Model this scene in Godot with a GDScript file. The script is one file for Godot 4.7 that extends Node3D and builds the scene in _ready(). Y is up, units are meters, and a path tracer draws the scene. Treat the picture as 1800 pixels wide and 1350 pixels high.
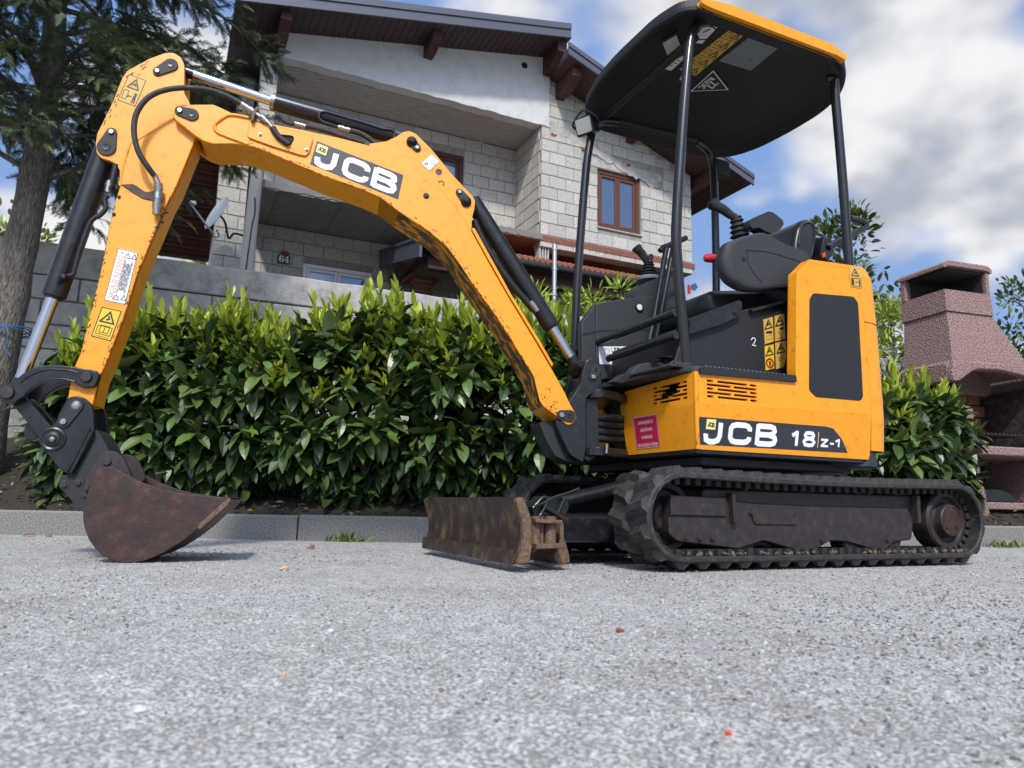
extends Node3D

var rng := RandomNumberGenerator.new()
var mats := {}

func _ready() -> void:
	rng.seed = 7
	# camera
	var cam := Camera3D.new()
	cam.name = "camera"
	cam.position = Vector3(0, 0.22, 0)
	cam.rotation = Vector3(deg_to_rad(9.375), 0, deg_to_rad(1.1))
	cam.near = 0.05
	cam.far = 600.0
	var lens := CameraAttributesPhysical.new()
	lens.frustum_focal_length = 22.93
	lens.frustum_focus_distance = 2.9
	lens.exposure_aperture = 6.0
	cam.attributes = lens
	cam.fov = 55.25
	add_child(cam)
	# sky, air and exposure
	var env := Environment.new()
	env.background_mode = Environment.BG_SKY
	env.sky = Sky.new()
	env.sky.sky_material = cloud_sky()
	env.background_energy_multiplier = 1.0
	env.tonemap_mode = Environment.TONE_MAPPER_LINEAR
	env.tonemap_exposure = 2.0
	env.sdfgi_enabled = true
	env.ssao_enabled = true
	env.ssil_enabled = true
	var we := WorldEnvironment.new()
	we.name = "environment"
	we.environment = env
	add_child(we)
	# veiled sun, high behind the camera
	var sun := DirectionalLight3D.new()
	sun.name = "sun"
	sun.light_energy = 0.6
	sun.light_color = Color(1.0, 0.97, 0.92)
	sun.light_angular_distance = 5.0
	sun.shadow_enabled = true
	add_child(sun)
	sun.look_at_from_position(Vector3(0.0, 1.02, 1.0), Vector3.ZERO)
	make_materials()
	setting()
	house()
	fireplace()
	excavator()
	plants()
	small_things()

func cloud_sky() -> PanoramaSkyMaterial:
	var w := 1024
	var h := 512
	var big := FastNoiseLite.new()
	big.seed = 21
	big.noise_type = FastNoiseLite.TYPE_SIMPLEX_SMOOTH
	big.frequency = 1.9
	big.fractal_octaves = 7
	big.fractal_gain = 0.52
	var soft := FastNoiseLite.new()
	soft.seed = 40
	soft.noise_type = FastNoiseLite.TYPE_SIMPLEX_SMOOTH
	soft.frequency = 3.0
	soft.fractal_octaves = 6
	soft.fractal_gain = 0.58
	var sun_at := Vector3(0.0, 1.02, 1.0).normalized()
	var im := Image.create(w, h, false, Image.FORMAT_RGBF)
	for y in h:
		var el := PI * (0.5 - (y + 0.5) / h)
		for x in w:
			var az := TAU * (x + 0.5) / w
			var d := Vector3(sin(az) * cos(el), sin(el), -cos(az) * cos(el))
			var up := maxf(d.y, 0.0)
			# clouds lie on a deck, so they flatten towards the horizon
			var q := Vector3(d.x, 0.0, d.z) / (up + 0.32) + Vector3(0, up * 0.8, 0)
			var n := big.get_noise_3dv(q * 1.0) * 0.5 + 0.5
			var cover := smoothstep(0.42, 0.62, n + 0.03 * (1.0 - up))
			var s := soft.get_noise_3dv(q * 1.3 + Vector3(9, 3, 1)) * 0.5 + 0.5
			var blue := Color(0.09, 0.17, 0.37).lerp(Color(0.18, 0.27, 0.43), pow(1.0 - up, 2.0))
			var grey := Color(0.235, 0.255, 0.30).lerp(Color(0.48, 0.48, 0.485), smoothstep(0.34, 0.68, s * 0.8 + n * 0.2))
			var c := blue.lerp(grey, cover)
			# thin cloud round the sun scatters its light into a wide bright patch
			var veil := 1.0 + 6.0 * exp(-pow(acos(clampf(d.dot(sun_at), -1.0, 1.0)) / 0.42, 2.0))
			c = Color(c.r * veil * 0.95, c.g * veil * 0.95, c.b * veil * 0.95)
			im.set_pixel(x, y, c)
	var m := PanoramaSkyMaterial.new()
	m.panorama = ImageTexture.create_from_image(im)
	return m

# ------------------------------------------------------------------ geometry

class G:
	var v := PackedVector3Array()
	var n := PackedVector3Array()
	var xf := Transform3D.IDENTITY

	func tri(a: Vector3, b: Vector3, c: Vector3, na: Vector3, nb: Vector3, nc: Vector3) -> void:
		v.append(xf * a); v.append(xf * c); v.append(xf * b)
		n.append((xf.basis * na).normalized()); n.append((xf.basis * nc).normalized()); n.append((xf.basis * nb).normalized())

	func flat(a: Vector3, b: Vector3, c: Vector3) -> void:
		var m := (b - a).cross(c - a)
		if m.length_squared() > 1e-18:
			m = m.normalized()
			tri(a, b, c, m, m, m)

	func quad(a: Vector3, b: Vector3, c: Vector3, d: Vector3) -> void:
		flat(a, b, c)
		flat(a, c, d)

	func quadn(a: Vector3, b: Vector3, c: Vector3, d: Vector3, na: Vector3, nb: Vector3, nc: Vector3, nd: Vector3) -> void:
		tri(a, b, c, na, nb, nc)
		tri(a, c, d, na, nc, nd)

	# polygon in x, y pulled from z0 to z1 with rounded-off rims
	func ext(poly: PackedVector2Array, z0: float, z1: float, bev := 0.0, smooth := 0.78) -> void:
		var p := PackedVector2Array()
		for i in poly.size():
			if p.is_empty() or poly[i].distance_squared_to(p[p.size() - 1]) > 1e-10:
				p.append(poly[i])
		if p.size() > 2 and p[0].distance_squared_to(p[p.size() - 1]) < 1e-10:
			p.remove_at(p.size() - 1)
		if p.size() < 3:
			return
		if Geometry2D.is_polygon_clockwise(p):
			p.reverse()
		var k := p.size()
		var area := 0.0
		for i in k:
			area += p[i].cross(p[(i + 1) % k])
		if area < 0.0:
			p.reverse()
		var en: Array[Vector2] = []
		for i in k:
			var d := (p[(i + 1) % k] - p[i]).normalized()
			en.append(Vector2(d.y, -d.x))
		var start: Array[Vector3] = []
		var stop: Array[Vector3] = []
		var ins := PackedVector2Array()
		for i in k:
			var a := en[(i + k - 1) % k]
			var b := en[i]
			var s := (a + b)
			var m := s / maxf(0.35, 1.0 + a.dot(b))
			ins.append(p[i] - m * bev)
			if a.dot(b) > smooth:
				var q := s.normalized()
				stop.append(Vector3(q.x, q.y, 0)); start.append(Vector3(q.x, q.y, 0))
			else:
				stop.append(Vector3(a.x, a.y, 0)); start.append(Vector3(b.x, b.y, 0))
		var f := Vector3(0, 0, 1)
		for i in k:
			var j := (i + 1) % k
			var a0 := Vector3(p[i].x, p[i].y, z0 + bev)
			var b0 := Vector3(p[j].x, p[j].y, z0 + bev)
			var a1 := Vector3(p[i].x, p[i].y, z1 - bev)
			var b1 := Vector3(p[j].x, p[j].y, z1 - bev)
			quadn(a0, b0, b1, a1, start[i], stop[j], stop[j], start[i])
			if bev > 0.0:
				var c1 := Vector3(ins[i].x, ins[i].y, z1)
				var d1 := Vector3(ins[j].x, ins[j].y, z1)
				var c0 := Vector3(ins[i].x, ins[i].y, z0)
				var d0 := Vector3(ins[j].x, ins[j].y, z0)
				quadn(a1, b1, d1, c1, start[i], stop[j], f, f)
				quadn(c0, d0, b0, a0, -f, -f, stop[j], start[i])
		var cap := ins if bev > 0.0 else p
		var t := Geometry2D.triangulate_polygon(cap)
		if t.is_empty():
			cap = p
			t = Geometry2D.triangulate_polygon(p)
		for i in range(0, t.size(), 3):
			var a := cap[t[i]]
			var b := cap[t[i + 1]]
			var c := cap[t[i + 2]]
			if (b - a).cross(c - a) < 0.0:
				var s2 := b
				b = c
				c = s2
			tri(Vector3(a.x, a.y, z1), Vector3(b.x, b.y, z1), Vector3(c.x, c.y, z1), f, f, f)
			tri(Vector3(a.x, a.y, z0), Vector3(c.x, c.y, z0), Vector3(b.x, b.y, z0), -f, -f, -f)

	func box(c: Vector3, s: Vector3, bev := 0.0) -> void:
		var h := s * 0.5
		var p: PackedVector2Array
		if bev > 0.0:
			p = PackedVector2Array([Vector2(-h.x + bev, -h.y), Vector2(h.x - bev, -h.y), Vector2(h.x, -h.y + bev), Vector2(h.x, h.y - bev), Vector2(h.x - bev, h.y), Vector2(-h.x + bev, h.y), Vector2(-h.x, h.y - bev), Vector2(-h.x, -h.y + bev)])
		else:
			p = PackedVector2Array([Vector2(-h.x, -h.y), Vector2(h.x, -h.y), Vector2(h.x, h.y), Vector2(-h.x, h.y)])
		var keep := xf
		xf = xf * Transform3D(Basis.IDENTITY, c)
		ext(p, -h.z, h.z, bev, 0.9)
		xf = keep

	func tube(path: PackedVector3Array, radii: Array, seg := 12, caps := true) -> void:
		var k := path.size()
		var up := Vector3.UP
		var rings := []
		var dirs := []
		var side := Vector3.ZERO
		for i in k:
			var d := (path[mini(i + 1, k - 1)] - path[maxi(i - 1, 0)]).normalized()
			if i == 0:
				side = d.cross(up)
				if side.length() < 0.05:
					side = d.cross(Vector3.RIGHT)
				side = side.normalized()
			else:
				side = (side - d * side.dot(d)).normalized()
			var u := d.cross(side)
			var r: float = radii[mini(i, radii.size() - 1)]
			var ring := PackedVector3Array()
			var nn := PackedVector3Array()
			for j in seg:
				var a := TAU * j / seg
				var o := side * cos(a) + u * sin(a)
				nn.append(o)
				ring.append(path[i] + o * r)
			rings.append(ring)
			dirs.append(nn)
		for i in k - 1:
			for j in seg:
				var l := (j + 1) % seg
				quadn(rings[i][j], rings[i][l], rings[i + 1][l], rings[i + 1][j], dirs[i][j], dirs[i][l], dirs[i + 1][l], dirs[i + 1][j])
		if caps:
			var d0 := (path[0] - path[1]).normalized()
			var d1 := (path[k - 1] - path[k - 2]).normalized()
			for j in seg:
				var l := (j + 1) % seg
				tri(path[0], rings[0][l], rings[0][j], d0, d0, d0)
				tri(path[k - 1], rings[k - 1][j], rings[k - 1][l], d1, d1, d1)

	func rod(a: Vector3, b: Vector3, r: float, seg := 16) -> void:
		# a cylinder with softly broken rims
		var d := (b - a).normalized()
		var e := minf(r * 0.15, 0.004)
		tube(PackedVector3Array([a, a + d * 0.0002, a + d * e, b - d * e, b - d * 0.0002, b]), [0.001, r - e, r, r, r - e, 0.001], seg, true)

	# profile of (radius, height) turned round the local y axis
	func lathe(profile: PackedVector2Array, seg := 24) -> void:
		var k := profile.size()
		for i in k - 1:
			var a := profile[i]
			var b := profile[i + 1]
			var t := (b - a).normalized()
			var nr := Vector2(t.y, -t.x)
			for j in seg:
				var u := TAU * j / seg
				var w := TAU * (j + 1) / seg
				var cu := Vector3(cos(u), 0, sin(u))
				var cw := Vector3(cos(w), 0, sin(w))
				var y := Vector3.UP
				quadn(cu * a.x + y * a.y, cu * b.x + y * b.y, cw * b.x + y * b.y, cw * a.x + y * a.y, cu * nr.x + y * nr.y, cu * nr.x + y * nr.y, cw * nr.x + y * nr.y, cw * nr.x + y * nr.y)

	# a printed line: flat ribbon of width w on height z
	func ribbon(p: PackedVector2Array, w: float, z: float, closed := false) -> void:
		var k := p.size()
		var l: Array[Vector2] = []
		var r: Array[Vector2] = []
		for i in k:
			var a := (p[i] - p[(i + k - 1) % k]).normalized() if closed or i > 0 else Vector2.ZERO
			var b := (p[(i + 1) % k] - p[i]).normalized() if closed or i < k - 1 else Vector2.ZERO
			if a == Vector2.ZERO:
				a = b
			if b == Vector2.ZERO:
				b = a
			var na := Vector2(-a.y, a.x)
			var nb := Vector2(-b.y, b.x)
			var m := (na + nb) / maxf(0.3, 1.0 + na.dot(nb))
			l.append(p[i] + m * w * 0.5)
			r.append(p[i] - m * w * 0.5)
		for i in (k if closed else k - 1):
			var j := (i + 1) % k
			quad(Vector3(r[i].x, r[i].y, z), Vector3(r[j].x, r[j].y, z), Vector3(l[j].x, l[j].y, z), Vector3(l[i].x, l[i].y, z))

	func sheet(p: PackedVector2Array, z: float) -> void:
		var q := p.duplicate()
		var t := Geometry2D.triangulate_polygon(q)
		var f := Vector3(0, 0, 1)
		for i in range(0, t.size(), 3):
			var a := q[t[i]]
			var b := q[t[i + 1]]
			var c := q[t[i + 2]]
			if (b - a).cross(c - a) < 0.0:
				var s := b
				b = c
				c = s
			tri(Vector3(a.x, a.y, z), Vector3(b.x, b.y, z), Vector3(c.x, c.y, z), f, f, f)

	func mesh() -> ArrayMesh:
		var a := []
		a.resize(Mesh.ARRAY_MAX)
		a[Mesh.ARRAY_VERTEX] = v
		a[Mesh.ARRAY_NORMAL] = n
		var m := ArrayMesh.new()
		if v.size() > 0:
			m.add_surface_from_arrays(Mesh.PRIMITIVE_TRIANGLES, a)
		return m

func pv(a: Array) -> PackedVector2Array:
	var p := PackedVector2Array()
	for i in range(0, a.size(), 2):
		p.append(Vector2(a[i], a[i + 1]))
	return p

func pv3(a: Array) -> PackedVector3Array:
	var p := PackedVector3Array()
	for i in range(0, a.size(), 3):
		p.append(Vector3(a[i], a[i + 1], a[i + 2]))
	return p

# Catmull-Rom through the points
func curve3(p: PackedVector3Array, per := 6) -> PackedVector3Array:
	var o := PackedVector3Array()
	for i in p.size() - 1:
		for s in per:
			o.append(p[i].cubic_interpolate(p[i + 1], p[maxi(i - 1, 0)], p[mini(i + 2, p.size() - 1)], float(s) / per))
	o.append(p[p.size() - 1])
	return o

func round_corners(p: PackedVector2Array, r: float, per := 4) -> PackedVector2Array:
	var o := PackedVector2Array()
	var k := p.size()
	for i in k:
		var a := p[(i + k - 1) % k]
		var b := p[i]
		var c := p[(i + 1) % k]
		var q := minf(r, minf(a.distance_to(b), b.distance_to(c)) * 0.45)
		var s := b + (a - b).normalized() * q
		var e := b + (c - b).normalized() * q
		for j in per + 1:
			var t := float(j) / per
			o.append(s.lerp(b, t).lerp(b.lerp(e, t), t))
	return o

func rrect(x0: float, y0: float, x1: float, y1: float, r: float, per := 4) -> PackedVector2Array:
	return round_corners(PackedVector2Array([Vector2(x0, y0), Vector2(x1, y0), Vector2(x1, y1), Vector2(x0, y1)]), r, per)

func circle(c: Vector2, r: float, seg := 24) -> PackedVector2Array:
	var p := PackedVector2Array()
	for i in seg:
		p.append(c + Vector2(cos(TAU * i / seg), sin(TAU * i / seg)) * r)
	return p

# outline round two circles
func hull2(c0: Vector2, r0: float, c1: Vector2, r1: float) -> PackedVector2Array:
	var p := circle(c0, r0, 28)
	p.append_array(circle(c1, r1, 28))
	var h := Geometry2D.convex_hull(p)
	h.remove_at(h.size() - 1)
	return h

# pieces of an outline with holes; every hole is cut along its middle so that no piece has a hole
func holed(outline: PackedVector2Array, holes: Array) -> Array:
	var ys := []
	for h in holes:
		var lo := 1e9
		var hi := -1e9
		for q in h:
			lo = minf(lo, q.y)
			hi = maxf(hi, q.y)
		var mid := (lo + hi) * 0.5
		if not ys.any(func(t): return absf(t - mid) < 0.004):
			ys.append(mid)
	ys.sort()
	ys.append(99.0)
	var pieces := []
	var last := -99.0
	for y in ys:
		var strip := PackedVector2Array([Vector2(-99, last), Vector2(99, last), Vector2(99, y), Vector2(-99, y)])
		last = y
		for q in Geometry2D.intersect_polygons(outline, strip):
			pieces.append(q)
	for h in holes:
		var next := []
		for q in pieces:
			for r in Geometry2D.clip_polygons(q, h):
				next.append(r)
		pieces = next
	return pieces

# ------------------------------------------------------------------ objects

func root_of(called: String, label: String, category: String, at := Vector3.ZERO, turn := 0.0, group := "") -> Node3D:
	var o := Node3D.new()
	o.name = called
	add_child(o, true)
	o.position = at
	o.rotation.y = turn
	o.set_meta("label", label)
	o.set_meta("category", category)
	if group:
		o.set_meta("group", group)
	return o

func part(called: String, g: Variant, m: Material, parent: Node, at := Transform3D.IDENTITY, label := "") -> MeshInstance3D:
	var o := MeshInstance3D.new()
	o.name = called
	o.mesh = g.mesh() if g is G else g
	o.material_override = m
	parent.add_child(o, true)
	o.transform = at
	if label:
		o.set_meta("label", label)
	return o

func structure(called: String, g: Variant, m: Material, label := "") -> MeshInstance3D:
	var o := part(called, g, m, self, Transform3D.IDENTITY, label)
	o.set_meta("kind", "structure")
	return o

func many(called: String, mesh: Mesh, m: Material, where: Array, tints: Array, parent: Node) -> MultiMeshInstance3D:
	var mm := MultiMesh.new()
	mm.transform_format = MultiMesh.TRANSFORM_3D
	mm.use_colors = tints.size() > 0
	mm.mesh = mesh
	mm.instance_count = where.size()
	for i in where.size():
		mm.set_instance_transform(i, where[i])
		if tints.size() > 0:
			mm.set_instance_color(i, tints[i])
	var o := MultiMeshInstance3D.new()
	o.name = called
	o.multimesh = mm
	o.material_override = m
	parent.add_child(o, true)
	o.set_meta("kind", "stuff")
	return o

func lettering(text: String, at: Transform3D, height: float, m: Material, parent: Node, bold := true, wide := 1.0) -> MeshInstance3D:
	var t := TextMesh.new()
	var f := SystemFont.new()
	f.font_names = PackedStringArray(["Droid Sans"])
	f.font_weight = 700 if bold else 400
	t.font = f
	t.text = text
	t.font_size = 32
	t.pixel_size = height / 23.0
	t.depth = 0.0004
	t.curve_step = 1.0
	return part("lettering", t, m, parent, at * Transform3D(Basis.from_scale(Vector3(wide, 1, 1)), Vector3.ZERO))

# ------------------------------------------------------------------ materials

func lin(r: float, g: float, b: float) -> Color:
	return Color(r, g, b).linear_to_srgb()

func noise_tex(kind: int, freq: float, size: int, ramp: Array, seed_: int, octaves := 4, normal := false, bump := 4.0, ret := -1) -> NoiseTexture2D:
	var n := FastNoiseLite.new()
	n.seed = seed_
	n.noise_type = kind
	n.frequency = freq
	n.fractal_octaves = octaves
	n.fractal_gain = 0.66
	if octaves == 1:
		n.fractal_type = FastNoiseLite.FRACTAL_NONE
	if ret >= 0:
		n.cellular_return_type = ret
	var t := NoiseTexture2D.new()
	t.width = size
	t.height = size
	t.seamless = true
	t.noise = n
	if normal:
		t.as_normal_map = true
		t.bump_strength = bump
	elif ramp.size() > 0:
		var g := Gradient.new()
		var off := PackedFloat32Array()
		var col := PackedColorArray()
		for r in ramp:
			off.append(r[0])
			col.append(r[1])
		g.offsets = off
		g.colors = col
		t.color_ramp = g
	return t

func mat(called: String, color: Color, rough: float, metal := 0.0) -> StandardMaterial3D:
	var m := StandardMaterial3D.new()
	m.resource_name = called
	m.albedo_color = color
	m.roughness = rough
	m.metallic = metal
	m.metallic_specular = 0.5
	mats[called] = m
	return m

# colour that varies from place to place, and relief, both by triplanar noise; scale is texture repeats per metre
func worn(m: StandardMaterial3D, tex: Texture2D, scale: float, bump: Texture2D = null, depth := 0.0, rough: Texture2D = null) -> StandardMaterial3D:
	m.uv1_triplanar = true
	m.uv1_triplanar_sharpness = 4.0
	m.uv1_scale = Vector3.ONE * scale
	m.albedo_texture = tex
	if bump:
		m.heightmap_enabled = true
		m.heightmap_texture = bump
		m.heightmap_scale = depth
	if rough:
		m.roughness_texture = rough
		m.roughness_texture_channel = BaseMaterial3D.TEXTURE_CHANNEL_RED
	return m

func gray(v: float) -> Color:
	return Color(v, v, v)

func make_materials() -> void:
	var S := FastNoiseLite.TYPE_SIMPLEX_SMOOTH
	var C := FastNoiseLite.TYPE_CELLULAR
	var P := FastNoiseLite.TYPE_PERLIN
	var fine := noise_tex(S, 0.03, 512, [], 3, 5)
	var speck := noise_tex(S, 0.11, 512, [], 5, 3)
	mats["fine"] = fine
	mats["speck"] = speck
	# paint: near-uniform orange with faint clouding, grime specks and thin scuffs
	var paint := noise_tex(S, 0.012, 1024, [[0.0, lin(0.42, 0.150, 0.012)], [0.22, lin(0.68, 0.250, 0.006)], [0.36, lin(0.76, 0.285, 0.006)], [1.0, lin(0.79, 0.305, 0.007)]], 8, 6)
	worn(mat("yellow", Color.WHITE, 0.42), paint, 1.2, fine, 0.015)
	mats.yellow.clearcoat_enabled = true
	mats.yellow.clearcoat = 0.12
	mats.yellow.clearcoat_roughness = 0.3
	var under := noise_tex(S, 0.011, 1024, [[0.0, lin(0.03, 0.022, 0.016)], [0.50, lin(0.05, 0.034, 0.02)], [0.56, lin(0.46, 0.17, 0.014)], [0.6, lin(0.62, 0.25, 0.014)], [1.0, lin(0.70, 0.29, 0.016)]], 31, 6)
	worn(mat("yellow_scraped", Color.WHITE, 0.55), under, 1.1, fine, 0.03)
	mats.yellow_scraped.uv1_scale = Vector3(0.8, 0.8, 1.3)
	var blk := noise_tex(S, 0.02, 512, [[0.0, lin(0.006, 0.0065, 0.008)], [0.55, lin(0.010, 0.011, 0.013)], [0.75, lin(0.016, 0.016, 0.016)], [1.0, lin(0.045, 0.04, 0.035)]], 4, 5)
	worn(mat("black_paint", Color.WHITE, 0.30), blk, 2.0, fine, 0.01)
	worn(mat("black_plastic", Color.WHITE, 0.62), noise_tex(S, 0.05, 512, [[0.0, lin(0.006, 0.007, 0.010)], [1.0, lin(0.014, 0.0155, 0.020)]], 14, 5), 2.0, speck, 0.02)
	worn(mat("grey_plastic", Color.WHITE, 0.66), noise_tex(S, 0.05, 512, [[0.0, lin(0.018, 0.019, 0.023)], [1.0, lin(0.034, 0.036, 0.041)]], 15, 5), 2.0, speck, 0.02)
	mat("black_gloss", lin(0.014, 0.015, 0.017), 0.2)
	mat("black_vinyl", lin(0.02, 0.021, 0.023), 0.36)
	var rub := noise_tex(S, 0.025, 512, [[0.0, lin(0.010, 0.010, 0.010)], [0.5, lin(0.019, 0.0185, 0.018)], [0.72, lin(0.036, 0.033, 0.029)], [1.0, lin(0.11, 0.095, 0.078)]], 21, 6)
	worn(mat("rubber", Color.WHITE, 0.66), rub, 1.6, speck, 0.05)
	var dirt := noise_tex(S, 0.02, 512, [[0.0, lin(0.013, 0.010, 0.010)], [0.5, lin(0.022, 0.0165, 0.0165)], [0.75, lin(0.035, 0.025, 0.022)], [1.0, lin(0.10, 0.07, 0.05)]], 22, 6)
	worn(mat("dirty_steel", Color.WHITE, 0.6), dirt, 1.8, speck, 0.04)
	var rust := noise_tex(S, 0.008, 1024, [[0.0, lin(0.020, 0.012, 0.011)], [0.42, lin(0.036, 0.019, 0.0165)], [0.65, lin(0.052, 0.025, 0.021)], [1.0, lin(0.10, 0.050, 0.036)]], 23, 7)
	worn(mat("rusty_red", Color.WHITE, 0.55), rust, 1.3, speck, 0.06)
	mats.rusty_red.metallic = 0.25
	var blade := noise_tex(S, 0.010, 1024, [[0.0, lin(0.022, 0.016, 0.014)], [0.45, lin(0.034, 0.023, 0.018)], [0.60, lin(0.055, 0.034, 0.023)], [0.75, lin(0.10, 0.06, 0.036)], [1.0, lin(0.20, 0.125, 0.075)]], 24, 6)
	worn(mat("rusty_blade", Color.WHITE, 0.5), blade, 1.2, speck, 0.06)
	mats.rusty_blade.uv1_scale = Vector3(1.0, 0.8, 1.0)
	mats.rusty_blade.metallic = 0.3
	worn(mat("tan_rust", Color.WHITE, 0.7), noise_tex(S, 0.03, 512, [[0.0, lin(0.05, 0.028, 0.018)], [1.0, lin(0.22, 0.13, 0.075)]], 25, 5), 3.0, speck, 0.05)
	mat("chrome", lin(0.62, 0.62, 0.64), 0.12, 1.0)
	worn(mat("steel", lin(0.62, 0.60, 0.57), 0.35, 1.0), noise_tex(S, 0.08, 256, [[0.0, gray(0.55)], [1.0, gray(1.0)]], 27, 4), 8.0)
	mat("red_knob", lin(0.42, 0.035, 0.04), 0.35)
	mat("white_print", lin(0.72, 0.73, 0.80), 0.45)
	mat("white_sticker", lin(0.66, 0.67, 0.70), 0.5)
	mat("grey_sticker", lin(0.16, 0.17, 0.19), 0.55)
	mat("black_print", lin(0.016, 0.016, 0.02), 0.5)
	mat("dark_decal", lin(0.022, 0.023, 0.034), 0.42)
	mat("yellow_sticker", lin(0.66, 0.44, 0.02), 0.45)
	mat("amber_sticker", lin(0.56, 0.33, 0.06), 0.5)
	mat("cream_sticker", lin(0.72, 0.64, 0.22), 0.5)
	mat("red_sign", lin(0.44, 0.014, 0.07), 0.45)
	mat("faded_red", lin(0.62, 0.40, 0.36), 0.5)
	mat("orange_red", lin(0.60, 0.06, 0.01), 0.4)
	mat("lamp_lens", lin(0.42, 0.43, 0.38), 0.18)
	mat("pure_dark", lin(0.006, 0.006, 0.007), 0.8)
	# ground and masonry
	asphalt()
	var con := noise_tex(S, 0.010, 1024, [[0.0, lin(0.20, 0.193, 0.18)], [0.35, lin(0.32, 0.312, 0.295)], [0.6, lin(0.38, 0.37, 0.352)], [1.0, lin(0.45, 0.44, 0.42)]], 51, 7)
	worn(mat("concrete", Color.WHITE, 0.9), con, 0.55, speck, 0.25)
	worn(mat("formed_concrete", Color.WHITE, 0.9), con, 0.9, speck, 0.3)
	mats.formed_concrete.uv1_scale = Vector3(0.35, 1.2, 2.2)
	worn(mat("render_pale", Color.WHITE, 0.9), noise_tex(S, 0.008, 1024, [[0.0, lin(0.45, 0.46, 0.46)], [0.5, lin(0.53, 0.54, 0.54)], [1.0, lin(0.56, 0.57, 0.57)]], 53, 6), 0.5, speck, 0.15)
	worn(mat("kerb", Color.WHITE, 0.92), noise_tex(S, 0.05, 1024, [[0.0, lin(0.075, 0.073, 0.067)], [0.4, lin(0.155, 0.15, 0.138)], [0.7, lin(0.22, 0.215, 0.20)], [1.0, lin(0.38, 0.37, 0.35)]], 54, 5), 1.5, speck, 0.3)
	var tones := [[0.38, 0.366, 0.332], [0.41, 0.396, 0.362], [0.43, 0.416, 0.382], [0.45, 0.436, 0.402]]
	for i in 4:
		var t: Array = tones[i]
		worn(mat("block_%d" % i, Color.WHITE, 0.92), noise_tex(S, 0.03, 512, [[0.0, lin(t[0] * 0.70, t[1] * 0.70, t[2] * 0.70)], [0.5, lin(t[0], t[1], t[2])], [1.0, lin(t[0] * 1.25, t[1] * 1.25, t[2] * 1.23)]], 60 + i, 6), 1.2, speck, 0.35)
		mats["block_%d" % i].uv1_world_triplanar = true
	worn(mat("mortar", Color.WHITE, 0.95), noise_tex(S, 0.02, 512, [[0.0, lin(0.20, 0.19, 0.17)], [1.0, lin(0.36, 0.345, 0.315)]], 66, 6), 1.0, speck, 0.5)
	worn(mat("red_soffit", Color.WHITE, 0.85), noise_tex(S, 0.02, 512, [[0.0, lin(0.13, 0.045, 0.03)], [1.0, lin(0.26, 0.10, 0.07)]], 67, 5), 1.2, speck, 0.2)
	worn(mat("clay_tile", Color.WHITE, 0.8), noise_tex(S, 0.03, 512, [[0.0, lin(0.22, 0.07, 0.035)], [1.0, lin(0.42, 0.17, 0.09)]], 68, 5), 2.0, speck, 0.2)
	worn(mat("red_brick", Color.WHITE, 0.85), noise_tex(S, 0.03, 512, [[0.0, lin(0.16, 0.045, 0.025)], [1.0, lin(0.30, 0.10, 0.055)]], 69, 5), 3.0, speck, 0.2)
	worn(mat("stained_wood", Color.WHITE, 0.6), noise_tex(S, 0.02, 512, [[0.0, lin(0.035, 0.012, 0.010)], [0.6, lin(0.075, 0.024, 0.020)], [1.0, lin(0.12, 0.042, 0.032)]], 70, 5), 1.0, fine, 0.1)
	mats.stained_wood.uv1_scale = Vector3(4.0, 4.0, 0.7)
	worn(mat("soffit_wood", Color.WHITE, 0.7), noise_tex(S, 0.02, 512, [[0.0, lin(0.040, 0.022, 0.026)], [1.0, lin(0.085, 0.046, 0.052)]], 71, 5), 1.0, fine, 0.1)
	mats.soffit_wood.uv1_scale = Vector3(4.0, 4.0, 0.7)
	mat("roof_metal", lin(0.085, 0.092, 0.115), 0.4, 0.2)
	mat("window_brown", lin(0.10, 0.038, 0.018), 0.45)
	mat("window_dark_red", lin(0.085, 0.022, 0.018), 0.5)
	mat("window_white", lin(0.74, 0.75, 0.76), 0.35)
	var pane := mat("pane", lin(0.20, 0.25, 0.34), 0.03, 0.7)
	pane.metallic_specular = 0.9
	mat("curtain", lin(0.40, 0.45, 0.55), 0.9)
	mat("pole_grey", lin(0.46, 0.43, 0.38), 0.9)
	mat("galvanised", lin(0.48, 0.50, 0.52), 0.4, 0.8)
	mat("dish_white", lin(0.62, 0.63, 0.60), 0.4)
	mat("sign_blue", lin(0.012, 0.018, 0.07), 0.35)
	worn(mat("fire_concrete", Color.WHITE, 0.95), noise_tex(S, 0.035, 1024, [[0.0, lin(0.04, 0.027, 0.025)], [0.34, lin(0.13, 0.085, 0.078)], [0.48, lin(0.25, 0.160, 0.146)], [0.72, lin(0.33, 0.215, 0.195)], [1.0, lin(0.52, 0.39, 0.35)]], 72, 5), 1.6, noise_tex(C, 0.09, 512, [], 73, 2), 0.9)
	worn(mat("sooty_concrete", Color.WHITE, 0.95), noise_tex(S, 0.02, 512, [[0.0, lin(0.014, 0.012, 0.011)], [0.6, lin(0.045, 0.034, 0.030)], [1.0, lin(0.13, 0.09, 0.08)]], 79, 5), 1.2, speck, 0.5)
	mat("soot", lin(0.022, 0.019, 0.018), 0.95)
	worn(mat("soil", Color.WHITE, 1.0), noise_tex(S, 0.06, 1024, [[0.0, lin(0.014, 0.012, 0.009)], [0.55, lin(0.035, 0.029, 0.020)], [0.75, lin(0.06, 0.05, 0.033)], [1.0, lin(0.17, 0.14, 0.10)]], 74, 5), 1.4, speck, 1.5)
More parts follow.
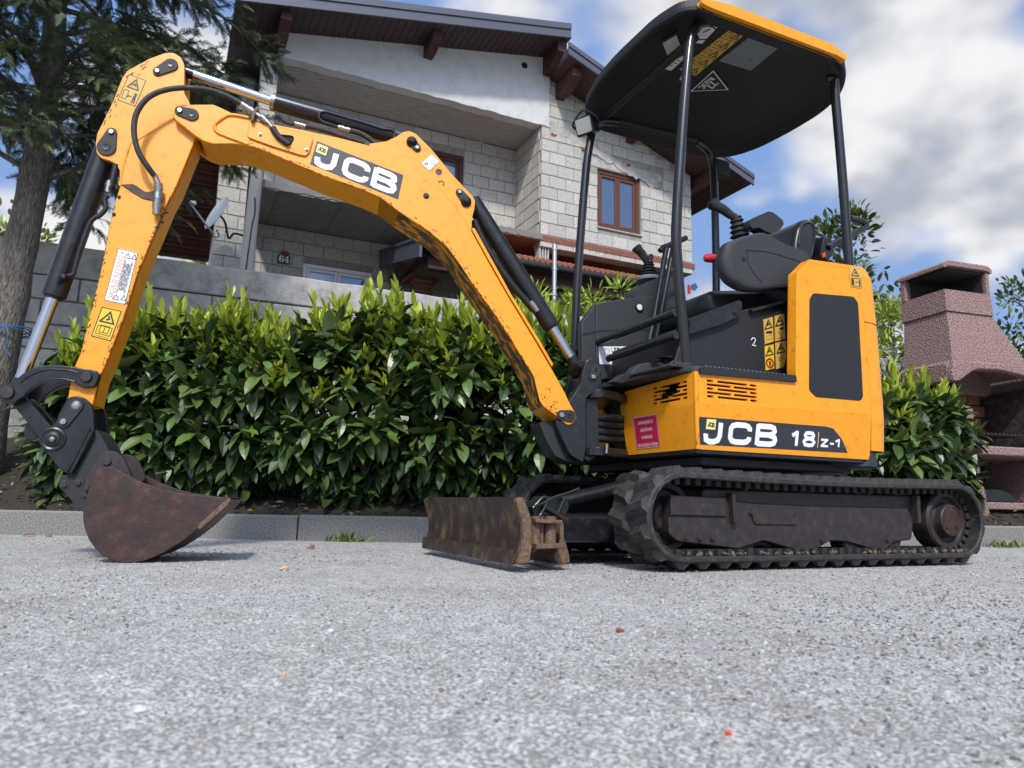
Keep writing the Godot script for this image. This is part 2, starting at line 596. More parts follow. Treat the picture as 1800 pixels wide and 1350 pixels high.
	worn(mat("bark", Color.WHITE, 0.95), noise_tex(S, 0.03, 512, [[0.0, lin(0.045, 0.040, 0.035)], [0.5, lin(0.13, 0.115, 0.10)], [1.0, lin(0.28, 0.255, 0.225)]], 75, 6), 1.5, noise_tex(C, 0.05, 512, [], 76, 3), 1.5)
	mats.bark.uv1_scale = Vector3(3.2, 0.7, 3.2)
	mat("blue_twine", lin(0.03, 0.12, 0.26), 0.7)
	mat("cable", lin(0.015, 0.015, 0.016), 0.6)
	mat("stone_tan", lin(0.42, 0.33, 0.20), 0.9)
	mat("stone_pale", lin(0.52, 0.51, 0.48), 0.9)
	mat("dead_leaf", lin(0.17, 0.075, 0.045), 0.8)
	for q in [["leaf", 0.36, 0.14], ["leaf_young", 0.42, 0.5], ["needle", 0.6, 0.12]]:
		var m := mat(q[0], Color.WHITE, q[1])
		m.vertex_color_use_as_albedo = true
		m.backlight_enabled = true
		m.backlight = Color(q[2], q[2], q[2] * 0.35)

func asphalt() -> void:
	# pale limestone chippings in grey binder: two sizes of chips, each chip with its own tone
	var size := 1024
	var chip := FastNoiseLite.new()
	chip.noise_type = FastNoiseLite.TYPE_CELLULAR
	chip.fractal_type = FastNoiseLite.FRACTAL_NONE
	chip.cellular_return_type = FastNoiseLite.RETURN_CELL_VALUE
	chip.frequency = 0.16
	chip.seed = 4
	var tone := chip.get_seamless_image(size, size, false, false, 0.1, false).get_data()
	chip.cellular_return_type = FastNoiseLite.RETURN_DISTANCE
	var rim := chip.get_seamless_image(size, size, false, false, 0.1, false).get_data()
	chip.frequency = 0.33
	chip.seed = 9
	var rim2 := chip.get_seamless_image(size, size, false, false, 0.1, false).get_data()
	chip.cellular_return_type = FastNoiseLite.RETURN_CELL_VALUE
	var tone2 := chip.get_seamless_image(size, size, false, false, 0.1, false).get_data()
	var wide := FastNoiseLite.new()
	wide.frequency = 0.006
	wide.fractal_octaves = 5
	wide.seed = 2
	var cloud := wide.get_seamless_image(size, size).get_data()
	var out := PackedByteArray()
	out.resize(size * size * 3)
	var hgt := PackedByteArray()
	hgt.resize(size * size)
	for i in size * size:
		var a := tone[i] / 255.0
		var b := tone2[i] / 255.0
		var ra := rim[i] / 255.0
		var rb := rim2[i] / 255.0
		var big := 1.0 if a > 0.36 else 0.0
		var k := 0.0
		var h := 0.0
		if big > 0.5 and ra < 0.80:
			k = 0.22 + 0.40 * (a - 0.36) / 0.64
			h = 0.55 + 0.45 * (1.0 - ra)
		elif rb < 0.82:
			k = 0.12 + 0.27 * b
			h = 0.20 + 0.4 * (1.0 - rb)
		else:
			k = 0.05
			h = 0.0
		k *= 0.86 + 0.28 * cloud[i] / 255.0
		var warm := 0.985 + 0.03 * b
		out[i * 3] = clampi(int(255.0 * k * warm), 0, 255)
		out[i * 3 + 1] = clampi(int(255.0 * k * 0.992), 0, 255)
		out[i * 3 + 2] = clampi(int(255.0 * k * 0.955), 0, 255)
		hgt[i] = clampi(int(255.0 * h), 0, 255)
	# the bytes above are linear reflectance; store them as sRGB
	var im := Image.create_from_data(size, size, false, Image.FORMAT_RGB8, out)
	im.linear_to_srgb()
	var m := mat("asphalt", Color.WHITE, 0.88)
	m.uv1_triplanar = true
	m.uv1_world_triplanar = true
	m.uv1_scale = Vector3.ONE * 1.7
	m.albedo_texture = ImageTexture.create_from_image(im)
	m.heightmap_enabled = true
	m.heightmap_texture = ImageTexture.create_from_image(Image.create_from_data(size, size, false, Image.FORMAT_L8, hgt))
	m.heightmap_scale = 0.25
	# wide, faint patches of traffic polish and dust
	m.detail_enabled = true
	m.detail_blend_mode = BaseMaterial3D.BLEND_MODE_MUL
	m.detail_uv_layer = BaseMaterial3D.DETAIL_UV_2
	m.detail_albedo = noise_tex(FastNoiseLite.TYPE_SIMPLEX_SMOOTH, 0.012, 512, [[0.0, Color(0.88, 0.87, 0.86)], [0.5, Color(0.98, 0.975, 0.965)], [1.0, Color(1.0, 1.0, 1.0)]], 90, 6)
	m.uv2_triplanar = true
	m.uv2_world_triplanar = true
	m.uv2_scale = Vector3.ONE * 0.22

# ------------------------------------------------------------------ ground, kerb, walls

func kerb_line(x: float) -> float:
	return -4.25 if x < 0.15 else -4.25 - (x - 0.15) * 0.285

func setting() -> void:
	var g := G.new()
	# road: finely divided near the camera so that it can sag and swell a little
	var un := FastNoiseLite.new()
	un.frequency = 0.5
	un.seed = 5
	var nx := 60
	var nz := 50
	for i in nx:
		for j in nz:
			var q := []
			for k in [[0, 0], [1, 0], [1, 1], [0, 1]]:
				var x := lerpf(-6.0, 6.0, float(i + k[0]) / nx)
				var z := lerpf(-7.0, 1.2, float(j + k[1]) / nz)
				q.append(Vector3(x, un.get_noise_2d(x, z) * 0.004 if x > -5.9 and x < 5.9 and z > -6.9 and z < 1.1 else 0.0, z))
			g.quad(q[3], q[2], q[1], q[0])
	for r in [[-300, -6, -300, 60], [6, 300, -300, 60], [-6, 6, -300, -7], [-6, 6, 1.2, 60]]:
		g.quad(Vector3(r[0], 0, r[3]), Vector3(r[1], 0, r[3]), Vector3(r[1], 0, r[2]), Vector3(r[0], 0, r[2]))
	structure("road", g, mats.asphalt)
	# kerb stones, one metre each
	var kerb := structure("kerb", G.new(), mats.kerb)
	var profile := pv([0, -0.1, 0.13, -0.1, 0.13, 0.125, 0.118, 0.138, 0.02, 0.142, 0.004, 0.13])
	for run in [[Vector2(-9.2, -4.25), Vector2(0.15, -4.25)], [Vector2(0.15, -4.25), Vector2(9.5, kerb_line(9.5))]]:
		var a: Vector2 = run[0]
		var b: Vector2 = run[1]
		var d := (b - a).normalized()
		var n := int(ceil(a.distance_to(b) / 1.0))
		for i in n:
			var s := a + d * i + (Vector2(0, 0) if run[0].x < 0 else d * 0.0)
			var e := a + d * minf(i + 0.992, a.distance_to(b))
			var h := G.new()
			var along := Vector3(d.x, 0, d.y)
			h.xf = Transform3D(Basis(Vector3(d.y, 0, -d.x), Vector3.UP, along), Vector3(s.x, rng.randf_range(-0.003, 0.003), s.y))
			h.ext(profile, 0.0, s.distance_to(e), 0.003, 0.95)
			part("kerb_stone", h, mats.kerb, kerb)
	# planting bed behind the kerb
	var soil := G.new()
	var rough := FastNoiseLite.new()
	rough.frequency = 2.2
	rough.fractal_octaves = 4
	for i in 150:
		for j in 16:
			var q := []
			for k in [[0, 0], [1, 0], [1, 1], [0, 1]]:
				var x := lerpf(-9.0, 9.0, float(i + k[0]) / 150)
				var t := float(j + k[1]) / 16
				var z := kerb_line(x) - 0.10 - t * 3.6
				q.append(Vector3(x, 0.105 + rough.get_noise_2d(x, z) * 0.035 * minf(1.0, t * 8.0) + minf(t * 3.6 * 0.42, 0.62), z))
			soil.quad(q[0], q[1], q[2], q[3])
	structure("planting_bed", soil, mats.soil)
	# ground on the upper level and the slope down from it to the right
	var up := G.new()
	up.xf = Transform3D(Basis(Vector3.UP, deg_to_rad(24.0)), Vector3(-2.5736, 0, -6.2))
	up.quad(Vector3(-40, 1.9, -0.15), Vector3(9.5, 1.9, -0.15), Vector3(9.5, 1.9, -120), Vector3(-40, 1.9, -120))
	up.quad(Vector3(9.5, 1.9, -0.15), Vector3(15, 0.2, -0.15), Vector3(15, 0.2, -120), Vector3(9.5, 1.9, -120))
	structure("garden_ground", up, mats.soil)
	retaining_wall()

func retaining_wall() -> void:
	var w := root_of("retaining_wall", "long grey concrete retaining wall with smooth cap beam behind the hedge", "wall", Vector3(-2.5736, 0, -6.2), deg_to_rad(24.0))
	var g := G.new()
	g.box(Vector3(2.0, 0.98, -0.11), Vector3(15.0, 1.98, 0.18))
	part("wall_core", g, mats.mortar, w)
	var cap := G.new()
	# cap beam cast in lengths, its rim a little uneven
	var p := PackedVector2Array()
	p.append(Vector2(9.5, 1.975))
	for i in 60:
		p.append(Vector2(9.5 - i * 0.25, 2.24 + rng.randf_range(-0.006, 0.004)))
	p.append(Vector2(-5.5, 2.24))
	p.append(Vector2(-5.5, 1.975))
	cap.ext(p, -0.21, 0.012, 0.012, 0.3)
	part("cap_beam", cap, mats.concrete, w)
	var shapes := []
	for k in 3:
		var b := G.new()
		b.box(Vector3(0, 0, 0), Vector3(0.488, 0.188, 0.03), 0.005)
		shapes.append(b.mesh())
	for row in 5:
		for i in 28:
			var x := -5.3 + i * 0.5 + (0.25 if row % 2 else 0.0)
			if x > 9.0 or (row > 2 and x > 4.0):
				continue
			part("block", shapes[i % 3], mats["concrete"] if rng.randf() < 0.6 else mats["block_%d" % (1 + rng.randi() % 2)], w, Transform3D(Basis.IDENTITY, Vector3(x, 1.872 - row * 0.2, -0.012 + rng.randf_range(-0.003, 0.003))))

# ------------------------------------------------------------------ house

var blocks := 0
var spare := G.new()

# blocks laid in courses on a wall face; x along, y up, z out of the wall
func block_wall(called: String, home: Node, xf: Transform3D, x0: float, x1: float, y0: float, y1: float, holes: Array, roof: Variant, dark := 0) -> void:
	var outline := PackedVector2Array([Vector2(x0, y0), Vector2(x1, y0)])
	if roof != null:
		outline.append(Vector2(x1, roof.call(x1)))
		outline.append(Vector2(x0, roof.call(x0)))
	else:
		outline.append(Vector2(x1, y1))
		outline.append(Vector2(x0, y1))
	var hp := []
	for h in holes:
		hp.append(PackedVector2Array([h.position, h.position + Vector2(h.size.x, 0), h.end, h.position + Vector2(0, h.size.y)]))
	var g := G.new()
	for q in holed(outline, hp):
		g.ext(q, -0.2, 0.0)
	var wall := part(called, g, mats.mortar, home, xf)
	var course := 0.187
	var length := 0.275
	var row := 0
	var y := y0
	while y < y1:
		var x := x0 - (length * 0.5 if row % 2 else 0.0)
		while x < x1 - 0.02:
			var a := maxf(x, x0)
			var b := minf(x + length, x1)
			x += length
			var spans := [[a, b]]
			for h in holes:
				if y + course - 0.01 > h.position.y and y + 0.01 < h.end.y:
					var cut := []
					for s in spans:
						if h.position.x > s[0]:
							cut.append([s[0], minf(s[1], h.position.x)])
						if h.end.x < s[1]:
							cut.append([maxf(s[0], h.end.x), s[1]])
					spans = cut
			for s in spans:
				if s[1] - s[0] < 0.04:
					continue
				var top := y + course - 0.006
				if roof != null:
					top = minf(top, minf(roof.call(s[0]), roof.call(s[1])) - 0.015)
				top = minf(top, y1)
				if top - y < 0.06:
					continue
				var size := Vector3(s[1] - s[0] - 0.007, top - y - 0.004, 0.024)
				var at := Vector3((s[0] + s[1]) * 0.5, (y + top) * 0.5, 0.0 + rng.randf_range(-0.003, 0.003))
				var tone: int = clampi(int(rng.randf() * 3.0 + 0.6) + 0 - dark, 0, 3)
				if blocks < 300:
					blocks += 1
					var b1 := G.new()
					b1.box(Vector3.ZERO, size, 0.004)
					part("block", b1, mats["block_%d" % tone], wall, Transform3D(Basis(Vector3.FORWARD, rng.randf_range(-0.006, 0.006)), at))
				else:
					spare.xf = xf
					spare.box(at, size, 0.004)
		y += course
		row += 1

func window(home: Node, xf: Transform3D, w: float, h: float, frame: Material, leaves: int, curtains := false) -> void:
	# x, y from the lower left corner of the opening, z out
	var t := 0.06
	var g := G.new()
	g.xf = Transform3D(Basis.IDENTITY, Vector3(0, 0, -0.07))
	g.box(Vector3(t / 2, h / 2, 0), Vector3(t, h, 0.08), 0.005)
	g.box(Vector3(w - t / 2, h / 2, 0), Vector3(t, h, 0.08), 0.005)
	g.box(Vector3(w / 2, h - t / 2, 0), Vector3(w - 2 * t, t, 0.078), 0.005)
	g.box(Vector3(w / 2, t / 2, 0), Vector3(w - 2 * t, t, 0.078), 0.005)
	var win := part("window", g, frame, home, xf)
	var lw := (w - 2 * t) / leaves
	for i in leaves:
		var x := t + lw * i
		var s := G.new()
		var c := 0.045
		s.xf = Transform3D(Basis.IDENTITY, Vector3(x, t, -0.065))
		var lh := h - 2 * t
		s.box(Vector3(c / 2 + 0.002, lh / 2, 0), Vector3(c, lh - 0.004, 0.05), 0.006)
		s.box(Vector3(lw - c / 2 - 0.002, lh / 2, 0), Vector3(c, lh - 0.004, 0.05), 0.006)
		s.box(Vector3(lw / 2, lh - c / 2 - 0.002, 0), Vector3(lw - 2 * c - 0.004, c, 0.048), 0.006)
		s.box(Vector3(lw / 2, c / 2 + 0.002, 0), Vector3(lw - 2 * c - 0.004, c, 0.048), 0.006)
		part("sash", s, frame, win)
		var p := G.new()
		p.box(Vector3(x + lw / 2, h / 2, -0.07), Vector3(lw - 2 * c + 0.006, h - 2 * t - 2 * c + 0.006, 0.008))
		part("pane", p, mats.pane, win)
	var sill := G.new()
	sill.box(Vector3(w / 2, -0.012, -0.03), Vector3(w + 0.04, 0.022, 0.12), 0.004)
	part("sill", sill, mats.concrete if frame != mats.window_white else frame, win)

func house() -> void:
	var o := root_of("unfinished_house", "bare grey concrete block house with brown eaves standing above the retaining wall", "house", Vector3(0.4485, 0, -10.2), deg_to_rad(25.0))
	var id := Transform3D.IDENTITY
	var right_roof := func(x: float) -> float: return 6.62 - 0.376 * x
	var left_roof := func(x: float) -> float: return 6.945 + 0.203 * (x - 0.04)
	# gable wall with the brown window
	block_wall("gable_wall", o, id, -0.09, 2.66, 3.93, 6.6, [Rect2(0.88, 4.405, 0.79, 0.95), Rect2(0.60, 5.36, 1.5, 0.15)], right_roof)
	var lintel := G.new()
	lintel.box(Vector3(1.35, 5.437, -0.095), Vector3(1.49, 0.145, 0.2), 0.006)
	part("lintel", lintel, mats.concrete, o)
	window(o, Transform3D(Basis.IDENTITY, Vector3(0.88, 4.405, 0.0)), 0.79, 0.95, mats.window_brown, 2)
	# cement smeared over the joints under the verge, with bits of clay in it
	var sm := PackedVector2Array()
	for i in 34:
		var t := i / 33.0
		sm.append(Vector2(lerpf(0.02, 2.0, t), lerpf(5.86, 5.28, t) + 0.09 + rng.randf_range(-0.04, 0.04)))
	for i in 34:
		var t := 1.0 - i / 33.0
		sm.append(Vector2(lerpf(0.02, 2.0, t), lerpf(5.86, 5.28, t) - 0.06 + rng.randf_range(-0.05, 0.03)))
	var smg := G.new()
	smg.ext(sm, 0.0, 0.017, 0.003, 0.2)
	part("cement_smear", smg, mats.concrete, o)
	for q in [[0.10, 5.70], [0.68, 5.42], [1.45, 5.52], [0.62, 5.60]]:
		var cg := G.new()
		var blob := PackedVector2Array()
		for i in 9:
			blob.append(Vector2(q[0] + cos(TAU * i / 9.0) * rng.randf_range(0.03, 0.07), q[1] + sin(TAU * i / 9.0) * rng.randf_range(0.015, 0.035)))
		cg.ext(blob, 0.0, 0.021, 0.002)
		part("clay_patch", cg, mats.red_brick, o)
	# loggia: back wall, right side wall, left pier, ceiling
	block_wall("loggia_back_wall", o, Transform3D(Basis.IDENTITY, Vector3(0, 0, -0.87)), -3.86, -0.10, 4.30, 5.80, [Rect2(-1.95, 4.55, 0.97, 0.95)], null)
	window(o, Transform3D(Basis.IDENTITY, Vector3(-1.95, 4.55, -0.87)), 0.97, 0.95, mats.window_dark_red, 2)
	block_wall("loggia_side_wall", o, Transform3D(Basis(Vector3(0, 0, 1), Vector3.UP, Vector3(-1, 0, 0)), Vector3(-0.092, 0, -0.87)), 0.0, 0.86, 4.11, 5.80, [], null)
	block_wall("corner_pier", o, Transform3D(Basis.IDENTITY, Vector3(0, 0, 0.0)), -4.06, -3.86, 4.86, 5.83, [], null)
	var ceil_ := G.new()
	ceil_.box(Vector3(-1.97, 5.86, -0.52), Vector3(3.78, 0.10, 0.72))
	part("loggia_ceiling", ceil_, mats.formed_concrete, o)
	# rendered wall above the loggia, lower rim ragged
	var panel := PackedVector2Array()
	for i in 40:
		var x := lerpf(-3.87, 0.03, i / 39.0)
		panel.append(Vector2(x, 5.812 + rng.randf_range(-0.012, 0.008) - (0.01 if i > 38 else 0.0)))
	panel.append(Vector2(0.03, left_roof.call(0.03) + 0.02))
	panel.append(Vector2(-3.87, left_roof.call(-3.87) + 0.02))
	var pg := G.new()
	pg.ext(panel, -0.15, 0.022, 0.006, 0.3)
	part("rendered_wall", pg, mats.render_pale, o)
	var vent := G.new()
	vent.xf = Transform3D(Basis(Vector3.RIGHT, PI / 2), Vector3(-0.4, 6.685, 0.022))
	vent.lathe(pv([0.0, 0.004, 0.035, 0.004, 0.045, 0.008, 0.05, 0.0]), 20)
	part("vent", vent, mats.pure_dark, o)
	# floor slab, concrete to the left, red below to the right, front rim broken
	for s in [[-4.0, -1.45, mats.formed_concrete], [-1.45, 2.70, mats.red_soffit]]:
		var sl := G.new()
		sl.box(Vector3((s[0] + s[1]) / 2, 4.055, -0.62), Vector3(s[1] - s[0], 0.09, 1.28))
		part("floor_slab", sl, s[2], o)
	var rim := PackedVector2Array()
	for i in 90:
		rim.append(Vector2(lerpf(-4.0, -0.06, i / 89.0), 4.02 + rng.randf_range(-0.012, 0.012)))
	for i in 90:
		rim.append(Vector2(lerpf(-0.06, -4.0, i / 89.0), 4.115 + rng.randf_range(-0.01, 0.012)))
	var rg := G.new()
	rg.ext(rim, 0.0, 0.035, 0.01, 0.2)
	part("slab_rim", rg, mats.kerb, o)
	for x in [-3.75, -2.95, -2.2, -1.6]:
		var rib := G.new()
		rib.box(Vector3(x, 4.0065, -0.6), Vector3(0.018, 0.008, 1.2))
		part("formwork_seam", rib, mats.mortar, o)
	# ground floor, set back under the slab
	block_wall("ground_floor_wall", o, Transform3D(Basis.IDENTITY, Vector3(0, 0, -1.2)), -4.05, 2.6, 2.88, 4.0, [Rect2(-3.215, 2.6, 0.99, 0.94), Rect2(-0.9, 2.4, 1.6, 0.62)], null, 0)
	window(o, Transform3D(Basis.IDENTITY, Vector3(-3.215, 2.6, -1.19)), 0.99, 0.94, mats.window_white, 2)
	window(o, Transform3D(Basis.IDENTITY, Vector3(-0.9, 2.4, -1.19)), 1.6, 0.62, mats.window_white, 2)
	block_wall("side_pier", o, Transform3D(Basis.IDENTITY, Vector3(0, 0, -0.75)), -4.42, -4.06, 2.2, 5.2, [], null, 1)
	if spare.v.size() > 0:
		spare.xf = Transform3D.IDENTITY
		part("more_blocks", spare, mats.block_1, o).set_meta("kind", "stuff")
	# plain walls behind
	var body := G.new()
	body.box(Vector3(2.56, 4.0, -4.2), Vector3(0.18, 4.4, 8.0))
	body.box(Vector3(-4.15, 3.8, -4.8), Vector3(0.18, 4.2, 7.9))
	body.box(Vector3(-0.8, 3.8, -8.4), Vector3(6.9, 4.2, 0.2))
	body.box(Vector3(-0.8, 2.0, -1.7), Vector3(6.9, 1.7, 0.5))
	part("rear_wall", body, mats.mortar, o)
	# pier of hollow block under the slab
	var pier := G.new()
	for x in [-0.075, -0.03, 0.015, 0.06]:
		pier.box(Vector3(x, 3.80, -0.10), Vector3(0.018, 0.40, 0.16), 0.003)
	pier.box(Vector3(-0.0075, 3.80, -0.15), Vector3(0.15, 0.40, 0.05))
	part("hollow_pier", pier, mats.block_3, o)
	# roofs
	var ls := G.new()
	ls.ext(PackedVector2Array([Vector2(-4.45, left_roof.call(-4.45)), Vector2(0.05, left_roof.call(0.05)), Vector2(0.05, left_roof.call(0.05) + 0.12), Vector2(-4.45, left_roof.call(-4.45) + 0.12)]), -9.0, 0.585)
	var lr := part("left_roof", ls, mats.roof_metal, o)
	var lb := (Vector2(1.0, 0.203)).normalized()
	for i in 46:
		var x := -4.43 + i * 0.0985
		var b := G.new()
		b.xf = Transform3D(Basis(Vector3(lb.x, lb.y, 0), Vector3(-lb.y, lb.x, 0), Vector3(0, 0, 1)), Vector3(x, left_roof.call(x) - 0.006, 0.0))
		b.box(Vector3(0.045, 0, 0.09), Vector3(0.088, 0.011, 0.98), 0.003)
		part("soffit_board", b, mats.soffit_wood, lr)
	var rs := G.new()
	rs.ext(PackedVector2Array([Vector2(0.0, right_roof.call(0.0)), Vector2(3.34, right_roof.call(3.34)), Vector2(3.34, right_roof.call(3.34) + 0.1), Vector2(0.0, right_roof.call(0.0) + 0.1)]), -9.0, 0.66)
	var rr := part("right_roof", rs, mats.roof_metal, o)
	var rb := (Vector2(1.0, -0.376)).normalized()
	for i in 34:
		var x := 0.02 + i * 0.0985
		var b := G.new()
		b.xf = Transform3D(Basis(Vector3(rb.x, rb.y, 0), Vector3(-rb.y, rb.x, 0), Vector3(0, 0, 1)), Vector3(x, right_roof.call(x) - 0.006, 0.0))
		b.box(Vector3(0.045, 0, -0.1 if x > 2.6 else 0.11), Vector3(0.09, 0.011, 1.5 if x > 2.6 else 1.1), 0.003)
		part("soffit_board", b, mats.stained_wood, rr)
	# folded metal verges: two steps on each
	for s in [[lr, -4.45, 0.06, left_roof, 0.60, 0.19], [rr, -0.02, 3.38, right_roof, 0.675, 0.15]]:
		var slope: Callable = s[3]
		var f := G.new()
		for k in [[-0.03, s[5] * 0.52, 0.0], [s[5] * 0.5, s[5], 0.018]]:
			f.ext(PackedVector2Array([Vector2(s[1], slope.call(s[1]) + k[0]), Vector2(s[2], slope.call(s[2]) + k[0]), Vector2(s[2], slope.call(s[2]) + k[1]), Vector2(s[1], slope.call(s[1]) + k[1])]), s[4] - 0.015 + k[2] * 0.3, s[4] + 0.012 + k[2], 0.004, 0.9)
		part("verge_flashing", f, mats.roof_metal, s[0])
	# purlin ends carrying the verges
	for q in [[-3.86, 0.13, 0.21, left_roof, 0.5], [-1.90, 0.13, 0.19, left_roof, 0.42], [-0.02, 0.15, 0.30, left_roof, 0.5], [0.20, 0.14, 0.24, right_roof, 0.55], [1.46, 0.13, 0.17, right_roof, 0.30], [2.78, 0.13, 0.17, right_roof, 0.50]]:
		var slope: Callable = q[3]
		var y: float = slope.call(q[0]) - q[2] * 0.5 - 0.02
		var b := G.new()
		b.xf = Transform3D(Basis(Vector3(0, 0, 1), Vector3.UP, Vector3(-1, 0, 0)), Vector3(q[0], y, 0))
		var z1: float = q[4]
		var hh: float = q[2] * 0.5
		b.ext(PackedVector2Array([Vector2(-0.6, -hh), Vector2(z1 - 0.22, -hh), Vector2(z1 - 0.10, -hh * 0.55), Vector2(z1, -hh * 0.1), Vector2(z1, hh), Vector2(-0.6, hh)]), -q[1] / 2, q[1] / 2, 0.006, 0.9)
		part("purlin", b, mats.stained_wood, o)
	porch(o)

func porch(o: Node3D) -> void:
	# tiled lean-to over the entrance: eave towards the viewer, grey sheet on its left verge
	var g := G.new()
	g.ext(pv([-1.2, 3.86, 0.72, 3.36, 0.72, 3.42, -1.2, 3.92]), -1.55, 2.05)
	g.xf = Transform3D.IDENTITY
	var turn := Transform3D(Basis(Vector3(0, 0, 1), Vector3.UP, Vector3(-1, 0, 0)), Vector3.ZERO)
	var roof := part("porch_roof", g, mats.stained_wood, o, turn)
	var v := G.new()
	v.ext(pv([-1.19, 3.64, 0.76, 3.20, 0.76, 3.42, -1.19, 3.86]), 2.10, 2.135, 0.004)
	v.ext(pv([-1.19, 3.86, 0.77, 3.42, 0.77, 3.46, -1.19, 3.90]), 2.095, 2.15, 0.004)
	part("verge_sheet", v, mats.roof_metal, o, turn)
	var tl := G.new()
	for i in 42:
		var x := -1.96 + i * 0.085
		var pth := PackedVector3Array([Vector3(x, 3.93, -1.15), Vector3(x, 3.425, 0.76)])
		tl.tube(pth, [0.036], 10)
	part("clay_tiles", tl, mats.clay_tile, roof, turn.affine_inverse()).set_meta("kind", "stuff")
	var gut := G.new()
	gut.tube(PackedVector3Array([Vector3(-2.04, 3.335, 0.79), Vector3(1.6, 3.335, 0.79)]), [0.05], 14)
	part("gutter", gut, mats.black_plastic, roof, turn.affine_inverse())
	var beam := G.new()
	beam.box(Vector3(-0.2, 3.22, 0.50), Vector3(3.5, 0.16, 0.12), 0.006)
	beam.box(Vector3(-1.95, 3.42, -0.3), Vector3(0.12, 0.14, 1.5), 0.006)
	part("porch_beam", beam, mats.stained_wood, o)
	# brick post under the porch
	var core := G.new()
	core.box(Vector3(-1.72, 2.6, -0.45), Vector3(0.24, 1.4, 0.24))
	var post := part("porch_post", core, mats.mortar, o)
	var bm := G.new()
	bm.box(Vector3.ZERO, Vector3(0.122, 0.058, 0.256), 0.003)
	var shared := bm.mesh()
	for r in 18:
		for k in 2:
			part("brick", shared, mats.red_brick, post, Transform3D(Basis.IDENTITY, Vector3(-1.785 + k * 0.13 + (0.006 if r % 2 else -0.006), 2.05 + r * 0.0685, -0.45)))
	var cap := G.new()
	cap.box(Vector3(-1.72, 3.29, -0.45), Vector3(0.44, 0.05, 0.3), 0.004)
	part("post_cap", cap, mats.red_brick, o)
	# low roof seen from below, left of the house: rafters, battens, tiles
	var low := G.new()
	low.xf = Transform3D(Basis(Vector3(0, 0, 1), Vector3.UP, Vector3(-1, 0, 0)), Vector3.ZERO)
	low.ext(pv([-2.6, 3.80, -0.2, 5.25, -0.2, 5.31, -2.6, 3.86]), 4.40, 5.45)
	var lroof := part("low_roof", low, mats.red_soffit, o)
	for i in 14:
		var t := i / 14.0
		var b := G.new()
		b.box(Vector3(-4.93, lerpf(3.78, 5.20, t), lerpf(-2.55, -0.25, t)), Vector3(1.04, 0.045, 0.075), 0.004)
		part("batten", b, mats.stained_wood, lroof)

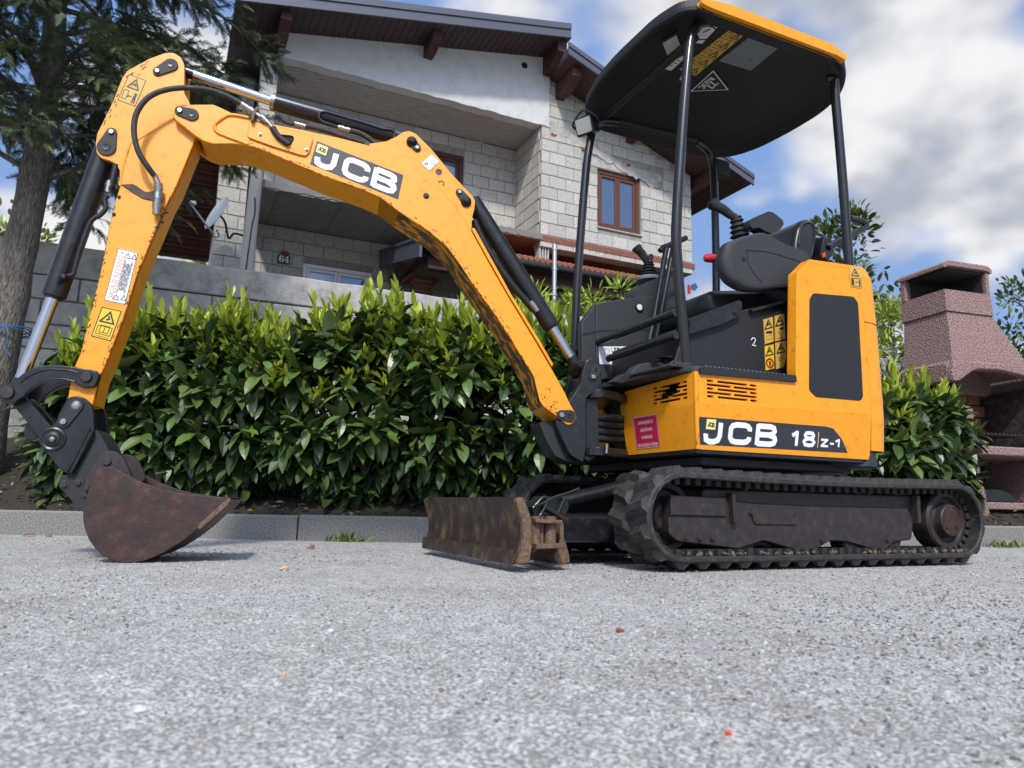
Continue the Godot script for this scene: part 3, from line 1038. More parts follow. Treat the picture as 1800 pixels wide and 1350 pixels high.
func fireplace() -> void:
	var o := root_of("garden_fireplace", "weathered pink concrete garden fireplace with hood and chimney at the right", "fireplace", Vector3(3.42, 0.1, -5.62), deg_to_rad(17.0))
	# local x to the right along the front, z towards the viewer; y from its base
	var face := func(a: Array, y0: float, b: Array, y1: float, g: G) -> void:
		# frustum between two rectangles [x0, x1, z0, z1]
		var p := []
		for q in [[a, y0], [b, y1]]:
			var r: Array = q[0]
			p.append([Vector3(r[0], q[1], r[3]), Vector3(r[1], q[1], r[3]), Vector3(r[1], q[1], r[2]), Vector3(r[0], q[1], r[2])])
		for i in 4:
			var j := (i + 1) % 4
			g.quad(p[0][i], p[0][j], p[1][j], p[1][i])
	var hood := G.new()
	# hood shell, from the lip to the neck: [x0, x1, z0, z1, height]
	var prof := [[-0.095, 0.80, -0.37, 0.10, 1.22], [-0.08, 0.70, -0.37, 0.09, 1.30], [-0.06, 0.60, -0.375, 0.07, 1.44], [-0.045, 0.51, -0.38, 0.05, 1.57], [-0.03, 0.43, -0.385, 0.03, 1.70]]
	for i in prof.size() - 1:
		var a: Array = prof[i]
		var b: Array = prof[i + 1]
		face.call([a[0], a[1], a[2], a[3]], a[4], [b[0], b[1], b[2], b[3]], b[4], hood)
	# inner skin, so that the hood has thickness
	face.call([-0.05, 0.76, -0.33, 0.05], 1.22, [0.01, 0.39, -0.345, -0.01], 1.70, hood)
	part("hood", hood, mats.fire_concrete, o)
	var lip := G.new()
	lip.ext(round_corners(pv([-0.118, 1.104, -0.05, 1.112, 0.03, 1.165, 0.118, 1.215, 0.35, 1.226, 0.60, 1.20, 0.72, 1.13, 0.86, 1.10, 0.86, 1.18, 0.72, 1.285, -0.085, 1.285, -0.12, 1.19]), 0.03, 4), 0.055, 0.125, 0.018, 0.7)
	for x in [-0.10, 0.83]:
		lip.box(Vector3(x, 1.19, -0.15), Vector3(0.05, 0.17, 0.44), 0.018)
	lip.box(Vector3(0.36, 1.19, -0.36), Vector3(0.95, 0.17, 0.05), 0.015)
	part("hood_lip", lip, mats.fire_concrete, o)
	var neck := G.new()
	face.call([-0.045, 0.44, -0.40, 0.045], 1.69, [-0.035, 0.43, -0.39, 0.035], 1.868, neck)
	face.call([-0.035, 0.43, -0.39, 0.035], 1.868, [0.02, 0.38, -0.34, -0.02], 1.869, neck)
	face.call([0.02, 0.38, -0.34, -0.02], 1.869, [0.02, 0.38, -0.34, -0.02], 1.70, neck)
	part("chimney_collar", neck, mats.fire_concrete, o)
	# chimney head: open towards the front and the left, under a cover slab
	var head := G.new()
	head.box(Vector3(-0.02, 1.955, -0.37), Vector3(0.04, 0.185, 0.05), 0.008)
	head.box(Vector3(0.415, 1.955, -0.175), Vector3(0.04, 0.185, 0.43), 0.008)
	head.box(Vector3(0.19, 1.955, -0.375), Vector3(0.40, 0.185, 0.035), 0.006)
	head.ext(round_corners(pv([-0.05, 2.035, 0.0, 2.06, 0.40, 2.06, 0.45, 2.035, 0.45, 2.075, 0.40, 2.10, 0.0, 2.10, -0.05, 2.075]), 0.015, 3), -0.405, 0.055, 0.012, 0.7)
	part("chimney_head", head, mats.fire_concrete, o)
	var flue := G.new()
	flue.box(Vector3(0.20, 1.955, -0.350), Vector3(0.34, 0.17, 0.012))
	flue.box(Vector3(0.39, 1.955, -0.17), Vector3(0.008, 0.17, 0.36))
	flue.box(Vector3(0.20, 2.045, -0.17), Vector3(0.38, 0.022, 0.36))
	part("flue_soot", flue, mats.soot, o)
	var body := G.new()
	body.box(Vector3(0.38, 0.88, -0.46), Vector3(0.95, 0.60, 0.10), 0.01)
	body.box(Vector3(0.06, 0.885, -0.22), Vector3(0.06, 0.50, 0.42), 0.012)
	body.box(Vector3(0.80, 0.86, -0.20), Vector3(0.07, 0.52, 0.5), 0.012)
	part("fire_chamber", body, mats.sooty_concrete, o)
	var jamb := G.new()
	jamb.box(Vector3(0.075, 0.78, 0.04), Vector3(0.075, 0.31, 0.08), 0.015)
	part("jamb", jamb, mats.fire_concrete, o)
	var back := G.new()
	for r in 5:
		for c in 5:
			back.box(Vector3(0.16 + c * 0.125 + (0.05 if r % 2 else 0.0), 0.68 + r * 0.10, -0.40), Vector3(0.12, 0.09, 0.03), 0.005)
	part("firebricks", back, mats.red_brick, o)
	var shelf := G.new()
	shelf.ext(round_corners(pv([-0.10, -0.50, 0.92, -0.50, 0.92, 0.08, 0.84, 0.16, -0.09, 0.16, -0.15, 0.08]), 0.03), 0, 0.075, 0.018)
	part("shelf", shelf, mats.fire_concrete, o, Transform3D(Basis(Vector3.RIGHT, PI / 2), Vector3(0, 0.63, 0)))
	var grate := G.new()
	for i in 17:
		grate.tube(PackedVector3Array([Vector3(0.10 + i * 0.04, 0.745, -0.38), Vector3(0.10 + i * 0.04, 0.745, 0.02)]), [0.006], 6)
	grate.tube(PackedVector3Array([Vector3(0.09, 0.738, 0.0), Vector3(0.77, 0.738, 0.0)]), [0.007], 6)
	part("grate", grate, mats.dirty_steel, o)
	var legs := G.new()
	legs.xf = Transform3D(Basis(Vector3(0, 0, -1), 0.0), Vector3.ZERO)
	legs.ext(pv([0.02, 0.56, 0.085, 0.56, 0.19, 0.0, 0.125, 0.0]), 0.0, 0.10, 0.012)
	part("leg", legs, mats.fire_concrete, o)
	var legs2 := G.new()
	legs2.ext(pv([0.02, 0.56, 0.085, 0.56, 0.14, 0.0, 0.075, 0.0]), -0.46, -0.36, 0.012)
	part("leg", legs2, mats.fire_concrete, o)
	var legs3 := G.new()
	legs3.box(Vector3(0.82, 0.27, -0.2), Vector3(0.09, 0.55, 0.5), 0.012)
	part("leg", legs3, mats.fire_concrete, o)
	var low := G.new()
	low.box(Vector3(0.49, 0.183, -0.17), Vector3(0.66, 0.058, 0.52), 0.012)
	part("lower_shelf", low, mats.fire_concrete, o)
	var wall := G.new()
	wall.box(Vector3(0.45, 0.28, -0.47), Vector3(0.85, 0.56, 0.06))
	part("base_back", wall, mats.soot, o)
	# half-round slab lying on the lower shelf
	var lid := G.new()
	var arc := PackedVector2Array()
	for i in 17:
		var a := PI * i / 16.0
		arc.append(Vector2(cos(a) * 0.24, sin(a) * 0.10))
	lid.ext(arc, 0.0, 0.30, 0.01)
	var d := part("dark_slab", lid, mats.black_plastic, self, Transform3D(Basis(Vector3.UP, deg_to_rad(17.0)), Vector3(3.42, 0.1, -5.62)) * Transform3D(Basis.IDENTITY, Vector3(0.38, 0.215, -0.34)))
	d.set_meta("label", "dark rounded lid lying on the lower shelf of the pink fireplace")
	d.set_meta("category", "lid")

# ------------------------------------------------------------------ excavator
# Local axes: x towards the rear of the machine, y up, z towards its near side; base on the ground below the slewing centre.

var ex: Node3D
const SIDE := Basis.IDENTITY
var boom_xf: Transform3D

func on_front(x: float) -> Transform3D:   # drawing plane on a face that looks forward: u = z, v = y
	return Transform3D(Basis(Vector3(0, 0, 1), Vector3.UP, Vector3(-1, 0, 0)), Vector3(x, 0, 0))

func from_below(y: float) -> Transform3D:  # drawing plane on a face that looks down: u = x, v = z
	return Transform3D(Basis(Vector3.RIGHT, Vector3(0, 0, 1), Vector3.DOWN), Vector3(0, y, 0))

# square with corners TL, TR, BR, BL; a point of it by shares of width and height
func spot(q: PackedVector2Array, u: float, v: float) -> Vector2:
	return q[0].lerp(q[1], u).lerp(q[3].lerp(q[2], u), v)

# marks on a label: t triangle, l line, r filled box, o ring, d disc; all in shares of the label
func print_marks(q: PackedVector2Array, marks: Array, z: float) -> G:
	var g := G.new()
	var size := q[0].distance_to(q[3])
	for m in marks:
		match m[0]:
			"t":
				var p := PackedVector2Array([spot(q, m[1], m[2] - m[4] / 2), spot(q, m[1] - m[3] / 2, m[2] + m[4] / 2), spot(q, m[1] + m[3] / 2, m[2] + m[4] / 2)])
				g.ribbon(p, size * m[5], z, true)
			"l":
				var p := PackedVector2Array()
				for i in range(2, m.size(), 2):
					p.append(spot(q, m[i], m[i + 1]))
				g.ribbon(p, size * m[1], z)
			"r":
				g.sheet(PackedVector2Array([spot(q, m[1], m[4]), spot(q, m[3], m[4]), spot(q, m[3], m[2]), spot(q, m[1], m[2])]), z)
			"b":
				g.ribbon(PackedVector2Array([spot(q, m[1], m[4]), spot(q, m[3], m[4]), spot(q, m[3], m[2]), spot(q, m[1], m[2])]), size * m[5], z, true)
			"o":
				g.ribbon(circle(spot(q, m[1], m[2]), size * m[3], 20), size * m[4], z, true)
			"d":
				g.sheet(circle(spot(q, m[1], m[2]), size * m[3], 14), z)
	return g

func label_plate(called: String, q: PackedVector2Array, xf: Transform3D, bg: Material, marks: Array, ink: Material, parent: Node, label := "", lift := 0.0012) -> MeshInstance3D:
	var g := G.new()
	g.ext(round_corners(q, 0.004, 3), 0.0, lift)
	var o := part(called, g, bg, parent, xf, label)
	if marks.size() > 0:
		part("print", print_marks(q, marks, lift + 0.0005), ink, o)
	return o

# thick wide letters of the maker's mark, drawn as strokes in a box one unit high
func mark_letters(q: PackedVector2Array, z: float, which: Array, m: Material, parent: Node, called := "letter") -> void:
	for w in which:
		var g := G.new()
		var x: float = w[1]
		var s: float = w[2]      # width of the letter in shares of the label's width
		var y0: float = w[3]
		var y1: float = w[4]
		var t: float = w[5]      # stroke, in shares of the label's height
		var lines := []
		match w[0]:
			"J": lines = [[[0.78, 0.0, 0.78, 0.62, 0.70, 0.84, 0.50, 0.93, 0.30, 0.93, 0.14, 0.84, 0.10, 0.62, 0.10, 0.56]]]
			"C": lines = [[[0.90, 0.36, 0.90, 0.24, 0.82, 0.13, 0.68, 0.08, 0.32, 0.08, 0.17, 0.14, 0.10, 0.28, 0.10, 0.72, 0.17, 0.86, 0.32, 0.92, 0.68, 0.92, 0.82, 0.87, 0.90, 0.76, 0.90, 0.64]]]
			"B": lines = [[[0.12, 0.0, 0.12, 1.0]], [[0.12, 0.08, 0.68, 0.08, 0.82, 0.14, 0.86, 0.28, 0.80, 0.41, 0.66, 0.48, 0.12, 0.48]], [[0.6, 0.48, 0.74, 0.52, 0.88, 0.60, 0.91, 0.72, 0.86, 0.86, 0.70, 0.92, 0.12, 0.92]]]
			"1": lines = [[[0.62, 0.0, 0.62, 1.0]], [[0.66, 0.08, 0.16, 0.34]]]
			"8": lines = [[[0.5, 0.08, 0.74, 0.11, 0.82, 0.25, 0.74, 0.40, 0.5, 0.46, 0.26, 0.40, 0.18, 0.25, 0.26, 0.11, 0.5, 0.08]], [[0.5, 0.46, 0.78, 0.53, 0.88, 0.70, 0.78, 0.88, 0.5, 0.92, 0.22, 0.88, 0.12, 0.70, 0.22, 0.53, 0.5, 0.46]]]
			"Z": lines = [[[0.05, 0.09, 0.92, 0.09]], [[0.82, 0.10, 0.12, 0.90]], [[0.05, 0.91, 0.95, 0.91]]]
			"-": lines = [[[0.05, 0.55, 0.95, 0.55]]]
			"|": lines = [[[0.5, 0.0, 0.5, 1.0]]]
		var lift := 0.0
		for l in lines:
			var p := PackedVector2Array()
			var a: Array = l[0]
			for i in range(0, a.size(), 2):
				p.append(spot(q, x + s * a[i], lerpf(y0, y1, a[i + 1])))
			g.ribbon(p, q[0].distance_to(q[3]) * t, z + lift)
			lift += 0.00015
		part(called, g, m, parent)

func keeper(c0: Vector2, r0: float, c1: Vector2, r1: float, z: float, xf: Transform3D, parent: Node) -> void:
	# pin keeper plate: the pin under its big end, a bolt at the small end
	var g := G.new()
	g.ext(hull2(c0, r0, c1, r1), z, z + 0.007, 0.002)
	var k := part("pin_keeper", g, mats.black_plastic, parent, xf)
	var b := G.new()
	b.ext(circle(c1, r1 * 0.58, 6), z + 0.007, z + 0.014, 0.002)
	part("bolt", b, mats.steel, k)
	var p := G.new()
	p.xf = Transform3D(Basis(Vector3.RIGHT, PI / 2), Vector3(c0.x, c0.y, z + 0.007))
	p.lathe(pv([r0 * 0.46, 0.0, r0 * 0.42, 0.003, r0 * 0.20, 0.0025, r0 * 0.18, 0.0006, 0.0, 0.0004]), 20)
	part("pin_end", p, mats.black_paint, k)

func bolt_on(c: Vector2, r: float, z: float, xf: Transform3D, parent: Node, m: Material) -> void:
	var g := G.new()
	g.ext(circle(c, r * 1.5, 18), z, z + 0.002, 0.0006)
	g.ext(circle(c, r, 6), z + 0.002, z + 0.008, 0.0015)
	part("bolt", g, m, parent, xf)

func excavator() -> void:
	ex = root_of("mini_excavator", "orange tracked mini excavator with black canopy, boom and bucket parked on the road", "excavator", Vector3(1.0376, 0, -3.4686), deg_to_rad(25.07))
	boom_xf = Transform3D(Basis(Vector3.UP, deg_to_rad(13.0 - 25.07)), Vector3(-0.9186, 0, 0.08))
	undercarriage()
	dozer()
	upper_body()
	cab()
	canopy()
	swing_post()
	boom()
	arm()
	bucket()

# -------------------------------------------------- tracks

const HALF := 0.7475
const AXIS := 0.19
const BELT := 0.159

func belt_at(s: float, r: float) -> Array:
	# point and outward direction at length s (measured at the belt's outer radius) along the loop
	var straight := HALF * 2.0
	var bend := PI * BELT
	var total := 2.0 * (straight + bend)
	s = fposmod(s, total)
	if s < straight:
		var x := -HALF + s
		return [Vector2(x, AXIS + r - 0.010 * sin(PI * s / straight)), Vector2(0, 1), Vector2(1, 0)]
	s -= straight
	if s < bend:
		var a := PI / 2 - s / BELT
		return [Vector2(HALF + cos(a) * r, AXIS + sin(a) * r), Vector2(cos(a), sin(a)), Vector2(sin(a), -cos(a))]
	s -= bend
	if s < straight:
		return [Vector2(HALF - s, AXIS - r), Vector2(0, -1), Vector2(-1, 0)]
	s -= straight
	var b := -PI / 2 - s / BELT
	return [Vector2(-HALF + cos(b) * r, AXIS + sin(b) * r), Vector2(cos(b), sin(b)), Vector2(sin(b), -cos(b))]

func track(z0: float, z1: float, near: bool) -> void:
	var total := 2.0 * (HALF * 2.0 + PI * BELT)
	var n := 168
	var g := G.new()
	var sec := [[z0 + 0.006, BELT], [z1 - 0.006, BELT], [z1, BELT - 0.006], [z1, BELT - 0.019], [z1 - 0.005, BELT - 0.023], [z1 - 0.03, BELT - 0.02], [z0 + 0.03, BELT - 0.02], [z0 + 0.005, BELT - 0.023], [z0, BELT - 0.019], [z0, BELT - 0.006]]
	for i in n:
		var a := total * i / n
		var b := total * (i + 1) / n
		for k in sec.size():
			var p: Array = sec[k]
			var q: Array = sec[(k + 1) % sec.size()]
			var w := []
			for c in [[a, p], [b, p], [b, q], [a, q]]:
				var e := belt_at(c[0], c[1][1])
				w.append(Vector3(e[0].x, e[0].y, c[1][0]))
			g.quad(w[3], w[2], w[1], w[0])
	var belt := part("rubber_track", g, mats.rubber, ex)
	# tread lugs: slanted bars, left and right halves in turn
	var mid := (z0 + z1) / 2
	var lug := []
	for half in 2:
		var l := G.new()
		var s := -1.0 if half == 0 else 1.0
		# footprint in (along, across), pulled outwards, the top smaller than the foot
		var foot := [Vector2(-0.036, 0.0), Vector2(0.030, 0.0), Vector2(0.052, 0.108), Vector2(-0.010, 0.112)]
		var top := [Vector2(-0.014, 0.012), Vector2(0.012, 0.012), Vector2(0.033, 0.098), Vector2(0.008, 0.102)]
		var f3 := []
		var t3 := []
		for i in 4:
			f3.append(Vector3(foot[i].x, -0.004, foot[i].y * s))
			t3.append(Vector3(top[i].x, 0.020, top[i].y * s))
		for i in 4:
			var j := (i + 1) % 4
			if s > 0:
				l.quad(f3[j], f3[i], t3[i], t3[j])
			else:
				l.quad(f3[i], f3[j], t3[j], t3[i])
		if s > 0:
			l.quad(t3[3], t3[2], t3[1], t3[0])
		else:
			l.quad(t3[0], t3[1], t3[2], t3[3])
		lug.append(l)
	var drive := G.new()
	drive.ext(pv([-0.015, 0.0, 0.015, 0.0, 0.011, -0.026, -0.011, -0.026]), -0.022, 0.022, 0.003)
	var meshes := [lug[0].mesh(), lug[1].mesh(), drive.mesh()]
	var joined := G.new()
	var count := 42
	for i in count * 2:
		var s := total * i / (count * 2) + 0.01
		var e := belt_at(s, BELT)
		var basis := Basis(Vector3(e[2].x, e[2].y, 0), Vector3(e[1].x, e[1].y, 0), Vector3(0, 0, 1))
		var xf := Transform3D(basis, Vector3(e[0].x, e[0].y, mid))
		var f := belt_at(s, BELT - 0.018)
		var dxs := [Transform3D(basis, Vector3(f[0].x, f[0].y, mid + 0.042)), Transform3D(basis, Vector3(f[0].x, f[0].y, mid - 0.042))]
		if near:
			part("tread_lug", meshes[i % 2], mats.rubber, belt, xf)
			for d in dxs:
				part("drive_lug", meshes[2], mats.rubber, belt, d)
		else:
			for src in [[lug[i % 2], xf], [drive, dxs[0]], [drive, dxs[1]]]:
				for k in src[0].v.size():
					joined.v.append(src[1] * src[0].v[k])
					joined.n.append(src[1].basis * src[0].n[k])
	if not near:
		part("tread_lugs", joined, mats.rubber, belt).set_meta("kind", "stuff")
	# wheels
	var s := 1.0 if near else -1.0
	var zf := z1 - 0.055 if near else z0 + 0.055
	for w in [[-HALF, "idler_wheel"], [HALF, "drive_sprocket"]]:
		var wg := G.new()
		wg.xf = Transform3D(Basis(Vector3.RIGHT, PI / 2 * s), Vector3(w[0], AXIS, zf - 0.05 * s if w[0] < 0.0 else zf))
		wg.lathe(pv([0.126, -0.10, 0.131, -0.09, 0.131, -0.018, 0.124, -0.008, 0.105, -0.010, 0.095, -0.028, 0.06, -0.030, 0.045, -0.012, 0.035, -0.008, 0.0, -0.008]), 32)
		part(w[1], wg, mats.dirty_steel, ex)
	# side frame
	var frame := G.new()
	if near:
		frame.ext(round_corners(pv([-0.762, 0.263, -0.517, 0.26, -0.38, 0.246, -0.086, 0.24, 0.504, 0.24, 0.531, 0.188, 0.516, 0.106, 0.405, 0.097, 0.332, 0.057, 0.298, 0.062, 0.125, 0.098, 0.03, 0.103, -0.057, 0.065, -0.157, 0.068, -0.321, 0.104, -0.443, 0.073, -0.603, 0.09, -0.723, 0.101, -0.765, 0.127]), 0.015, 3), -0.06 + 0.53, 0.53, 0.006)
		frame.box(Vector3(0.0, 0.262, 0.47), Vector3(1.2, 0.07, 0.1), 0.012)
	else:
		frame.box(Vector3(0.0, 0.19, z0 + 0.09), Vector3(1.25, 0.15, 0.10), 0.012)
	var fr := part("track_frame", frame, mats.dirty_steel, ex)
	if near:
		var cover := G.new()
		cover.ext(round_corners(pv([-0.386, 0.229, -0.147, 0.228, -0.151, 0.164, -0.372, 0.165]), 0.018, 4), 0.527, 0.537, 0.003)
		part("cover_plate", cover, mats.dirty_steel, fr)
		for p in [Vector2(-0.382, 0.208), Vector2(-0.162, 0.206), Vector2(-0.02, 0.105), Vector2(0.36, 0.104), Vector2(-0.689, 0.113), Vector2(-0.63, 0.113), Vector2(-0.572, 0.113)]:
			bolt_on(p, 0.008, 0.532, Transform3D.IDENTITY, fr, mats.dirty_steel)
		var guard := G.new()
		guard.ext(pv([-0.491, 0.282, -0.474, 0.282, -0.468, 0.171, -0.487, 0.171]), 0.50, 0.555, 0.003)
		part("guide_bracket", guard, mats.dirty_steel, fr)
		guard = G.new()
		guard.ext(pv([0.53, 0.292, 0.552, 0.295, 0.55, 0.179, 0.528, 0.176]), 0.50, 0.555, 0.003)
		part("guide_bracket", guard, mats.dirty_steel, fr)
		guard = G.new()
		guard.ext(pv([-0.762, 0.267, -0.504, 0.262, -0.509, 0.193, -0.763, 0.195]), 0.524, 0.540, 0.004)
		part("beam_cover", guard, mats.dirty_steel, fr)
		for x in [-0.40, -0.12, 0.17, 0.42]:
			var r := G.new()
			r.xf = Transform3D(Basis(Vector3.RIGHT, PI / 2), Vector3(x, 0.098, 0.515))
			r.lathe(pv([0.0, -0.08, 0.042, -0.078, 0.046, -0.05, 0.046, -0.01, 0.04, 0.0, 0.0, 0.002]), 20)
			part("track_roller", r, mats.dirty_steel, ex)
		# travel motor and its round rusty cover
		var mo := G.new()
		mo.xf = Transform3D(Basis(Vector3.RIGHT, PI / 2), Vector3(HALF, AXIS, 0.555))
		mo.lathe(pv([0.09, -0.12, 0.088, -0.06, 0.074, -0.03, 0.072, -0.012, 0.0, -0.012]), 32)
		part("travel_motor", mo, mats.dirty_steel, ex)
		var cv := G.new()
		cv.xf = Transform3D(Basis(Vector3.RIGHT, PI / 2), Vector3(HALF, AXIS, 0.555))
		cv.lathe(pv([0.069, -0.014, 0.070, -0.004, 0.066, 0.001, 0.060, 0.001, 0.059, -0.002, 0.0, -0.002]), 36)
		var hub := part("hub_cover", cv, mats.rusty_red, ex)
		for a in [-0.7, 3.9]:
			var bg := G.new()
			bg.ext(circle(Vector2(HALF + cos(a) * 0.044, AXIS + sin(a) * 0.044), 0.007, 8), 0.552, 0.559, 0.001)
			part("plug", bg, mats.dirty_steel, hub)

func undercarriage() -> void:
	track(0.37, 0.60, true)
	track(-0.60, -0.37, false)
	var g := G.new()
	g.box(Vector3(0.0, 0.245, 0), Vector3(0.62, 0.15, 0.80), 0.015)
	g.box(Vector3(-0.30, 0.20, 0), Vector3(0.14, 0.12, 0.84), 0.012)
	g.box(Vector3(0.30, 0.20, 0), Vector3(0.14, 0.12, 0.84), 0.012)
	part("centre_frame", g, mats.black_paint, ex)
	# dried mud lying inside the lower run of the near track and on its frame
	var clods := []
	var tone := []
	for i in 260:
		var low := rng.randf() < 0.8
		var p := Vector3(rng.randf_range(-0.72, 0.80), AXIS - BELT + 0.028, rng.randf_range(0.42, 0.59)) if low else Vector3(rng.randf_range(-0.5, 0.5), 0.298, rng.randf_range(0.44, 0.51))
		var s := rng.randf_range(0.003, 0.011)
		clods.append(Transform3D(Basis(Vector3(rng.randfn(), rng.randfn(), rng.randfn()).normalized(), rng.randf() * TAU).scaled_local(Vector3(s * 1.4, s * 0.7, s)), p))
		var v := rng.randf_range(0.6, 1.3)
		tone.append(Color(0.11 * v, 0.08 * v, 0.056 * v))
	var ball := SphereMesh.new()
	ball.radius = 1.0
	ball.height = 2.0
	ball.radial_segments = 6
	ball.rings = 3
	var mud := mat("dry_mud", Color.WHITE, 0.95)
	mud.vertex_color_use_as_albedo = true
	many("dried_mud", ball, mud, clods, tone, ex)
	var r := G.new()
	r.xf = Transform3D(Basis.IDENTITY, Vector3(0, 0.32, 0))
	r.lathe(pv([0.30, 0.0, 0.30, 0.03, 0.27, 0.035, 0.27, 0.05, 0.32, 0.052, 0.32, 0.10, 0.0, 0.10]), 48)
	part("slew_ring", r, mats.dirty_steel, ex)

# -------------------------------------------------- dozer blade

func blade_face(z0: float, z1: float, at: float, thick: float, called: String, m: Material) -> MeshInstance3D:
	# concave plate: profile in (x, y), pulled along z
	var p := PackedVector2Array()
	var back := PackedVector2Array()
	for i in 13:
		var t := i / 12.0
		var y := lerpf(0.028, 0.248, t)
		var dip := 0.030 * sin(PI * clampf(t * 0.95 + 0.02, 0, 1))
		var lean := lerpf(0.0, 0.02, t)
		p.append(Vector2(at + dip + lean - 0.01, y))
		back.append(Vector2(at + dip + lean - 0.01 + thick, y))
	back.reverse()
	p.append_array(back)
	var g := G.new()
	g.ext(p, z0, z1, 0.003, 0.9)
	return part(called, g, m, ex)

func dozer() -> void:
	var b := blade_face(-0.46, 0.462, -1.345, 0.016, "dozer_blade", mats.rusty_blade)
	# thick end cheek, folded wing behind it, and the hinge between them
	var cheek := G.new()
	cheek.ext(round_corners(pv([-1.351, 0.239, -1.328, 0.25, -1.309, 0.221, -1.291, 0.177, -1.287, 0.085, -1.297, 0.032, -1.34, 0.027, -1.333, 0.054, -1.319, 0.11, -1.324, 0.16]), 0.01, 3), 0.462, 0.487, 0.004)
	part("end_cheek", cheek, mats.tan_rust, b)
	var cheek2 := G.new()
	cheek2.ext(round_corners(pv([-1.351, 0.239, -1.328, 0.25, -1.309, 0.221, -1.291, 0.177, -1.287, 0.085, -1.297, 0.032, -1.34, 0.027, -1.333, 0.054, -1.319, 0.11, -1.324, 0.16]), 0.01, 3), -0.482, -0.458, 0.004)
	part("end_cheek", cheek2, mats.rusty_blade, b)
	var edge := G.new()
	edge.box(Vector3(-1.346, 0.050, 0), Vector3(0.016, 0.05, 0.92), 0.003)
	part("cutting_edge", edge, mats.rusty_blade, b)
	var wing := G.new()
	wing.ext(round_corners(pv([-1.141, 0.168, -1.128, 0.164, -1.125, 0.111, -1.106, 0.058, -1.101, 0.027, -1.145, 0.02, -1.167, 0.053, -1.154, 0.063, -1.143, 0.105]), 0.006, 3), 0.14, 0.41, 0.004)
	part("folded_wing", wing, mats.tan_rust, b)
	var hinge := G.new()
	for q in [[Vector2(-1.248, 0.131), 0.018], [Vector2(-1.224, 0.131), 0.007], [Vector2(-1.191, 0.131), 0.021]]:
		hinge.rod(Vector3(q[0].x, 0.085, 0.43), Vector3(q[0].x, 0.185, 0.43), q[1], 14)
	part("hinge_pin", hinge, mats.tan_rust, b)
	var plates := G.new()
	plates.ext(pv([-1.264, 0.093, -1.159, 0.094, -1.157, 0.079, -1.262, 0.076]), 0.36, 0.47, 0.003)
	plates.ext(pv([-1.266, 0.176, -1.162, 0.173, -1.167, 0.159, -1.265, 0.163]), 0.36, 0.47, 0.003)
	part("hinge_plate", plates, mats.tan_rust, b)
	# arms to the undercarriage
	var a := G.new()
	for z in [-0.26, 0.22]:
		a.box(Vector3(-0.75, 0.135, z), Vector3(0.94, 0.10, 0.07), 0.012)
	a.box(Vector3(-0.62, 0.14, -0.02), Vector3(0.10, 0.11, 0.6), 0.012)
	a.box(Vector3(-0.84, 0.15, -0.02), Vector3(0.5, 0.08, 0.46), 0.01)
	part("blade_arm", a, mats.black_paint, ex)
	# lift cylinder of the blade, with its guard and hoses
	var c := G.new()
	c.rod(Vector3(-1.14, 0.19, 0.05), Vector3(-0.62, 0.31, 0.05), 0.03, 16)
	part("blade_cylinder", c, mats.black_paint, ex)
	var rod := G.new()
	rod.rod(Vector3(-1.24, 0.168, 0.05), Vector3(-1.14, 0.19, 0.05), 0.016, 14)
	part("cylinder_rod", rod, mats.chrome, ex)
	var eye := G.new()
	eye.xf = Transform3D(Basis(Vector3.RIGHT, PI / 2), Vector3(-0.60, 0.318, 0.05))
	eye.lathe(pv([0.0, -0.06, 0.045, -0.055, 0.05, -0.04, 0.05, 0.04, 0.045, 0.055, 0.022, 0.06, 0.02, 0.05, 0.0, 0.05]), 20)
	part("cylinder_eye", eye, mats.dirty_steel, ex)
	var guard := G.new()
	guard.ext(pv([-1.227, 0.215, -1.183, 0.254, -1.113, 0.254, -1.076, 0.242, -1.073, 0.214, -1.089, 0.183, -1.136, 0.183, -1.22, 0.18]), 0.28, 0.36, 0.006)
	part("hose_guard", guard, mats.black_paint, ex)
	var hose := G.new()
	hose.tube(curve3(pv3([-1.23, 0.212, 0.375, -1.19, 0.25, 0.375, -1.174, 0.238, 0.375, -1.201, 0.188, 0.375, -1.23, 0.174, 0.375])), [0.005], 8)
	hose.tube(curve3(pv3([-1.185, 0.216, 0.375, -1.151, 0.201, 0.375, -1.114, 0.179, 0.375, -1.091, 0.172, 0.375])), [0.009], 8)
	hose.tube(curve3(pv3([-1.228, 0.218, 0.375, -1.19, 0.23, 0.375, -1.145, 0.251, 0.375, -1.087, 0.268, 0.375, -1.044, 0.284, 0.375])), [0.005], 8)
	hose.tube(curve3(pv3([-1.137, 0.185, 0.375, -1.119, 0.219, 0.375, -1.101, 0.254, 0.375])), [0.004], 8)
	part("hose", hose, mats.black_gloss, ex)

# -------------------------------------------------- body

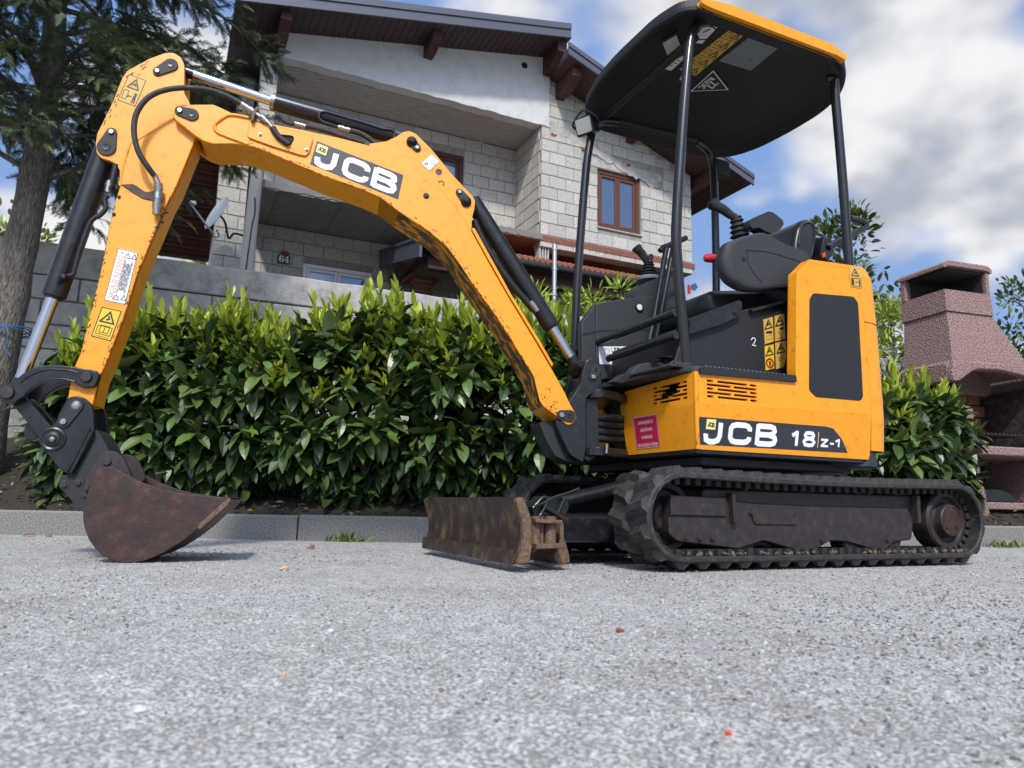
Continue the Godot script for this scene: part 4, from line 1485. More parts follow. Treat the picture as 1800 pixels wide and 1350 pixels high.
func upper_body() -> void:
	var deck := G.new()
	deck.ext(body_plan(0.012), -0.450, -0.424, 0.006, 0.6)
	part("turntable", deck, mats.black_paint, ex, Transform3D(Basis(Vector3.RIGHT, PI / 2), Vector3.ZERO))
	var belly := G.new()
	belly.xf = Transform3D(Basis(Vector3.RIGHT, PI / 2), Vector3.ZERO)
	belly.ext(body_plan(0.10), -0.424, -0.385, 0.008, 0.6)
	part("belly_plate", belly, mats.grey_plastic, ex)
	# side: the wall above the crease stands upright, the skirt below it leans in a little
	var slots := []
	var rows := [[0.0, 0.13, 0.21, 0.81, 0.86, 1.0], [0.0, 0.48, 0.53, 1.0], [0.0, 0.13, 0.21, 0.81, 0.86, 1.0], [0.0, 0.48, 0.53, 1.0], [0.0, 0.13, 0.21, 0.81, 0.86, 1.0]]
	for i in 5:
		for k in range(0, rows[i].size(), 2):
			var y := 0.708 - i * 0.0152
			slots.append(rrect(lerpf(-0.553, -0.302, rows[i][k]), y - 0.0045, lerpf(-0.553, -0.302, rows[i][k + 1]), y + 0.0045, 0.0035, 3))
	var wall := G.new()
	var top := PackedVector2Array([Vector2(-0.607, 0.618), Vector2(0.344, 0.636), Vector2(0.345, 0.692), Vector2(0.336, 1.065), Vector2(0.323, 1.305), Vector2(0.023, 1.288), Vector2(-0.058, 1.216), Vector2(-0.088, 0.800), Vector2(-0.085, 0.742), Vector2(-0.607, 0.740)])
	for q in holed(top, slots):
		wall.ext(q, 0.484, 0.5, 0.0)
	var side := part("side_panel", wall, mats.yellow, ex)
	var rim := G.new()
	# rounded front edge of the tall part and the chamfer over it
	rim.ext(round_corners(pv([-0.058, 1.216, -0.088, 0.800, -0.085, 0.742, -0.066, 0.742, -0.066, 0.80, -0.040, 1.205, 0.032, 1.272, 0.31, 1.29, 0.323, 1.305, 0.023, 1.288]), 0.004, 2), 0.455, 0.501, 0.004)
	part("panel_rim", rim, mats.yellow, side)
	var skirt_turn := Transform3D(Basis(Vector3.RIGHT, deg_to_rad(5.5)), Vector3(0, 0.618, 0.5))
	var sk := G.new()
	sk.ext(pv([-0.607, 0.0, -0.591, -0.176, 0.340, -0.176, 0.344, 0.017]), -0.014, 0.0, 0.0)
	var skirt := part("side_skirt", sk, mats.yellow, ex, skirt_turn)
	# front face in the same way
	var fslots := []
	for i in 5:
		for k in range(0, rows[i].size(), 2):
			var y := 0.706 - i * 0.0155
			fslots.append(rrect(lerpf(0.226, 0.450, rows[i][k]), y - 0.0048, lerpf(0.226, 0.450, rows[i][k + 1]), y + 0.0048, 0.0035, 3))
	fslots.append(pv([0.268, 0.676, 0.290, 0.680, 0.345, 0.712, 0.392, 0.708, 0.398, 0.694, 0.385, 0.690, 0.386, 0.682, 0.396, 0.679, 0.398, 0.670, 0.340, 0.662, 0.300, 0.654, 0.272, 0.658]))
	var ff := G.new()
	var outline := pv([0.0, 0.612, 0.5, 0.612, 0.5, 0.740, 0.02, 0.722, 0.018, 0.700, -0.012, 0.690, -0.012, 0.63])
	var pieces := [outline]
	var ys := [0.706, 0.6905, 0.675, 0.6595, 0.644]
	ys.reverse()
	var cutp := []
	var last := -9.0
	for y in ys + [9.0]:
		for q in Geometry2D.intersect_polygons(outline, PackedVector2Array([Vector2(-9, last), Vector2(9, last), Vector2(9, y), Vector2(-9, y)])):
			cutp.append(q)
		last = y
	for h in fslots:
		var next := []
		for q in cutp:
			for r in Geometry2D.clip_polygons(q, h):
				next.append(r)
		cutp = next
	for q in cutp:
		ff.ext(q, -0.014, 0.0, 0.0)
	var front := part("front_panel", ff, mats.yellow, ex, on_front(-0.607))
	var fk := G.new()
	fk.ext(pv([0.0, 0.0, 0.015, -0.168, 0.484, -0.168, 0.5, 0.0]), -0.014, 0.0, 0.0)
	var front_skirt := part("front_skirt", fk, mats.yellow, ex, Transform3D(on_front(-0.607).basis * Basis(Vector3.RIGHT, deg_to_rad(5.5)), Vector3(-0.607, 0.612, 0)))
	# rounded upright at the corner
	var cr := G.new()
	cr.tube(PackedVector3Array([Vector3(-0.601, 0.738, 0.494), Vector3(-0.601, 0.614, 0.494), Vector3(-0.585, 0.445, 0.478)]), [0.0085], 10)
	part("corner_edge", cr, mats.yellow, side)
	# far half of the front, seen past the swing post
	var far := G.new()
	far.ext(pv([-0.50, 0.45, -0.13, 0.45, -0.13, 0.62, -0.20, 0.70, -0.50, 0.72]), -0.014, 0.0, 0.004)
	part("front_panel", far, mats.yellow, ex, on_front(-0.60))
	# rear quarter, wrapping round the back
	var rear := G.new()
	var plan := PackedVector2Array([Vector2(0.352, 0.470), Vector2(0.353, 0.494), Vector2(0.42, 0.490), Vector2(0.455, 0.476), Vector2(0.480, 0.44), Vector2(0.51, 0.36), Vector2(0.535, 0.22), Vector2(0.545, 0.0), Vector2(0.535, -0.22), Vector2(0.50, -0.36), Vector2(0.44, -0.45), Vector2(0.33, -0.495)])
	var ring := [[0.482, 0.985], [0.62, 1.0], [0.72, 1.0], [1.05, 0.99], [1.05, 0.982], [1.058, 0.982], [1.058, 0.99], [1.27, 0.972], [1.325, 0.93], [1.33, 0.80]]
	for i in ring.size() - 1:
		for j in plan.size() - 1:
			var w := []
			for c in [[j, i], [j + 1, i], [j + 1, i + 1], [j, i + 1]]:
				var p: Vector2 = plan[c[0]]
				var k: float = ring[c[1]][1]
				w.append(Vector3(0.30 + (p.x - 0.30) * k - (1.0 - k) * 0.1, ring[c[1]][0], p.y * k))
			rear.quad(w[3], w[2], w[1], w[0])
	part("rear_panel", rear, mats.yellow, ex)
	var tail := G.new()
	tail.xf = Transform3D(Basis(Vector3.RIGHT, PI / 2), Vector3.ZERO)
	tail.ext(PackedVector2Array([Vector2(0.337, 0.485), Vector2(0.40, 0.468), Vector2(0.45, 0.43), Vector2(0.495, 0.35), Vector2(0.53, 0.2), Vector2(0.54, 0.0), Vector2(0.53, -0.2), Vector2(0.495, -0.35), Vector2(0.43, -0.44), Vector2(0.33, -0.485), Vector2(0.2, -0.4), Vector2(0.2, 0.4)]), -0.485, -0.41, 0.006)
	part("counterweight", tail, mats.grey_plastic, ex)
	# inner bulk behind the panels, coloured near-black in place of engine-bay shade
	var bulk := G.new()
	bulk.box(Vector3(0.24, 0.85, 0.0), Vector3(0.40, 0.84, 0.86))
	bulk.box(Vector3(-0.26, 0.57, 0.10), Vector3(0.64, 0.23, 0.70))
	part("bay_shade_block", bulk, mats.black_paint, ex)
	# dark infill of the tall door
	var inf := G.new()
	inf.ext(round_corners(pv([0.033, 1.139, 0.278, 1.158, 0.305, 1.134, 0.303, 0.943, 0.301, 0.711, 0.282, 0.693, 0.02, 0.689, -0.017, 0.714, 0.011, 1.109]), 0.012, 4), 0.4985, 0.5025, 0.0012)
	part("door_panel", inf, mats.black_plastic, side)
	# dark band with the lettering, on the skirt
	var on_skirt := skirt_turn.affine_inverse()
	var fl := func(p: PackedVector2Array) -> PackedVector2Array:
		var o := PackedVector2Array()
		for q in p:
			o.append(Vector2(q.x, q.y - 0.618))
		return o
	var band: PackedVector2Array = fl.call(pv([-0.588, 0.565, 0.075, 0.569, 0.118, 0.563, 0.171, 0.52, 0.206, 0.465, -0.597, 0.46]))
	var bg := G.new()
	bg.ext(band, 0.0, 0.001)
	var decal := part("name_band", bg, mats.dark_decal, ex, skirt_turn)
	var quad_: PackedVector2Array = fl.call(pv([-0.588, 0.565, 0.215, 0.569, 0.207, 0.464, -0.597, 0.46]))
	mark_letters(quad_, 0.0016, [["J", 0.035, 0.125, 0.16, 0.93, 0.205], ["C", 0.182, 0.148, 0.13, 0.89, 0.205], ["B", 0.350, 0.147, 0.11, 0.90, 0.205], ["1", 0.585, 0.07, 0.25, 0.83, 0.15], ["8", 0.668, 0.092, 0.25, 0.83, 0.145], ["Z", 0.795, 0.058, 0.50, 0.80, 0.085], ["-", 0.862, 0.030, 0.50, 0.80, 0.08], ["1", 0.893, 0.055, 0.46, 0.78, 0.085]], mats.white_print, decal)
	mark_letters(quad_, 0.0016, [["|", 0.772, 0.01, 0.23, 0.86, 0.028]], mats.cream_sticker, decal)
	emblem(quad_, 0.045, 0.06, 0.10, 0.43, 0.0016, Transform3D.IDENTITY, decal)
	# no-standing notice on the front skirt
	var fq: PackedVector2Array = pv([0.083, -0.012, 0.252, -0.012, 0.256, -0.146, 0.090, -0.146])
	var notice := label_plate("notice", fq, front_skirt.transform, mats.red_sign, [["b", 0.015, 0.012, 0.985, 0.988, 0.022]], mats.faded_red, ex, "red notice with white Croatian lettering")
	var lines := ["ZABRANJENO SE", "ZADRŽAVATI", "U RADNOM", "DJELOKRUGU STROJA"]
	for i in 4:
		var c := spot(fq, 0.5, 0.17 + i * 0.235)
		lettering(lines[i], Transform3D(Basis.IDENTITY, Vector3(c.x, c.y - 0.004, 0.002)), 0.0135, mats.faded_red, notice, true, [0.75, 0.75, 0.75, 0.74][i])
	# warning on the tall part
	var wq := pv([0.261, 1.294, 0.333, 1.301, 0.337, 1.204, 0.264, 1.201])
	label_plate("warning_label", wq, Transform3D(Basis.IDENTITY, Vector3(0, 0, 0.5012)), mats.amber_sticker, [["t", 0.45, 0.27, 0.62, 0.34, 0.05], ["l", 0.05, 0.38, 0.36, 0.5, 0.26, 0.56, 0.34], ["b", 0.08, 0.56, 0.92, 0.94, 0.03], ["r", 0.12, 0.60, 0.30, 0.90], ["r", 0.72, 0.62, 0.84, 0.90], ["l", 0.04, 0.40, 0.74, 0.64, 0.74]], mats.black_print, ex)

func body_plan(inset: float) -> PackedVector2Array:
	var p := PackedVector2Array([Vector2(-0.60, 0.485), Vector2(0.33, 0.485), Vector2(0.42, 0.45), Vector2(0.5, 0.33), Vector2(0.53, 0.15), Vector2(0.53, -0.15), Vector2(0.5, -0.33), Vector2(0.42, -0.45), Vector2(0.33, -0.485), Vector2(-0.60, -0.485)])
	var o := PackedVector2Array()
	for q in p:
		o.append(q - q.normalized() * inset)
	return o

func emblem(q: PackedVector2Array, u0: float, v0: float, u1: float, v1: float, z: float, xf: Transform3D, parent: Node) -> void:
	var e := PackedVector2Array([spot(q, u0, v0), spot(q, u1, v0), spot(q, u1, v1), spot(q, u0, v1)])
	var g := G.new()
	g.ext(e, z - 0.001, z + 0.001)
	part("emblem", g, mats.cream_sticker, parent, xf)
	mark_letters(e, z + 0.0014, [["J", 0.14, 0.22, 0.30, 0.72, 0.10], ["C", 0.37, 0.24, 0.32, 0.74, 0.10], ["B", 0.62, 0.24, 0.34, 0.76, 0.10]], mats.black_print, parent, "emblem_letter")

# -------------------------------------------------- operator's place

func cab() -> void:
	var id := Transform3D.IDENTITY
	# floor plate and step
	var fp := G.new()
	fp.xf = Transform3D(Basis(Vector3.RIGHT, PI / 2), Vector3.ZERO)
	fp.ext(round_corners(pv([-0.68, 0.24, -0.625, 0.46, -0.60, 0.505, -0.08, 0.505, -0.08, -0.48, -0.62, -0.48, -0.68, -0.2]), 0.03), -0.762, -0.738, 0.006)
	part("floor_plate", fp, mats.grey_plastic, ex)
	var st := G.new()
	st.ext(round_corners(pv([-0.593, 0.753, -0.566, 0.76, -0.098, 0.768, -0.093, 0.742, -0.591, 0.729]), 0.004, 2), 0.38, 0.512, 0.004)
	var step := part("step", st, mats.black_plastic, ex)
	var tr := G.new()
	for i in 22:
		var t := i / 21.0
		var p := Vector3(-0.56, 0.763, 0.51).lerp(Vector3(-0.119, 0.769, 0.51), t)
		for z in [0.40, 0.44, 0.48, 0.505]:
			tr.box(Vector3(p.x, p.y - 0.004, z), Vector3(0.010, 0.010, 0.014), 0.002)
	part("tread_studs", tr, mats.steel, step).set_meta("kind", "stuff")
	var lip := G.new()
	lip.box(Vector3(-0.655, 0.765, 0.30), Vector3(0.06, 0.012, 0.30), 0.003)
	lip.box(Vector3(-0.62, 0.77, 0.40), Vector3(0.08, 0.022, 0.10), 0.004)
	part("mat_edge", lip, mats.grey_plastic, ex)
	var pedal := G.new()
	pedal.xf = Transform3D(Basis(Vector3.UP, -0.2), Vector3(-0.52, 0.80, 0.16))
	pedal.ext(pv([-0.16, -0.03, 0.10, -0.03, 0.12, 0.02, 0.0, 0.045, -0.12, 0.015]), -0.05, 0.05, 0.006)
	part("pedal_cover", pedal, mats.grey_plastic, ex)
	var pd := G.new()
	pd.ext(pv([-0.809, 0.718, -0.754, 0.756, -0.726, 0.761, -0.724, 0.742, -0.763, 0.713]), 0.18, 0.24, 0.004)
	part("foot_pedal", pd, mats.black_plastic, ex)
	# box under the seat with its front leg-guard
	var sb := G.new()
	sb.ext(pv([-0.529, 0.951, -0.342, 1.031, -0.152, 1.086, 0.075, 1.158, 0.053, 0.794, -0.533, 0.774]), -0.34, 0.36, 0.006)
	part("seat_box", sb, mats.black_plastic, ex)
	var bx := G.new()
	bx.ext(round_corners(pv([-0.532, 0.982, -0.271, 1.095, -0.253, 1.087, -0.26, 1.054, -0.274, 1.025, -0.367, 0.979, -0.54, 0.915]), 0.012, 3), 0.30, 0.385, 0.006)
	part("seat_box_guard", bx, mats.black_paint, ex)
	bolt_on(Vector2(-0.296, 1.038), 0.010, 0.385, id, ex, mats.black_plastic)
	var stay := G.new()
	stay.ext(pv([-0.2, 1.067, 0.047, 1.149, 0.049, 1.137, -0.198, 1.052]), 0.33, 0.385, 0.003)
	part("stay", stay, mats.black_paint, ex)
	# chalked 2
	var chalk := G.new()
	chalk.ribbon(pv([-0.191, 0.936, -0.182, 0.946, -0.171, 0.946, -0.167, 0.937, -0.175, 0.924, -0.187, 0.912, -0.177, 0.915, -0.165, 0.912]), 0.0035, 0.3625)
	part("chalk_number", chalk, mats.white_print, ex)
	# four warning labels on the seat box
	var lab := [[pv([-0.12, 1.036, -0.061, 1.057, -0.062, 0.942, -0.116, 0.923]), "yellow"], [pv([-0.054, 1.06, 0.007, 1.081, 0.007, 0.962, -0.057, 0.942]), "amber"], [pv([-0.118, 0.918, -0.062, 0.934, -0.064, 0.823, -0.117, 0.808]), "bright"], [pv([-0.055, 0.938, 0.009, 0.957, 0.008, 0.889, -0.01, 0.836, -0.056, 0.822]), "torn"]]
	for i in 4:
		var q: PackedVector2Array = lab[i][0]
		var marks := [["t", 0.5, 0.25, 0.72, 0.33, 0.05], ["l", 0.05, 0.38, 0.30, 0.5, 0.22, 0.62, 0.32], ["b", 0.02, 0.01, 0.98, 0.99, 0.015]]
		if i == 0:
			marks += [["r", 0.2, 0.52, 0.55, 0.60], ["r", 0.5, 0.55, 0.85, 0.64], ["b", 0.2, 0.70, 0.8, 0.84, 0.012]]
		elif i == 1:
			marks += [["r", 0.45, 0.52, 0.85, 0.60], ["d", 0.4, 0.68, 0.03], ["d", 0.5, 0.76, 0.03], ["l", 0.02, 0.2, 0.9, 0.7, 0.9]]
		elif i == 2:
			marks += [["o", 0.5, 0.74, 0.16, 0.04], ["r", 0.4, 0.66, 0.62, 0.84]]
		else:
			marks = [["t", 0.5, 0.25, 0.72, 0.33, 0.05], ["l", 0.05, 0.38, 0.30, 0.5, 0.22, 0.62, 0.32], ["l", 0.015, 0.2, 0.58, 0.7, 0.58], ["l", 0.015, 0.2, 0.64, 0.75, 0.64], ["l", 0.015, 0.2, 0.70, 0.6, 0.70]]
		var flat_q := PackedVector2Array([q[0], q[1], q[2] if i < 3 else Vector2(0.007, 0.838), q[q.size() - 1]])
		var g := G.new()
		g.ext(q, 0.3615, 0.3625)
		var l := part("warning_label", g, mats.yellow_sticker if i == 2 else mats.amber_sticker, ex)
		part("print", print_marks(flat_q, marks, 0.363), mats.black_print, l)
		if i == 2:
			part("print", print_marks(flat_q, [["o", 0.5, 0.74, 0.20, 0.035], ["l", 0.035, 0.3, 0.62, 0.7, 0.86]], 0.3634), mats.orange_red, l)
	# seat: cushion, back
	var cu := G.new()
	cu.xf = Transform3D(Basis(Vector3(0, 0, 1), 0.16), Vector3(-0.02, 1.165, -0.02))
	cu.ext(rrect(-0.27, -0.06, 0.22, 0.06, 0.055, 6), -0.24, 0.24, 0.03, 0.7)
	part("seat_cushion", cu, mats.black_vinyl, ex)
	var bk := G.new()
	bk.ext(round_corners(pv([0.337, 1.443, 0.355, 1.565, 0.379, 1.641, 0.417, 1.682, 0.461, 1.699, 0.497, 1.7, 0.523, 1.677, 0.531, 1.608, 0.506, 1.543, 0.467, 1.419, 0.365, 1.403]), 0.03, 5), -0.14, 0.12, 0.03, 0.7)
	var seat := part("seat_back", bk, mats.black_vinyl, ex)
	var seam := G.new()
	seam.tube(curve3(pv3([0.372, 1.538, 0.121, 0.393, 1.632, 0.121, 0.442, 1.668, 0.121, 0.481, 1.654, 0.121, 0.484, 1.588, 0.121, 0.455, 1.492, 0.121])), [0.0045], 6)
	part("seam", seam, mats.grey_plastic, seat)
	var frame := G.new()
	frame.ext(pv([0.506, 1.501, 0.545, 1.611, 0.629, 1.595, 0.599, 1.516, 0.564, 1.48]), 0.0, 0.13, 0.006)
	part("belt_anchor", frame, mats.black_plastic, ex)
	var red := G.new()
	red.ext(pv([0.515, 1.51, 0.54, 1.524, 0.546, 1.501, 0.521, 1.49]), 0.125, 0.134, 0.001)
	part("belt_button", red, mats.orange_red, ex)
	# right-hand console
	pod(pv([-0.345, 1.277, -0.324, 1.333, -0.305, 1.354, -0.253, 1.379, -0.135, 1.426, -0.086, 1.419, -0.004, 1.394, 0.133, 1.377, 0.16, 1.355, 0.067, 1.265, 0.06, 1.201, -0.066, 1.175, -0.167, 1.155, -0.237, 1.155, -0.302, 1.18, -0.334, 1.22]), 0.31, 0.40, "console")
	var lines := G.new()
	lines.tube(curve3(pv3([-0.237, 1.316, 0.401, -0.114, 1.329, 0.401, 0.035, 1.32, 0.401, 0.093, 1.311, 0.401])), [0.0015], 6)
	lines.tube(curve3(pv3([-0.234, 1.322, 0.401, -0.23, 1.266, 0.401, -0.2, 1.22, 0.401, -0.154, 1.184, 0.401])), [0.0015], 6)
	part("console_seam", lines, mats.pure_dark, ex)
	var sw := G.new()
	sw.ext(rrect(0, 0, 0.02, 0.018, 0.003), 0.396, 0.404, 0.002)
	part("key_switch", sw, mats.black_gloss, ex, Transform3D(Basis.IDENTITY, Vector3(Vector2(-0.26, 1.267).x, Vector2(-0.26, 1.267).y, 0)))
	bolt_on(Vector2(0.006, 1.214), 0.010, 0.39, id, ex, mats.black_gloss)
	var rest := G.new()
	rest.ext(round_corners(pv([-0.196, 1.461, -0.159, 1.489, -0.112, 1.514, -0.081, 1.531, -0.051, 1.531, 0.005, 1.504, 0.008, 1.486, -0.021, 1.451, -0.07, 1.429, -0.109, 1.435, -0.135, 1.446, -0.181, 1.432]), 0.012, 4), 0.32, 0.38, 0.02, 0.7)
	part("armrest", rest, mats.black_vinyl, ex)
	joystick(Vector3(-0.17, 1.394, 0.3), Vector3(-0.195, 1.504, 0.3), Vector3(-0.335, 1.548, 0.3), 0.062, 0.048)
	# far console with gauge, labels and levers
	var fc := G.new()
	fc.ext(round_corners(pv([-0.617, 1.175, -0.491, 1.215, -0.245, 1.27, -0.086, 1.289, -0.096, 0.876, -0.617, 0.806]), 0.008, 2), -0.27, -0.20, 0.006)
	fc.ext(round_corners(pv([-0.392, 1.234, -0.378, 1.283, -0.358, 1.309, -0.257, 1.359, -0.13, 1.391, -0.084, 1.349, -0.086, 1.277]), 0.02, 4), -0.30, -0.21, 0.015, 0.7)
	var fcp := part("control_console", fc, mats.grey_plastic, ex)
	var fcs := G.new()
	fcs.ext(pv([-0.617, 1.175, -0.614, 1.042, -0.614, 0.806, -0.688, 0.8, -0.692, 1.019, -0.692, 1.076]), -0.25, -0.205, 0.006)
	part("console_cheek", fcs, mats.grey_plastic, fcp)
	var sm := G.new()
	sm.ribbon(pv([-0.692, 1.019, -0.614, 1.042, -0.316, 1.083]), 0.004, -0.1985)
	part("console_seam", sm, mats.pure_dark, fcp)
	var gb := G.new()
	gb.xf = Transform3D(Basis(Vector3.RIGHT, PI / 2), Vector3(-0.372, 1.192, -0.2))
	gb.lathe(pv([0.024, 0.0, 0.024, 0.008, 0.019, 0.010, 0.018, 0.004, 0.0, 0.004]), 28)
	part("gauge", gb, mats.black_gloss, fcp)
	var gf := G.new()
	gf.xf = Transform3D(Basis(Vector3.RIGHT, PI / 2), Vector3(-0.372, 1.192, -0.2))
	gf.lathe(pv([0.017, 0.0045, 0.0, 0.0055]), 28)
	part("gauge_face", gf, mats.white_sticker, fcp)
	label_plate("control_chart", pv([-0.606, 0.968, -0.432, 0.987, -0.433, 0.897, -0.599, 0.883]), Transform3D(Basis.IDENTITY, Vector3(0, 0, -0.199)), mats.white_sticker, [["b", 0.19, 0.14, 0.34, 0.46, 0.02], ["l", 0.02, 0.42, 0.0, 0.42, 0.28, 0.98, 0.28], ["r", 0.5, 0.06, 0.55, 0.2], ["r", 0.6, 0.06, 0.65, 0.2], ["l", 0.03, 0.5, 0.12, 0.7, 0.12], ["l", 0.04, 0.66, 0.58, 0.84, 0.58], ["l", 0.04, 0.75, 0.44, 0.75, 0.72], ["b", 0.72, 0.78, 0.79, 0.9, 0.02], ["b", 0.88, 0.4, 0.95, 0.66, 0.02], ["l", 0.02, 0.2, 0.6, 0.4, 0.6], ["o", 0.3, 0.82, 0.06, 0.02], ["l", 0.015, 0.42, 0.95, 0.7, 0.95]], mats.black_print, fcp)
	joystick(Vector3(-0.237, 1.384, -0.3), Vector3(-0.239, 1.466, -0.3), Vector3(-0.316, 1.542, -0.3), 0.058, 0.046)
	var knob := G.new()
	knob.tube(curve3(pv3([-0.247, 1.462, -0.28, -0.239, 1.494, -0.28, -0.232, 1.501, -0.28])), [0.013], 10)
	part("switch_knob", knob, mats.black_plastic, ex)
	# travel levers
	var lv := G.new()
	for k in [[Vector3(-0.366, 1.437, 0.02), Vector3(-0.443, 1.075, 0.02), Vector3(-0.505, 0.843, 0.02)], [Vector3(-0.295, 1.462, -0.02), Vector3(-0.381, 1.092, -0.02), Vector3(-0.439, 0.856, -0.02)]]:
		lv.tube(PackedVector3Array(k), [0.0135], 10)
	lv.tube(PackedVector3Array([Vector3(-0.405, 1.405, 0.02), Vector3(-0.386, 1.425, 0.02), Vector3(-0.326, 1.455, 0.02)]), [0.013], 10)
	lv.tube(PackedVector3Array([Vector3(-0.315, 1.458, -0.02), Vector3(-0.268, 1.487, -0.02), Vector3(-0.219, 1.515, -0.02)]), [0.013], 10)
	part("travel_lever", lv, mats.black_paint, ex)
	var ped := G.new()
	ped.xf = Transform3D(Basis(Vector3(0.3, 1, 0).normalized(), 0.4), Vector3(-0.539, 0.844, 0.25))
	ped.lathe(pv([0.0, -0.006, 0.05, -0.006, 0.05, 0.0, 0.0, 0.0]), 20)
	part("travel_pedal", ped, mats.black_plastic, ex)
	var gus := G.new()
	gus.ext(pv([-0.634, 0.769, -0.605, 0.848, -0.593, 0.867, -0.582, 0.864, -0.568, 0.769]), 0.39, 0.402, 0.002)
	part("post_gusset", gus, mats.dirty_steel, ex)
	var pl := G.new()
	pl.tube(curve3(pv3([-0.666, 0.786, 0.35, -0.627, 0.782, 0.35, -0.587, 0.807, 0.35])), [0.007], 8)
	part("door_hook", pl, mats.dirty_steel, ex)
	# red lever knob and its rod
	var rk := G.new()
	rk.tube(PackedVector3Array([Vector3(-0.362, 1.297, 0.28), Vector3(-0.355, 1.298, 0.28), Vector3(-0.339, 1.302, 0.28), Vector3(-0.32, 1.304, 0.28), Vector3(-0.301, 1.305, 0.28), Vector3(-0.275, 1.304, 0.28), Vector3(-0.272, 1.304, 0.28)]), [0.008, 0.017, 0.0205, 0.020, 0.016, 0.013, 0.005], 16)
	part("red_knob", rk, mats.red_knob, ex)
	var rr := G.new()
	rr.rod(Vector3(-0.282, 1.303, 0.28), Vector3(-0.215, 1.297, 0.28), 0.006, 8)
	part("knob_rod", rr, mats.black_gloss, ex)
	var tag := G.new()
	tag.ext(pv([-0.14, 1.305, -0.104, 1.328, -0.087, 1.31, -0.105, 1.287, -0.133, 1.292]), -0.103, -0.10, 0.0005)
	part("key_tag", tag, mats.blue_twine, ex)
	var tag2 := G.new()
	tag2.ext(pv([-0.15, 1.31, -0.14, 1.305, -0.137, 1.268, -0.151, 1.263]), -0.104, -0.09, 0.001)
	part("red_clip", tag2, mats.orange_red, ex)
	# dark bulkhead behind the legs, closing the far side of the box
	var bh := G.new()
	bh.box(Vector3(-0.20, 0.90, -0.40), Vector3(0.50, 0.30, 0.16), 0.01)
	part("seat_riser", bh, mats.black_plastic, ex)

func pod(p: PackedVector2Array, z0: float, z1: float, called: String) -> void:
	# a swollen casing: the outline shrinks towards both faces
	var o := round_corners(p, 0.03, 4)
	var g := G.new()
	var c := Vector2.ZERO
	for q in o:
		c += q / o.size()
	var steps := [[0.90, 0.0], [0.96, 0.006], [0.99, 0.016], [1.0, 0.028], [1.0, -0.050], [0.985, -0.025], [0.95, -0.008], [0.88, 0.0]]
	var rings := []
	for i in steps.size():
		var z: float = z0 + steps[i][1] if i < 4 else z1 + steps[i][1]
		var r := []
		for q in o:
			var w: Vector2 = c + (q - c) * steps[i][0]
			r.append(Vector3(w.x, w.y, z))
		rings.append(r)
	var area := 0.0
	for i in o.size():
		area += o[i].cross(o[(i + 1) % o.size()])
	if area < 0.0:
		for r in rings:
			r.reverse()
	var k := o.size()
	for i in rings.size() - 1:
		for j in k:
			var l := (j + 1) % k
			var out: Array[Vector3] = []
			for q in [rings[i][j], rings[i][l], rings[i + 1][l], rings[i + 1][j]]:
				var d := Vector3(q.x - c.x, q.y - c.y, 0).normalized()
				var t := clampf((q.z - (z1 - 0.05)) / 0.05, 0.0, 1.0)
				out.append((d * (1.0 - t * 0.85) + Vector3(0, 0, t)).normalized())
			g.quadn(rings[i][j], rings[i][l], rings[i + 1][l], rings[i + 1][j], out[0], out[1], out[2], out[3])
	var last := []
	var flat := PackedVector2Array()
	for q in rings[rings.size() - 1]:
		flat.append(Vector2(q.x, q.y))
	g.sheet(flat, z1)
	part(called, g, mats.grey_plastic, ex)

func joystick(base: Vector3, neck: Vector3, tip: Vector3, r0: float, r1: float) -> void:
	var up := (neck - base)
	var b := G.new()
	# plate
	var y := up.normalized()
	var x := y.cross(Vector3(0, 0, 1)).normalized()
	b.xf = Transform3D(Basis(x, y, x.cross(y)), base)
	b.lathe(pv([0.0, -0.012, r0 * 1.12, -0.012, r0 * 1.15, 0.0, r0 * 1.08, 0.006, 0.0, 0.006]), 28)
	part("joystick_plate", b, mats.grey_sticker, ex)
	# bellows
	var g := G.new()
	g.xf = b.xf
	var p := PackedVector2Array()
	var n := 5
	var h := up.length()
	for i in n:
		var t := i / float(n)
		var rr := lerpf(r1, r1 * 0.55, t)
		p.append(Vector2(rr * 0.74, h * (t + 0.02)))
		p.append(Vector2(rr, h * (t + 0.07)))
		p.append(Vector2(rr, h * (t + 0.10)))
		p.append(Vector2(rr * 0.70, h * (t + 0.19)))
	p.append(Vector2(0.018, h))
	p.append(Vector2(0.026, h * 1.02))
	p.append(Vector2(0.024, h * 1.06))
	p.append(Vector2(0.0, h * 1.08))
	g.lathe(p, 24)
	var o := part("joystick_boot", g, mats.black_plastic, ex)
	var s := G.new()
	var d := tip - neck
	var side := d.normalized()
	s.tube(curve3(PackedVector3Array([neck, neck + d * 0.25, neck + d * 0.55 + Vector3(0.002, 0.004, 0), neck + d * 0.82, neck + d * 1.0, neck + d * 1.03])), [0.018, 0.018, 0.018, 0.018, 0.018, 0.018, 0.019, 0.019, 0.020, 0.020, 0.021, 0.021, 0.022, 0.022, 0.022, 0.022, 0.023, 0.023, 0.024, 0.025, 0.026, 0.027, 0.027, 0.026, 0.025, 0.023, 0.020, 0.015, 0.010, 0.004, 0.001], 14)
	part("joystick_grip", s, mats.black_vinyl, ex)

# -------------------------------------------------- canopy

